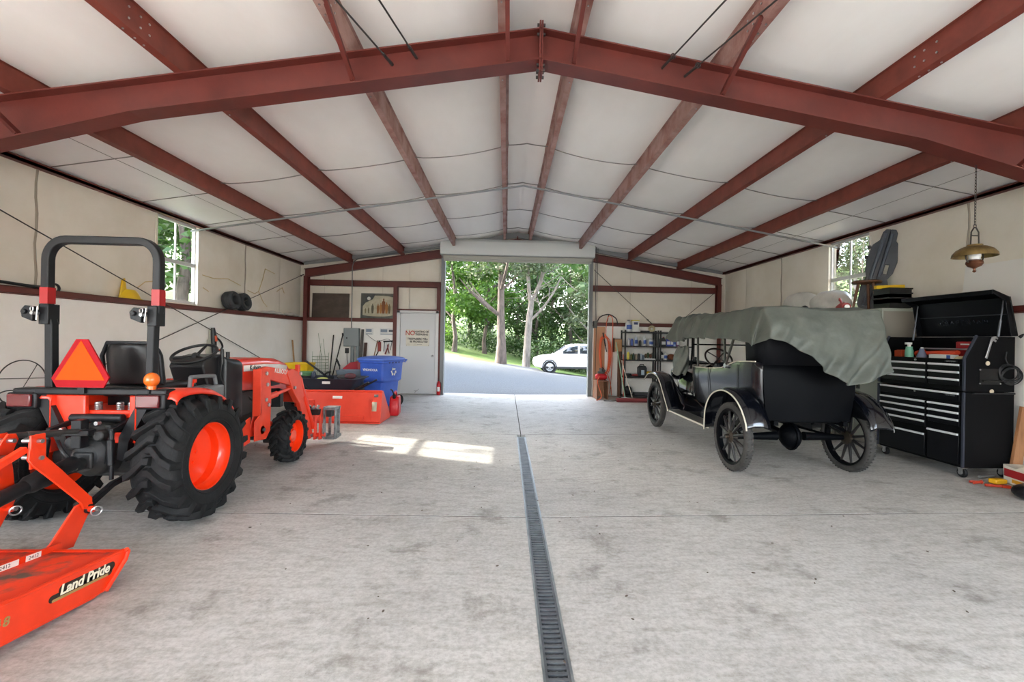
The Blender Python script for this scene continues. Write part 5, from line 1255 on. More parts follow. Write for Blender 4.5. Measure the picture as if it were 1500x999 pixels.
# tools hung over the blue bin
def hang(name, lab, cat, mk, mt):
    m = MB(); m.at((0, yb-.02, 0)); mk(m); return tag(m.build(name, mt), lab, cat)
hang('axe_handle', 'thin tan handle hanging on the back wall above the blue bin', 'handle', lambda m: m.tube([(-3.40, -.01, .95), (-3.31, 0, 1.40)], .012, 8), mat('tan_handle', '#8d6c4b', .6))
o = hang('pipe_clamp', 'red clamp hanging on the back wall above the blue bin', 'clamp', lambda m: (m.box((-3.295, -.03, 1.12), (-3.22, .0, 1.36)),), mat('clamp_red', '#8e2c25', .5))
m = MB(); m.at((0, yb-.02, 0)); m.box((-3.275, -.032, 1.36), (-3.24, .0, 1.40)); m.tube([(-3.28, -.015, 1.12), (-3.34, -.015, 1.0)], .014, 8); m.build('clamp_jaw', IRON, o)
o = hang('hand_saw', 'black framed saw hanging on the back wall next to the door', 'saw', lambda m: (m.tube([(-3.16, 0, 1.37), (-2.92, 0, 1.39)], .018, 8), m.tube([(-3.13, 0, 1.37), (-3.15, 0, 1.12)], .008, 6), m.tube([(-2.94, 0, 1.38), (-2.98, 0, 1.15)], .008, 6)), BLACKP)
hang('tin_snips', 'red handled snips hanging under the saw on the back wall', 'snips', lambda m: (m.tube([(-3.10, -.03, 1.05), (-3.04, -.03, 1.22), (-3.01, -.03, 1.32)], [.02, .016, .008], 8), m.tube([(-3.00, -.03, 1.07), (-3.04, -.03, 1.22), (-3.05, -.03, 1.30)], [.012, .014, .008], 8)), mat('snips_red', '#7d2b2a', .5))
hang('wire_loop', 'thin dark cable strung along the back wall above the blue bin', 'cable', lambda m: (m.tube(spline([(-3.60, 0, 1.56), (-3.42, 0, 1.42), (-3.30, 0, 1.38), (-3.05, 0, 1.44), (-2.95, 0, 1.36)], 6), .005, 6)), ROD)
PRB = mat('print_blue_grey', '#7a8796', .5)
for x0, x1, lb, tx in ((-3.63, -3.43, 'small white notice with blue print over the leaning boards', 'CAUTION'), (-3.26, -2.88, 'wide white notice with dark print next to the walk door', 'NOTICE')):
    m = MB(); m.box((x0, yb-.006, 1.54), (x1, yb, 1.72)); o = tag(m.build('wall_notice', mat('notice_white', '#dcdcda', .5)), lb, 'notice')
    m = MB(); m.box((x0+.02, yb-.008, 1.615), (x0+.16 if x1-x0 < .3 else x0+.19, yb-.0055, 1.69)); m.box((x0+.02, yb-.008, 1.56), (x1-.03, yb-.0055, 1.575))
    m.build('printed_panel', PRB, o)
    if x1-x0 > .3: m = MB(); m.box((x0+.23, yb-.008, 1.625), (x1-.03, yb-.0055, 1.68)); m.build('printed_logo', mat('print_charcoal', '#4b5058', .5), o)
# sign on the walk door
sg = thing('trespass_sign', 'white metal no trespassing sign with red and black letters on the walk door', 'sign', (-2.29, YB-.142, 1.485))
m = MB(); m.box((-.30, -.006, -.215), (.30, 0, .215)); m.build('sign_plate', mat('sign_cream', '#d5cfc2', .5, col2='#bfb8a8', scale=8, mix=(.5, .8)), sg)
SR = mat('sign_letter_red', '#b22a24', .5); SK = mat('sign_letter_black', '#2b2827', .5)
def st(b, s, x, z, m, sx=.9): text('sign_lettering', b, s, m, sg, basis((x, -.007, z), (1, 0, 0), (0, 0, 1)), ext=.001, bold=.0025, sx=sx)
st('NO', .17, -.195, .115, SR); st('HUNTING OR', .068, .10, .155, SK, .85); st('TRESPASSING', .068, .10, .085, SK, .80)
st('TRESPASSERS WILL', .068, .0, -.03, SK, .92); st('BE PROSECUTED', .068, .03, -.10, SK, .9); st('- - - - - -', .04, .05, -.17, SK)
m = MB()
for x in (-.28, .28):
    for z in (-.195, .195): m.cyl((x, -.008, z), (x, -.005, z), .008, n=8)
m.build('sign_screws', ROD, sg)
fe = thing('fire_extinguisher', 'small red fire extinguisher standing by the roller door post', 'fire extinguisher', (-1.715, YB-.245, .028))
m = MB(); m.lathe([(0, 0), (.046, 0), (.05, .01), (.05, .26), (.042, .31), (.02, .335), (.018, .36), (0, .36)], (0, 0, 0), (0, 0, 1), 24); m.build('cylinder_body', mat('extinguisher_red', '#b3161d', .3), fe)
m = MB(); m.box((-.015, -.05, .36), (.015, .05, .375)); m.tube([(0, -.02, .37), (0, -.06, .42)], .008, 6); m.tube([(.0, .02, .35), (.055, .02, .30), (.058, .01, .12)], .009, 6); m.build('valve', BLACKP, fe)
m = MB(); rows = [[(.0505*math.cos(a), .0505*math.sin(a), z) for a in [-PI/2-.7+1.4*i/10 for i in range(11)]] for z in (.09, .2)]; m.sheet(rows); m.build('paper_label', WHITE, fe)
m = MB(); m.box((-2.36, YB-.145, .10), (-2.30, YB-.139, .11)); m.tube([(-2.36, YB-.148, .05), (-2.24, YB-.148, .16)], .004, 5); tag(m.build('door_scuff_wire', ROD), 'thin dark wire lying against the bottom of the walk door', 'wire')
# green wire fencing roll
m = MB(); GRW = mat('green_wire', '#5d7a52', .5)
for k in range(11):
    a = 2*PI*k/11; x, y = -4.66+.19*math.cos(a), yb-.26+.19*math.sin(a); m.tube([(x, y, fz(x)+.01), (x+.02*math.cos(a*2), y, .95+.16*math.sin(k*2.3))], .004, 5)
for k in range(13): m.torus((-4.66, yb-.26, .07+.075*k), (0, 0, 1), .19, .0035, 28, 5)
for p, q in (((-4.6, yb-.3, .9), (-4.80, yb-.06, 1.56)), ((-4.5, yb-.3, .8), (-4.68, yb-.05, 1.42)), ((-4.7, yb-.2, .9), (-4.74, yb-.03, 1.3))): m.tube([p, q], .004, 5)
tag(m.build('wire_fence_roll', GRW), 'roll of green garden wire fencing standing in the back left corner', 'wire fencing')
# ================================================================ THINGS BEHIND THE TRACTOR
# spare loader bucket
bk = thing('loader_bucket', 'orange loader bucket resting on the floor in front of the blue bin', 'bucket', (-2.74, 7.50, .036))
BO = mat('bucket_orange', '#e1442c', .42, col2='#d63c25', scale=4)
hw = .655
m = MB(); sec = [(.06, .0), (.0, .03), (.015, .10), (.10, .50), (.13, .525), (.16, .525)]
th = .012
for a, b in zip(sec, sec[1:]): m.prism([a, b, (b[0]+th, b[1]-th*.3), (a[0]+th, a[1]+th)], 'x', -hw, hw)
m.prism([(.05, .0), (.62, -.0), (.62, .012), (.05, .012)], 'x', -hw, hw); m.build('bucket_shell', BO, bk)
m = MB(); m.cyl((-hw, .125, .527), (hw, .125, .527), .016, n=12); m.prism([(-.03, .055), (.005, .055), (.02, .12), (-.01, .12)], 'x', -.46, .38); m.box((-hw, -.02, .0), (hw, .03, .02)); m.build('stiffener', BO, bk, bev=.003)
for s in (-1, 1):
    m = MB(); m.prism([(0, .0), (.0, .06), (.10, .52), (.18, .53), (.50, .20), (.64, .03), (.64, .0)], 'x', s*hw-.007, s*hw+.007); m.build('side_plate', BO, bk, bev=.003)
    m = MB(); m.prism([(-.05, .05), (.02, .12), (.09, .45), (.07, .49), (-.03, .40)], 'x', s*.46-.008, s*.46+.008) if False else m.box((s*.50-.05, .012, .15), (s*.50+.05, .055, .38)) if s < 0 else m.box((s*.50-.006, .0, .05), (s*.50+.006, .05, .40)); m.build('mount_rib', BO, bk)
SB = Matrix.Translation((0, 0, 0))
for x0, x1, z0, z1, mt in ((-.16, .0, .40, .445, DECAL), (.50, .585, .20, .35, mat('bucket_sticker', '#bdb79f', .5)), (.53, .60, .43, .475, mat('sticker_grey', '#6d6a66', .5))):
    m = MB(); k = .2; y0 = .015+(z0-.10)*.2125-.002; y1 = .015+(z1-.10)*.2125-.002
    m.add([(x0, y0, z0), (x1, y0, z0), (x1, y1, z1), (x0, y1, z1)], [(0, 1, 2, 3)]); o = m.build('sticker', mt, bk, solid=.002)
# blue bin
bn = thing('recycling_bin', 'tall blue wheeled recycling bin standing in front of the white walk door', 'bin', (-2.60, 9.42, .033), -.42)
BL = mat('bin_blue', '#3d63c4', .4, col2='#3557b4', scale=4)
m = MB()
def ring(hx, hy, z, yo=0): return [(-hx, -hy+yo, z), (hx, -hy+yo, z), (hx, hy+yo, z), (-hx, hy+yo, z)]
def rring(hx, hy, z, r=.05):
    o = []
    for cx_, cy_, a0 in ((hx-r, -hy+r, -PI/2), (hx-r, hy-r, 0), (-hx+r, hy-r, PI/2), (-hx+r, -hy+r, PI)):
        for i in range(5): a = a0+PI/2*i/4; o.append((cx_+r*math.cos(a), cy_+r*math.sin(a), z))
    return o
rows = [rring(.22, .24, .02), rring(.225, .25, .06), rring(.245, .275, .52), rring(.285, .315, .56), rring(.305, .335, .92), rring(.325, .355, .93), rring(.325, .355, .97), rring(.29, .32, .975)]
m.sheet(rows, wrap=True); m.f.append(tuple(range(20))[::-1]); m.mi.append(0); m.build('bin_body', BL, bn, bev=.004, smooth=45)
m = MB(); rows = [rring(.335, .36, .975), rring(.345, .37, .985), rring(.345, .37, 1.005), rring(.31, .33, 1.035), rring(.16, .18, 1.06), rring(.01, .01, 1.065, .005)]
m.sheet(rows, wrap=True); m.f.append(tuple(range(20))[::-1]); m.mi.append(0); ld = m.build('lid', mat('bin_lid_blue', '#5576cf', .4), bn, smooth=45)
m = MB(); m.tube([(-.30, .38, .93), (-.30, .45, .97), (.30, .45, .97), (.30, .38, .93)], .016, 8); m.build('handle', BL, bn)
m = MB()
for y in (-.15, -.05, .05, .15): m.prism([(y-.03, .945), (y+.03, .945), (y, .905)], 'x', .325, .3285)
m.build('grip_slots', mat('slot_dark', '#1d2a5c', .6), bn)
for s in (-1, 1):
    m = MB(); m.lathe([(.03, -.03), (.11, -.03), (.12, -.015), (.12, .015), (.11, .03), (.03, .03)], (s*.25, .27, .12), (1, 0, 0), 28); m.build('wheel', RUBBER, bn)
text('bin_lettering', 'VINDHOOLA', .066, DECAL, bn, basis((-.02, -.327, .78), (1, 0, 0), (0, -.06, 1)), bold=.002, ext=.002, sx=.95)
m = MB()
for k in range(3):
    a = PI/2+2*PI*k/3; c = Vector((.3105, math.cos(a)*.055, .74+math.sin(a)*.055)); t = a+PI/2
    d = Vector((0, math.cos(t), math.sin(t))); n_ = Vector((0, math.cos(a), math.sin(a)))
    m.add([c-d*.055-n_*.016, c+d*.02-n_*.016, c+d*.02-n_*.038, c+d*.06, c+d*.02+n_*.038, c+d*.02+n_*.016, c-d*.055+n_*.016], [(0, 1, 2, 3, 4, 5, 6)])
m.build('recycling_mark', DECAL, bn, solid=.002)
# red fuel can
gc = thing('fuel_can', 'red plastic fuel can on the floor between the bucket and the blue bin', 'fuel can', (-2.06, 8.42, .032), .1)
m = MB(); m.prism([(-.16, 0), (-.17, .04), (-.165, .28), (-.11, .36), (.10, .36), (.165, .26), (.17, .04), (.16, 0)], 'x', -.085, .085); m.build('can_body', mat('can_red', '#c01620', .35), gc, bev=.03, seg=3)
m = MB(); m.tube(spline([(0, -.10, .34), (0, -.08, .42), (0, .06, .43), (0, .11, .34)], 5), .018, 8); m.build('handle', MATS['can_red'], gc)
m = MB(); m.cyl((0, -.13, .33), (0, -.15, .39), .03, n=14); m.tube([(0, -.15, .39), (-.03, -.19, .48), (-.06, -.2, .50)], .014, 8); m.build('spout', BLACKP, gc)
# wheelbarrow, tubs and bits behind the bucket
wb = thing('wheelbarrow', 'dark plastic wheelbarrow full of small things behind the orange bucket', 'wheelbarrow', (-3.20, 8.42, .04))
m = MB(); rows = [rring(.33, .22, .40, .06), rring(.45, .30, .58, .08), rring(.53, .36, .68, .09), rring(.55, .38, .68, .09), rring(.55, .38, .665, .09)]
m.sheet(rows, wrap=True); m.f.append(tuple(range(20))[::-1]); m.mi.append(0); tb = m.build('tray', mat('tray_blue_black', '#2a2d38', .5), wb, solid=.008, smooth=45)
m = MB(); m.box((-.08, -.346, .59), (.06, -.337, .635)); m.build('sticker', DECAL, tb)
for s in (-1, 1): m = MB(); m.tube([(-.75, s*.10, .22), (-.3, s*.18, .39), (.35, s*.24, .42), (.72, s*.26, .62)], .018, 8); m.build('handle', IRON, wb)
m = MB(); m.lathe([(.05, -.04), (.16, -.045), (.185, -.02), (.185, .02), (.16, .045), (.05, .04)], (-.72, 0, .185), (0, 1, 0), 32); m.cyl((-.72, -.12, .185), (-.72, .12, .185), .014, n=8); m.build('wheel', RUBBER, wb)
for s in (-1, 1): m = MB(); m.tube([(.25, s*.2, .41), (.30, s*.22, .0), (.42, s*.22, .0), (.40, s*.24, .43)], .014, 8); m.build('leg', IRON, wb)
def junk(name, lab, cat, c, d, mt, kind='box', rz=0):
    m = MB(); m.at(c, rz=rz)
    if kind == 'box': m.box((-d[0]/2, -d[1]/2, 0), (d[0]/2, d[1]/2, d[2]))
    elif kind == 'tube': m.tube([(-d[0]/2, 0, d[2]), (0, .02, d[2]*1.1), (d[0]/2, 0, d[2])], d[1], 8)
    elif kind == 'lump': m.sph((0, 0, d[2]/2), (d[0]/2, d[1]/2, d[2]/2), 12, 8)
    return tag(m.build(name, mt, bev=.006 if kind == 'box' else 0), lab, cat)
zw = .705
junk('glove', 'yellow green work glove in the wheelbarrow', 'glove', (-3.33, 8.22, zw-.02), (.20, .12, .05), mat('glove_lime', '#bdbf62', .7), 'lump')
o = junk('coiled_strap', 'dark red coiled strap at the near end of the wheelbarrow', 'strap', (-2.90, 8.42, zw-.02), (.22, .16, .12), mat('strap_maroon', '#6f3038', .7, col2='#3c3c40', scale=20), 'lump')
junk('work_gloves', 'grey pair of gloves heaped in the wheelbarrow', 'gloves', (-3.06, 8.50, zw-.02), (.24, .16, .08), mat('glove_grey', '#5c5a58', .8), 'lump')
junk('splitting_wedge', 'dark blue wedge sticking up from the wheelbarrow', 'wedge', (-3.55, 8.36, zw-.03), (.10, .08, .16), mat('wedge_navy', '#2e3546', .5), 'lump')
m = MB(); m.tube([(-3.46, 8.75, .70), (-3.95, 8.9, 1.0)], .02, 8); o = tag(m.build('pick_handle', IRON), 'dark pick with a curved claw sticking out of the wheelbarrow', 'pick')
m = MB(); m.tube(spline([(-3.38, 8.72, .80), (-3.48, 8.74, .76), (-3.48, 8.75, .68), (-3.34, 8.72, .68)], 5), .018, 8); m.build('claw', IRON, o)
m = MB(); rows = [rring(.24, .16, .0, .04), rring(.29, .20, .34, .05), rring(.305, .215, .36, .05), rring(.295, .205, .345, .05), rring(.27, .18, .2, .05)]
m.sheet(rows, wrap=True); o = tag(m.build('grey_tub', mat('tub_blue_grey', '#7d8894', .5), solid=.006, smooth=45), 'blue grey plastic tub behind the wheelbarrow', 'tub'); o.location = (-3.31, 9.75, .40)
cr_ = thing('storage_crate', 'dark low crate under the blue grey tub', 'crate', (-3.31, 9.78, .042)); m = MB(); m.box((-.27, -.18, 0), (.27, .18, .355)); m.build('crate_body', mat('crate_dark', '#3a3a3d', .6), cr_, bev=.01)
m = MB(); m.prism([(-.16, .0), (-.19, .10), (-.02, .24), (.14, .27), (.16, .0)], 'y', -.10, .10); o = tag(m.build('ammo_box', mat('jack_red', '#b8182a', .4), bev=.01), 'bright red wedge shaped box behind the grey tub', 'box'); o.location = (-3.50, 10.28, .66)
st_ = thing('stacked_crate', 'plain dark crate carrying the red wedge box', 'crate', (-3.50, 10.28, .044)); m = MB(); m.box((-.22, -.14, 0), (.22, .14, .614)); m.build('crate_body', MATS['crate_dark'], st_, bev=.01)
m = MB(); m.tube([(-3.80, 10.32, .80), (-3.89, 10.36, .97)], .022, 8); m.tube([(-3.80, 10.32, .80), (-3.76, 10.30, .05)], .014, 8); tag(m.build('black_nozzle', BLACKP), 'black nozzle sticking up beside the red wedge box', 'nozzle')
yt = thing('yellow_tote', 'bright yellow plastic tote behind the tractor hood', 'tote', (-4.26, 9.35, .045))
m = MB(); rows = [rring(.20, .16, .55, .03), rring(.24, .19, .84, .04), rring(.255, .205, .855, .04), rring(.255, .205, .885, .04), rring(.235, .185, .885, .04), rring(.22, .17, .7, .04)]
m.sheet(rows, wrap=True); m.box((-.18, -.15, .552), (.18, .15, .56)); m.build('tote_body', mat('tote_yellow', '#e3b714', .45), yt, bev=.004, smooth=45)
m = MB(); m.box((-.20, -.16, 0), (.20, .16, .548)); tag(m.build('wooden_crate', mat('crate_brown', '#6a5643', .7)), 'brown crate under the yellow tote', 'crate').location = (-4.26, 9.35, .045)
m = MB()
for k in range(4): m.torus((-3.98, 9.02, .70+.022*k), (0, .1, 1), .15-.01*(k % 2), .014, 30, 7)
tag(m.build('garden_hose', mat('hose_green', '#5e8a5c', .45)), 'coiled green garden hose beside the yellow tote', 'hose')
m = MB(); m.cyl((-3.98, 9.02, .042), (-3.98, 9.02, .685), .16, n=24); tag(m.build('dark_drum', MATS['crate_dark']), 'dark drum under the green hose coil', 'drum')
# ================================================================ BACK WALL, RIGHT HALF
yb = YB-.155
def sx(px): return 3.02+(px-914)/56.
SHB = mat('shelf_black_steel', '#1c1c1e', .5)
ys0, ys1 = 11.18, 11.55
LV = [1.735, 1.375, 1.02, .585, .10]
for i, (x0, x1, lb) in enumerate(((3.03, 3.88, 'black open steel shelf unit nearer the roller door'), (3.94, 4.80, 'black open steel shelf unit hidden behind the antique car'))):
    s = thing('shelf_unit', lb, 'shelf', (x0, ys0, .04)); w = x1-x0
    for a in (0, w):
        for b in (0, ys1-ys0):
            m = MB(); m.box((a-.017, b-.017, 0), (a+.017, b+.017, 1.735)); m.build('post', SHB, s)
    for z in LV:
        m = MB(); m.box((-.012, -.012, z-.04-.032), (w+.012, ys1-ys0+.012, z-.04)); m.build('shelf_board', SHB, s, bev=.003)
BOT = [0]
def bottle(lab, x, z, h, r, body, cap=None, kind='round', y=11.30, cat='bottle', nm='bottle'):
    o = thing(nm, lab, cat, (x, y, z+.001), 0, 'containers on the shelf unit')
    bm = mat('plastic_'+body.strip('#'), body, .4); m = MB()
    if kind == 'round': m.lathe([(0, 0), (r*.95, 0), (r, .01), (r, h*.68), (r*.75, h*.8), (r*.38, h*.88), (r*.38, h*.9), (0, h*.9)], (0, 0, 0), (0, 0, 1), 20)
    elif kind == 'can': m.lathe([(0, 0), (r, 0), (r, h*.82), (r*.8, h*.88), (r*.5, h*.9), (0, h*.9)], (0, 0, 0), (0, 0, 1), 20)
    elif kind == 'jug':
        m.prism([(-r, 0), (r, 0), (r, h*.62), (r*.35, h*.85), (r*.35, h*.92), (-r*.1, h*.92), (-r*.1, h*.85), (-r, h*.7)], 'y', -r*.6, r*.6)
        m.tube([(-r*.75, 0, h*.62), (-r*.75, 0, h*.83), (0, 0, h*.86)], r*.16, 8)
    elif kind == 'tub': m.lathe([(0, 0), (r*.85, 0), (r, h*.85), (r*1.05, h*.87), (r*1.05, h*.93), (0, h*.93)], (0, 0, 0), (0, 0, 1), 24)
    elif kind == 'box': m.box((-r, -r*.7, 0), (r, r*.7, h*.95))
    m.build('body', bm, o, bev=.004 if kind in ('jug', 'box') else 0)
    if cap and kind != 'box':
        m = MB()
        if kind == 'jug': m.cyl((r*.12, 0, h*.92), (r*.12, 0, h), r*.3, n=12)
        elif kind == 'spray': pass
        elif kind == 'tub': m.lathe([(0, h*.93), (r*1.08, h*.93), (r*1.08, h), (0, h)], (0, 0, 0), (0, 0, 1), 24)
        else: m.cyl((0, 0, h*.9), (0, 0, h), r*(.42 if kind == 'round' else .6), n=12)
        m.build('cap', mat('cap_'+cap.strip('#'), cap, .4), o)
    if kind in ('round', 'can', 'jug') and r > .035:
        m = MB(); y0 = -(r*.6+.001) if kind == 'jug' else -r-.0015
        if kind == 'jug': m.box((-r*.7, y0-.001, h*.18), (r*.7, y0+.001, h*.5))
        else: m.sheet([[((r+.0012)*math.cos(a), (r+.0012)*math.sin(a), q) for a in [-PI/2-.9+1.8*i/8 for i in range(9)]] for q in (h*.2, h*.58)])
        m.build('paper_label', mat('label_'+('pale' if body < '#7' else 'blue'), '#cfd2d4' if body < '#7' else '#6f86ad', .5), o)
    return o
T1, T2, T3, T4, T5 = LV
# top of the shelves
bottle('grey white round jug on top of the shelf unit', sx(921), T1, .30, .085, '#c9ccd0', '#8a8c90')
o = bottle('square white tub with a yellow lid on top of the shelf unit', sx(930.5), T1, .29, .085, '#dfe0dd', None, 'box'); m = MB(); m.box((-.09, -.066, .276), (.09, .066, .30)); m.build('lid', mat('lid_yellow', '#d5c94a', .45), o); m = MB(); m.box((-.05, -.062, .18), (.05, -.0595, .24)); m.build('print', mat('print_navy', '#3d4a70', .5), o)
m = MB(); m.torus((sx(955), 11.32, T1+.085), (.3, 1, .1), .06, .028, 20, 8); tag(m.build('rope_coil', mat('rope_tan', '#b5a988', .8)), 'tan rope coil standing on top of the shelf unit', 'rope')
junk('flat_tool', 'flat dark tool lying on top of the shelf unit', 'tool', (sx(945), 11.30, T1+.001), (.22, .08, .03), MATS['crate_dark'])
junk('white_strip', 'long white strip lying across the tops of both shelf units', 'strip', (sx(977), 11.36, T1+.001), (.34, .06, .025), WHITE)
# second level
for lab, px, h, r, b, c, k in (('silver aerosol can on the second shelf', 922, .18, .032, '#b5b9c0', '#3b57a8', 'can'), ('blue topped bottle behind the silver can', 926, .20, .035, '#4a62b0', '#dddddd', 'round'),
        ('tall pale blue bottle on the second shelf', 932, .26, .045, '#c4ccd8', '#d8d8d8', 'round'), ('dark small can between the tall bottles', 938, .15, .03, '#34302c', '#222222', 'can'), ('tall white bottle in the middle of the second shelf', 944.5, .26, .045, '#e3e4e4', '#e3e4e4', 'round'),
        ('short white spray tub right of the tall white bottle', 953.5, .20, .06, '#d9dbde', '#cfd3d8', 'round'), ('dark grey can near the right post', 959, .17, .03, '#55565a', '#222222', 'can'),
        ('grey tin at the left of the second unit', 966.5, .19, .035, '#6c6d72', '#3a3a3a', 'can'), ('black jug with red band on the second unit', 971.5, .24, .07, '#26262a', '#a3222a', 'jug'), ('large blue oil jug on the second unit', 979, .25, .055, '#2d45a5', '#2d45a5', 'jug'),
        ('second blue oil jug beside the large one', 984, .25, .045, '#27439b', '#e0e0e0', 'jug'), ('pale blue bottle right of the blue jugs', 988, .25, .04, '#9fb4d8', '#dfe3ea', 'round'), ('purple red bottle near the car tarpaulin', 993, .22, .045, '#5b2f60', '#b03040', 'round')):
    bottle(lab, sx(px), T2, h, r, b, c, k)
for lab, px, h, r, b, c, k in (('yellow spray bottle with white trigger top on the third shelf', 921, .22, .035, '#d5c545', '#e6e6e6', 'round'), ('small olive can right of the yellow spray bottle', 925.5, .14, .025, '#6a6a3a', '#333333', 'can'), ('dark green bottle on the third shelf', 928.5, .17, .03, '#2f4a3a', '#222222', 'round'),
        ('tan small can on the third shelf', 932.5, .14, .028, '#8f8574', '#444444', 'can'), ('black spray can on the third shelf', 936.5, .17, .03, '#26282c', '#b9bcc4', 'can'), ('silver blue can right of the black spray can', 940, .16, .028, '#9aa6b8', '#d8d8d8', 'can'), ('grey blue can left of the junk tray', 943, .13, .03, '#5e6a7e', '#c5c9d0', 'can'),
        ('dark bottle on the second unit third shelf', 970, .22, .04, '#34343a', '#222222', 'round'), ('white grey bottle on the second unit third shelf', 975, .21, .05, '#d7d6d3', '#b9b9b9', 'round')):
    bottle(lab, sx(px), T3, h, r, b, c, k)
tr0 = junk('junk_tray', 'white tray of mixed small parts on the third shelf', 'tray', (sx(952), 11.34, T3+.001), (.28, .20, .035), WHITE)
for i, (dx, c, n_, l) in enumerate(((-.11, '#6d5b3f', 'spool', 'brown spool in the white tray'), (-.04, '#4d6a4c', 'clippers', 'green lump in the white tray'), (.04, '#8a5a44', 'brush', 'rust coloured lump in the white tray'), (.11, '#4a4f4c', 'fitting', 'dark fitting in the white tray'))):
    junk(n_, l, 'part', (sx(952)+dx*.8, 11.33, T3+.037), (.07, .1, .12+.03*(i % 2)), mat('junk_'+c[1:], c, .7, col2='#3f3a34', scale=30), 'lump')
for i, (px, c, l) in enumerate(((984, '#7d4427', 'orange brown rag heap on the second unit'), (991, '#8d5a30', 'lighter brown heap beside the orange brown rags'))):
    junk('rag_heap', l, 'rags', (sx(px), 11.32, T3+.001), (.20, .2, .16), mat('heap_'+c[1:], c, .8, col2='#52311f', scale=20), 'lump')
m = MB()
for k in range(3): m.torus((sx(922), 11.33, T4+.024+.02*k), (.05, .1, 1), .085-.01*k, .011, 26, 6)
tag(m.build('air_hose_coil', BLACKP), 'small coil of black hose on the fourth shelf', 'hose')
junk('red_tool_roll', 'dark red tool roll on the fourth shelf', 'tool roll', (sx(932), 11.30, T4+.001), (.22, .12, .07), mat('roll_maroon', '#7a2f2b', .6), 'lump')
jc = thing('jerry_can', 'black jerry can with a pale label on the fourth shelf', 'jerry can', (sx(941), 11.28, T4+.001))
m = MB(); m.prism([(-.11, 0), (.11, 0), (.115, .22), (.08, .28), (-.07, .28), (-.115, .24)], 'y', -.06, .06); m.build('can_body', BLACKP, jc, bev=.02, seg=3)
m = MB(); m.tube([(-.06, 0, .27), (-.05, 0, .31), (.04, 0, .31), (.05, 0, .27)], .014, 8); m.build('handle', BLACKP, jc)
m = MB(); m.box((-.035, -.063, .05), (.045, -.060, .17)); m.build('paper_label', mat('label_pale_blue', '#b4c3cf', .5), jc)
yb_ = thing('yellow_basin', 'yellow plastic basin on the fourth shelf beside the car fender', 'basin', (3.69, 11.33, T4+.001))
m = MB(); m.lathe([(0, 0), (.09, 0), (.125, .10), (.14, .12), (.135, .125), (.115, .10), (.08, .01), (0, .01)], (0, 0, 0), (0, 0, 1), 28); m.build('basin_body', YEL, yb_)
junk('red_box', 'red box on the fourth shelf of the second unit', 'box', (sx(971), 11.30, T4+.001), (.20, .14, .09), mat('box_red', '#8d2a26', .5))
sack('black_tote_bag', 'black bag slumped on the bottom shelf', 'bag', (sx(922), 11.34, T5+.115), (.20, .24, .24), mat('black_canvas', '#1d1d20', .7), 3)
junk('low_case', 'long dark case on the bottom shelf', 'case', (sx(945), 11.36, T5+.001), (.50, .2, .07), MATS['crate_dark'])
# ---- cords, hose, cabinets and brooms left of the shelves
OR_ = mat('extension_cord_orange', '#e2683f', .5); RB2 = random.Random(3)
ec = thing('extension_cord', 'bundle of orange extension cord hanging from the wall rail by the roller door', 'cord', (2.62, yb-.05, 0))
m = MB()
for k in range(7):
    w = .10+.018*(k % 4); zt_, zl = 1.66-.012*k, .62+.05*RB2.random(); x0 = -.05+.03*RB2.random()
    m.tube(spline([(x0, -.02-.012*k, zt_), (x0-w*.8, -.02-.012*k, zt_-.10), (x0-w, -.02-.010*k, 1.2), (x0-w*.6, -.02-.01*k, zl+.12), (x0+.02, -.02-.01*k, zl), (x0+w*.8, -.02-.012*k, zl+.14), (x0+w*1.0, -.02-.01*k, 1.2), (x0+w*.7, -.02-.01*k, zt_-.12), (x0, -.02-.012*k, zt_)], 6), .0095, 7)
m.build('cord_coil', OR_, ec)
m = MB(); m.tube(spline([(-.02, -.04, 1.60), (.0, -.05, 2.0), (.06, -.10, 2.14), (.14, -.10, 2.05), (.16, -.06, 1.6), (.15, -.06, .9), (.12, -.08, .3), (.10, -.1, .12)], 8), .0095, 7); m.tube(spline([(.0, -.08, .66), (.06, -.1, .55), (.12, -.12, .3), (.14, -.12, .08)], 6), .0095, 7); m.build('cord_run', OR_, ec)
m = MB(); m.tube([(-.10, -.08, 1.70), (-.03, -.08, 1.35)], .018, 8); m.tube([(-.06, -.1, 1.45), (.0, -.1, 1.2)], .012, 8); m.build('cord_tie', BLACKP, ec)
m = MB(); m.tube(spline([(2.34, yb-.08, 1.90), (2.44, yb-.09, 2.10), (2.66, yb-.10, 2.18), (2.86, yb-.09, 2.08), (2.92, yb-.06, 1.92)], 8), .014, 8); m.cyl((2.66, yb-.12, 2.17), (2.66, yb, 2.0), .012, n=8)
tag(m.build('black_hose_loop', BLACKP), 'black hose arched over a wall hook above the orange cord', 'hose')
fo = MB(); fo.box((2.24, YB-.045+.0, .03), (2.60, yb+.17, 1.85)) if False else fo.box((2.30, yb-.008, .03), (2.60, yb-.002, 1.86)); tag(fo.build('plywood_sheet', mat('plywood', '#c79672', .6, col2='#b98561', scale=3, stretch=(4, 1, .3))), 'pale plywood sheet against the wall behind the orange cord', 'plywood')
ob = thing('cabinet_box', 'tan wooden box mounted on a brown board beside the shelf unit', 'box', (2.905, yb-.02, 0))
m = MB(); m.box((-.095, -.20, 1.22), (.095, 0, 1.53)); m.build('box_body', mat('tan_wood', '#c09468', .55, col2='#ae8158', scale=4), ob, bev=.004)
m = MB(); m.box((-.11, -.205, 1.20), (-.095, 0, 1.56)); m.box((-.11, -.205, 1.53), (.10, 0, 1.55)); m.build('box_edge', mat('brown_edge', '#5b3a2a', .6), ob)
m = MB(); m.box((.035, -.10, .03), (.095, -.0, 1.22)); m.build('board', mat('brown_edge2', '#6c4632', .6), ob)
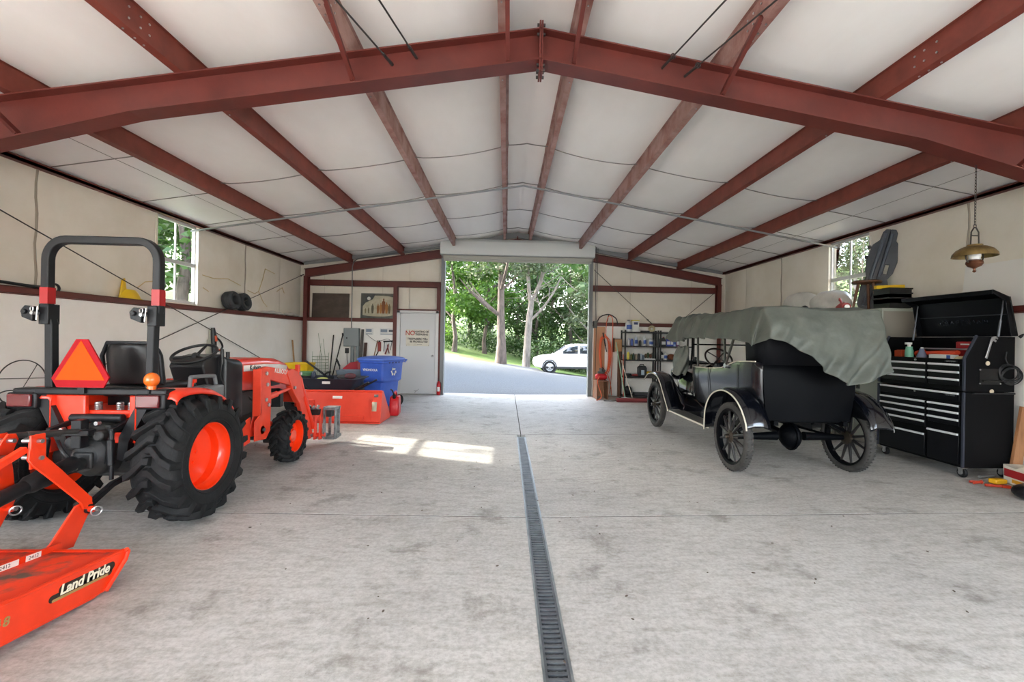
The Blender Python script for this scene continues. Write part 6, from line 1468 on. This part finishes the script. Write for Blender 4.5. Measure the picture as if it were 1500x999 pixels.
wt = thing('work_table', 'small brown wooden side table with an air compressor on it', 'table', (2.42, 11.12, .027))
TWD = mat('brown_table_wood', '#8a5f45', .55, col2='#744c36', scale=8)
m = MB(); m.box((-.15, -.16, .44), (.15, .30, .465)); m.build('tabletop', TWD, wt, bev=.004)
m = MB(); m.box((-.145, -.155, 0), (-.125, .295, .44)); m.build('side_panel', TWD, wt); m = MB(); m.box((.125, -.155, 0), (.145, .295, .44)); m.build('side_panel', TWD, wt)
ac = thing('air_compressor', 'small red air compressor standing on the brown side table', 'compressor', (2.42, 11.16, .494))
m = MB(); m.lathe([(0, -.15), (.05, -.145), (.075, -.11), (.08, -.08), (.08, .08), (.075, .11), (.05, .145), (0, .15)], (0, 0, .085), (1, 0, 0), 24); m.build('tank', mat('tank_red', '#c02028', .35), ac)
m = MB(); m.box((-.08, -.05, .165), (.06, .05, .22)); m.cyl((.0, 0, .22), (.0, 0, .30), .05, n=16); m.cyl((.06, -.06, .24), (.06, -.1, .24), .03, n=14); m.build('motor', mat('motor_grey', '#4b4a48', .5), ac)
m = MB(); m.torus((-.02, 0, .22), (.0, 1, 0), .11, .010, 20, 7, 0.2, PI-.2); m.build('handle', BLACKP, ac)
for s in (-1, 1): m = MB(); m.box((s*.09-.015, -.06, 0), (s*.09+.015, .06, .02)); m.build('foot', RUBBER, ac)
m = MB(); m.tube(spline([(2.36, 11.04, .60), (2.28, 10.90, .46), (2.38, 10.88, .14), (2.30, 10.85, .035), (2.24, 10.8, .035)], 6), .011, 7); tag(m.build('air_hose', OR_), 'orange hose drooping from the compressor to the floor', 'hose')
def bro(name, lab, cat, foot, top, hm, mk, hdm):
    o = thing(name, lab, cat, (0, 0, 0)); m = MB(); m.tube([foot, top], .0125, 8); m.build('handle', hm, o); m = MB(); mk(m); m.build('head', hdm, o); return o
bro('push_broom', 'red headed push broom on the floor before the shelf unit', 'broom', (3.06, 10.52, .09), (2.93, 11.14, 1.0), mat('broom_handle_white', '#b9b0a2', .5), lambda m: m.box((2.66, 10.46, .075), (3.40, 10.56, .125)), mat('broom_red', '#7d2f30', .6))
m = MB(); m.prism([(10.47, .075), (10.44, fz(3)+.005), (10.58, fz(3)+.005), (10.55, .075)], 'x', 2.67, 3.39); m.build('bristles', mat('bristle_dark_red', '#6a2a2b', .8), bpy.data.objects['push_broom'])
bro('dust_mop', 'mop with a green lower handle and grey head beside the red broom', 'mop', (2.94, 10.78, .10), (2.78, 11.12, 1.46), mat('handle_mint', '#93b79a', .5), lambda m: m.sph((2.95, 10.76, .075), (.14, .10, .045), 16, 8), mat('mop_grey', '#8d908d', .8))
m = MB(); m.tube(spline([(2.40, 10.70, .035), (2.62, 10.62, .04), (2.80, 10.8, .045), (3.2, 10.75, .045), (3.42, 10.65, .045)], 8), .010, 6); tag(m.build('floor_cord', BLACKP), 'black cord trailing on the floor around the broom', 'cord')
bro('red_handle_broom', 'broom with an orange red upper handle leaning on the shelf unit corner', 'broom', (2.98, 11.08, .10), (2.975, 11.14, 1.15), mat('handle_orange_red', '#b5482f', .5), lambda m: m.box((2.88, 11.04, .045), (3.005, 11.10, .10)), BLACKP)
# ================================================================ OUTSIDE
def sstep(a, b, x): t = min(1, max(0, (x-a)/(b-a))); return t*t*(3-2*t)
def gz(x, y):
    z = -.06
    if y > 12:
        t = min((y-12)/15, 1.35); z += t*(.023-.129*max(-9, min(7, x)))
        z += sstep(30, 75, y)*5.
    z += .36*max(0, -7.5-x)*sstep(-30, -6, y)*(1-.4*sstep(18, 30, y)) if x < -7.5 else 0
    if x > 10: z += .55*(x-10)*sstep(-25, -5, y)*(1-.5*sstep(14, 22, y))
    return min(z, 14)
GRAV = mat('grey_gravel', '#53575c', .9, col2='#373b40', scale=22, mix=(.3, .7), bump=.6, bscale=50, detail=9)
GRASS = mat('lawn_grass', '#5d772e', .9, col2='#40581f', scale=2.5, mix=(.35, .65), bump=.8, bscale=30, detail=9)
DRY = mat('dry_hillside', '#b0a384', .9, col2='#8f8468', scale=1.2, bump=.6, bscale=12)
m = MB(); n = 0
xs = [-60, -45, -34, -26, -20]+[-16+1.0*i for i in range(33)]+[20, 26, 34, 45, 60]
ysg = [-60, -45, -32, -24, -18, -12, -6, 0, 4, 8]+[11.0+1.0*i for i in range(36)]+[50, 55, 60, 68, 76, 90]
rows = [[(x, y, gz(x, y)) for x in xs] for y in ysg]
m.sheet(rows)
for fi, f in enumerate(m.f):
    c = sum((m.v[i] for i in f), Vector())/4
    edge = 27.0-.35*(c.x-1)+.8*math.sin(c.x*1.3)
    if (c.y < -4 and c.y > -19) or (c.y < 4 and c.y > -19 and abs(c.x) < 12): m.mi[fi] = 3  # unseen pale apron, added to bounce light up into the building
    elif c.x > 9.5 and c.y < 40: m.mi[fi] = 2
    elif c.x < -8 and c.y > -8: m.mi[fi] = 1
    elif c.y > edge: m.mi[fi] = 1
struct(m.build('ground', [GRAV, GRASS, DRY, mat('pale_bounce_apron', '#c6c3bb', .8, col2='#b3b0a8', scale=3)], smooth=80))
def leafmat(name, c1, c2, tr):
    m = bpy.data.materials.new(name); m.use_nodes = True; nt = m.node_tree; b = nt.nodes['Principled BSDF']
    tc = nt.nodes.new('ShaderNodeTexCoord'); n = nt.nodes.new('ShaderNodeTexNoise'); n.inputs['Scale'].default_value = 1.7; n.inputs['Detail'].default_value = 5
    nt.links.new(tc.outputs['Object'], n.inputs['Vector'])
    r = nt.nodes.new('ShaderNodeValToRGB'); e = r.color_ramp.elements; e[0].position = .35; e[0].color = (*lin(c1), 1); e[1].position = .65; e[1].color = (*lin(c2), 1)
    nt.links.new(n.outputs['Fac'], r.inputs[0]); nt.links.new(r.outputs[0], b.inputs['Base Color']); b.inputs['Roughness'].default_value = .6
    t = nt.nodes.new('ShaderNodeBsdfTranslucent'); nt.links.new(r.outputs[0], t.inputs[0]); mx = nt.nodes.new('ShaderNodeMixShader'); mx.inputs[0].default_value = tr
    nt.links.new(b.outputs[0], mx.inputs[1]); nt.links.new(t.outputs[0], mx.inputs[2]); nt.links.new(mx.outputs[0], nt.nodes['Material Output'].inputs[0]); return m
LEAF = [leafmat('leaf_bright', '#587a2a', '#37591c', .4), leafmat('leaf_mid', '#3f5a25', '#28411a', .3), leafmat('leaf_grey_green', '#55623f', '#37432c', .3)]
BARK = mat('grey_brown_bark', '#5d514a', .85, col2='#3f3631', scale=9, bump=.8, bscale=18, stretch=(1, 1, .25))
BARKP = mat('pale_grey_bark', '#776f69', .8, col2='#5a534d', scale=7, bump=.5, bscale=14, stretch=(1, 1, .3))
def foliage_mesh(seed, nclump, nleaf, rad, h0, h1, ls, mt):
    r = random.Random(seed); m = MB(); cl = []
    for i in range(nclump):
        v = r.random(); q = rad*(.35+.65*math.sin(PI*(.15+.8*v)))*math.sqrt(r.random()); a = r.random()*2*PI
        cl.append((q*math.cos(a), q*math.sin(a), h0+(h1-h0)*v, .5+.6*r.random()))
    vs, fs = [], []
    for i in range(nleaf):
        c = cl[r.randrange(nclump)]; g = lambda: r.gauss(0, .45)*c[3]
        p = Vector((c[0]+g(), c[1]+g(), c[2]+g()*.7))
        d = Vector((r.gauss(0, 1), r.gauss(0, 1), r.gauss(0, .6)-.2)).normalized(); w = d.orthogonal().normalized(); w = Matrix.Rotation(r.random()*6.3, 3, d) @ w
        s = ls*(.6+.8*r.random()); o = len(vs); vs += [p, p+d*s*.5+w*s*.3, p+d*s, p+d*s*.5-w*s*.3]; fs.append((o, o+1, o+2, o+3))
    m.v = vs; m.f = fs; m.mi = [0]*len(fs)
    o = m.build('foliage', mt, recalc=False); return o
def trunk_mesh(seed, h, r0, bark, nb=7, lean=0., fork=False):
    r = random.Random(seed); m = MB()
    pts = [Vector((lean*h*(i/7)**1.3+.06*r.gauss(0, 1)*min(1, i), .05*r.gauss(0, 1)*min(1, i), -.25+h*i/7)) for i in range(8)]
    rad = [r0*1.35]+[r0*(1-.8*i/7) for i in range(1, 8)]; m.tube(pts, rad, 10)
    for k in range(nb):
        i = 2+r.randrange(5); a = r.random()*2*PI; L = h*(.22+.2*r.random()); d = Vector((math.cos(a), math.sin(a), .5+.5*r.random()))
        p = pts[i]; m.tube([p, p+d*L*.4, p+d*L*.75+Vector((0, 0, .08*L)), p+d*L+Vector((0, 0, .2*L))], [rad[i]*.55, rad[i]*.4, rad[i]*.22, .015], 6)
    return m.build('trunk', bark)
protos = []
for k, (nc, nl, rad, h0, h1, ls, lm, bk_) in enumerate(((34, 5200, 2.6, 2.6, 8.4, .26, 0, BARK), (40, 6000, 2.8, 1.6, 9.0, .24, 1, BARK), (34, 4600, 2.5, 2.2, 9.4, .22, 2, BARKP))):
    protos.append((trunk_mesh(20+k, 8.6, .16+.03*k, bk_, 8, .03*(k-1)), foliage_mesh(40+k, nc, nl, rad, h0, h1, ls, LEAF[lm])))
used = [False]*3
def tree(x, y, k, s, rz, label, group='trees in the woods beyond the drive'):
    t = thing('tree', label, 'tree', (x, y, gz(x, y)), rz, group); t.scale = (s, s, s)
    for o in protos[k]:
        c = o if not used[k] else o.copy()
        if used[k]: COL.objects.link(c)
        c.parent = t
    used[k] = True; return t
LBL = ['bright green leafy tree in the woods beyond the gravel drive', 'deep green bushy tree in the woods beyond the gravel drive', 'thin grey green tree in the woods beyond the gravel drive']
GRP = ['bright green trees beyond the drive', 'deep green trees beyond the drive', 'grey green trees beyond the drive']
rt = random.Random(21)
for x, y, k, s in ((-3.6, 31, 0, 1.05), (-1.6, 34, 0, 1.0), (-5.5, 35, 0, 1.2), (-.5, 40, 1, 1.1), (2.6, 38, 1, .95), (5.2, 36, 1, 1.0), (7.2, 34, 2, 1.05), (4.3, 42, 1, 1.2), (-3.5, 43, 1, 1.2), (-7.5, 41, 1, 1.2), (1.2, 46, 1, 1.25),
                   (8.8, 40, 1, 1.2), (6.5, 47, 1, 1.3), (-2, 50, 1, 1.3), (-6, 50, 1, 1.4), (10.5, 47, 1, 1.3), (3.5, 52, 1, 1.4), (-10.5, 46, 1, 1.3), (6.0, 31.5, 2, .9), (9.4, 32, 2, 1.0)):
    tree(x, y, k, s, rt.random()*6.28, LBL[k], GRP[k])
for x, y, k, s in ((-11.2, 15.8, 1, 1.15), (-10.4, 18.6, 1, 1.05), (-13.5, 13.9, 1, 1.0), (-12.5, 22, 0, 1.2), (-8.8, 24.5, 1, 1.0), (-16, 19, 1, 1.3), (-19, 25, 1, 1.4)):
    tree(x, y, k, s, rt.random()*6.28, ['bright green tree on the grassy bank outside the left window', 'deep green tree on the grassy bank outside the left window'][min(k, 1)], ['bright green trees on the left bank', 'deep green trees on the left bank'][min(k, 1)])
for x, y, k, s in ((-8.0, 19.0, 1, 1.6), (-5.6, 22.0, 0, 1.7), (8.6, 18.6, 1, 1.55), (8.4, 22.2, 1, 1.7)):  # tall trees beside the view, added to keep sky light off the gravel
    tree(x, y, k, s, rt.random()*6.28, ['tall bright green tree overhanging the gravel drive', 'tall deep green tree overhanging the gravel drive'][min(k, 1)], ['tall bright trees by the drive', 'tall deep green trees by the drive'][min(k, 1)])
for x, y, k, s in ((13.2, 16.5, 2, .55), (11.8, 14.2, 2, .42), (15.5, 17, 2, .6)):
    tree(x, y, k, s, rt.random()*6.28, 'low grey green bush tree on the dry slope outside the right window', 'bush trees on the dry slope')
bt = thing('tree', 'thick straight brown trunked tree standing in the middle of the doorway view', 'tree', (-.30, 27.2, gz(-.3, 27.2)))
trunk_mesh(61, 11, .30, BARK, 9, .0).parent = bt; f_ = foliage_mesh(62, 30, 2600, 2.6, 5.2, 10, .24, LEAF[2]); f_.parent = bt
pt_ = thing('tree', 'pale grey forked tree with bare white branches behind the white car', 'tree', (1.28, 28.0, gz(1.28, 28)))
m = MB()
m.tube(spline([(0, 0, -.3), (.05, 0, 1.0), (.12, 0, 2.4), (.22, 0, 3.5), (.30, 0, 4.3)], 4), [.32]+[.26-.006*i for i in range(16)], 10)
m.tube(spline([(.28, 0, 4.0), (.6, .1, 4.8), (.95, .1, 5.8), (1.1, .2, 8)], 4), .12, 8); m.tube(spline([(.24, 0, 3.8), (.1, -.1, 5.0), (-.1, 0, 7.5)], 4), .11, 8)
m.tube(spline([(.2, 0, 2.9), (.9, -.2, 3.6), (1.6, -.3, 4.6), (2.2, -.3, 5.9)], 4), [.10-.005*i for i in range(13)], 8)
rr = random.Random(9)
for k in range(22):
    p = Vector((rr.uniform(-.2, 1.6), rr.uniform(-.3, .3), rr.uniform(4, 6.6))); d = Vector((rr.gauss(.2, 1), rr.gauss(0, .4), rr.gauss(.1, .5))); m.tube([p, p+d*.7, p+d*1.3+Vector((0, 0, .2))], [.035, .022, .006], 5)
m.build('trunk', BARKP, pt_); f_ = foliage_mesh(66, 22, 1500, 2.4, 5.8, 9.5, .22, LEAF[2]); f_.parent = pt_
# undergrowth along the edge of the woods
def bush(x, y, s, seed, k, lab):
    o = foliage_mesh(seed, 14, 1500, 1.0, .15, 1.2, .14, LEAF[k]); o.name = 'bush'; o.location = (x, y, gz(x, y)); o.scale = (s, s, s*.9); tag(o, lab, 'bush', 'bushes at the edge of the woods')
for i, (x, y, s, k) in enumerate(((-5.2, 33, 1.5, 0), (-2.2, 36, 1.4, 1), (3.4, 33.5, 1.6, 1), (5.5, 33, 1.5, 1), (8, 35, 1.8, 1), (.5, 37, 1.5, 1), (-7, 38, 1.8, 1))):
    bush(x, y, s, 80+i, k, 'low leafy bush at the edge of the woods beyond the grass')
cn = thing('canopy_tent', 'small grey canopy tent standing under the trees beyond the grass', 'tent', (-2.5, 41, gz(-2.5, 41)))
m = MB(); m.add([(-1.3, -1.3, 1.9), (1.3, -1.3, 1.9), (1.3, 1.3, 1.9), (-1.3, 1.3, 1.9), (0, 0, 2.7)], [(0, 1, 4), (1, 2, 4), (2, 3, 4), (3, 0, 4), (3, 2, 1, 0)]); m.build('roof_cloth', mat('tent_grey', '#8d9290', .7), cn)
for a in (-1.25, 1.25):
    for b in (-1.25, 1.25): m = MB(); m.cyl((a, b, 0), (a, b, 1.9), .03, n=8); m.build('leg', GALV, cn)
# white car on the drive
cw = thing('white_suv', 'white five door car parked on the gravel drive outside', 'car', (1.55, 24.4, -.33)); 
CWH = mat('car_white', '#e4e5e6', .25, coat=.6); CGL = mat('car_glass', '#20262b', .08, spec=.8)
m = MB()
low = [(.05, .35), (.02, .62), (.10, .80), (.45, .93), (1.15, 1.02), (2.2, 1.05), (4.2, 1.04), (4.42, .95), (4.45, .50), (4.38, .30), (3.85, .25), (.55, .25)]
m.prism(low, 'y', .0, 1.78); m.build('body', CWH, cw, bev=.07, seg=3)
m = MB()
cab = [(1.10, 1.0), (1.85, 1.52), (2.3, 1.62), (3.4, 1.62), (4.05, 1.50), (4.36, 1.02)]
vs = [(x, .06+.10*max(0, (z-1)/.62), z) for x, z in cab]+[(x, 1.72-.10*max(0, (z-1)/.62), z) for x, z in cab]; k = len(cab)
m.add(vs, [tuple(range(k)), tuple(range(2*k-1, k-1, -1))]+[(i, (i+1) % k, k+(i+1) % k, k+i) for i in range(k)]); m.build('cabin', CWH, cw, bev=.03)
def sidewin(pts, nm):
    for s in (0, 1):
        m = MB(); q = [(x, (.05+.10*(z-1)/.62) if s == 0 else (1.73-.10*(z-1)/.62), z) for x, z in pts]; o = [(x, y+(-.008 if s == 0 else .008), z) for x, y, z in q]; m.add(o, [tuple(range(len(o)))]); m.build(nm, CGL, cw, solid=.004)
sidewin([(1.42, 1.08), (1.95, 1.46), (2.45, 1.52), (2.45, 1.08)], 'front_window'); sidewin([(2.55, 1.08), (2.55, 1.52), (3.35, 1.52), (3.45, 1.08)], 'rear_window'); sidewin([(3.55, 1.10), (3.45, 1.52), (3.85, 1.44), (4.10, 1.10)], 'quarter_window')
m = MB(); m.add([(1.22, .2, 1.06), (1.22, 1.58, 1.06), (1.84, 1.5, 1.49), (1.84, .28, 1.49)], [(0, 1, 2, 3)]); o = m.build('windscreen', CGL, cw, solid=.01); o.location = (-.03, 0, .02)
for x in (.88, 3.55):
    for y, s in ((.06, -1), (1.72, 1)):
        m = MB(); m.lathe([(.22, -.1), (.31, -.1), (.335, -.07), (.335, .07), (.31, .1), (.22, .1)], (x, y, .335), (0, 1, 0), 36); w = m.build('wheel', RUBBER, cw)
        m = MB(); m.lathe([(.225, s*.09), (.20, s*.04), (.06, s*.06), (0, s*.09)], (x, y, .335), (0, 1, 0), 30)
        for k in range(5): a = 2*PI*k/5+.3; m.tube([(x+.04*math.cos(a), y+s*.085, .335+.04*math.sin(a)), (x+.22*math.cos(a), y+s*.09, .335+.22*math.sin(a))], .03, 4, flat=(0, 1, 0))
        m.build('rim', STEEL, w)
        m = MB(); m.torus((x, y+s*.055, .345), (0, 1, 0), .375, .035, 30, 6); m.build('arch_trim', BLACKP, cw)
m = MB(); m.box((1.45, -.12, 1.05), (1.60, .02, 1.17)); m.build('mirror', CWH, cw, bev=.03); m = MB(); m.box((.03, .12, .68), (.28, .03, .78)); m.build('headlight', mat('headlight_glass', '#c9ced2', .15), cw, bev=.02)
m = MB(); m.box((4.36, -.01, .8), (4.46, .25, .98)); m.build('tail_lamp', LENSR, cw, bev=.02); m = MB(); m.box((.5, -.012, .25), (4.0, .0, .36)); m.build('sill_trim', BLACKP, cw)
m = MB()
for x in (1.55, 2.5, 3.5): m.box((x-.006, -.004, .38), (x+.006, .002, 1.03))
m.box((2.25, -.02, .86), (2.42, .0, .89)); m.box((3.25, -.02, .87), (3.42, .0, .90)); m.build('door_seam', mat('seam_grey_car', '#8b8d8f', .5), cw)
WORLD_STRENGTH, EXPOSURE = 1.6, 1.38
# ================================================================ LIGHT, SKY, CAMERA
sd = Vector((1, -.34, -.62)).normalized()
sun = bpy.data.lights.new('sun', 'SUN'); sun.energy = 4.5; sun.angle = math.radians(.53); sun.color = (1, .94, .84)
so = bpy.data.objects.new('sun', sun); COL.objects.link(so); so.location = (-30, 15, 30)
so.rotation_euler = sd.to_track_quat('-Z', 'Y').to_euler()
w = bpy.data.worlds.new('sky'); SC.world = w; w.use_nodes = True; nt = w.node_tree
sky = nt.nodes.new('ShaderNodeTexSky'); sky.sky_type = 'NISHITA'; sky.sun_disc = False
sky.sun_elevation = math.asin(.62/math.sqrt(1+.34**2+.62**2)); sky.sun_rotation = math.radians(-71)
sky.air_density = 1.0; sky.dust_density = 2.5; sky.ozone_density = .6
bg = nt.nodes['Background']; bg.inputs[1].default_value = WORLD_STRENGTH
hs = nt.nodes.new('ShaderNodeHueSaturation'); hs.inputs['Saturation'].default_value = .55
nt.links.new(sky.outputs[0], hs.inputs['Color']); nt.links.new(hs.outputs[0], bg.inputs[0])
def portal(loc, rot, sx, sy):
    l = bpy.data.lights.new('portal', 'AREA'); l.shape = 'RECTANGLE'; l.size = sx; l.size_y = sy; l.cycles.is_portal = True
    o = bpy.data.objects.new('portal', l); COL.objects.link(o); o.location = loc; o.rotation_euler = rot
portal((XL-.15, -1.85, 1.5), (0, math.radians(-90), 0), 3.1, 4.1); portal((XR+.15, -1.85, 1.5), (0, math.radians(90), 0), 3.1, 4.1)
portal((XC-3.6, Y0-.15, 1.5), (math.radians(90), 0, 0), 3.4, 3.1); portal((XC+3.6, Y0-.15, 1.5), (math.radians(90), 0, 0), 3.4, 3.1)
portal(((OX0+OX1)/2, YB+.15, 1.8), (math.radians(-90), 0, 0), 3.8, 3.6)
cam = bpy.data.cameras.new('camera'); cam.sensor_width = 36; cam.lens = 36*650/1500; cam.clip_end = 500
cam.shift_x = (750-765.3)/1500; cam.shift_y = (497.7-499.5)/1500
co = bpy.data.objects.new('camera', cam); COL.objects.link(co)
yaw, roll = .037, .017
Mc = Matrix.Rotation(-yaw, 4, 'Z') @ Matrix.Rotation(math.radians(90), 4, 'X') @ Matrix.Rotation(roll, 4, 'Z')
Mc.translation = (0, 0, 1.48); co.matrix_world = Mc
SC.camera = co
SC.view_settings.view_transform = 'Standard'; SC.view_settings.look = 'None'; SC.view_settings.gamma = 1; SC.view_settings.exposure = EXPOSURE
SC.view_settings.use_curve_mapping = False
SC.cycles.max_bounces = 16; SC.cycles.diffuse_bounces = 12; SC.cycles.caustics_reflective = False; SC.cycles.caustics_refractive = False
SC.cycles.sample_clamp_indirect = 8
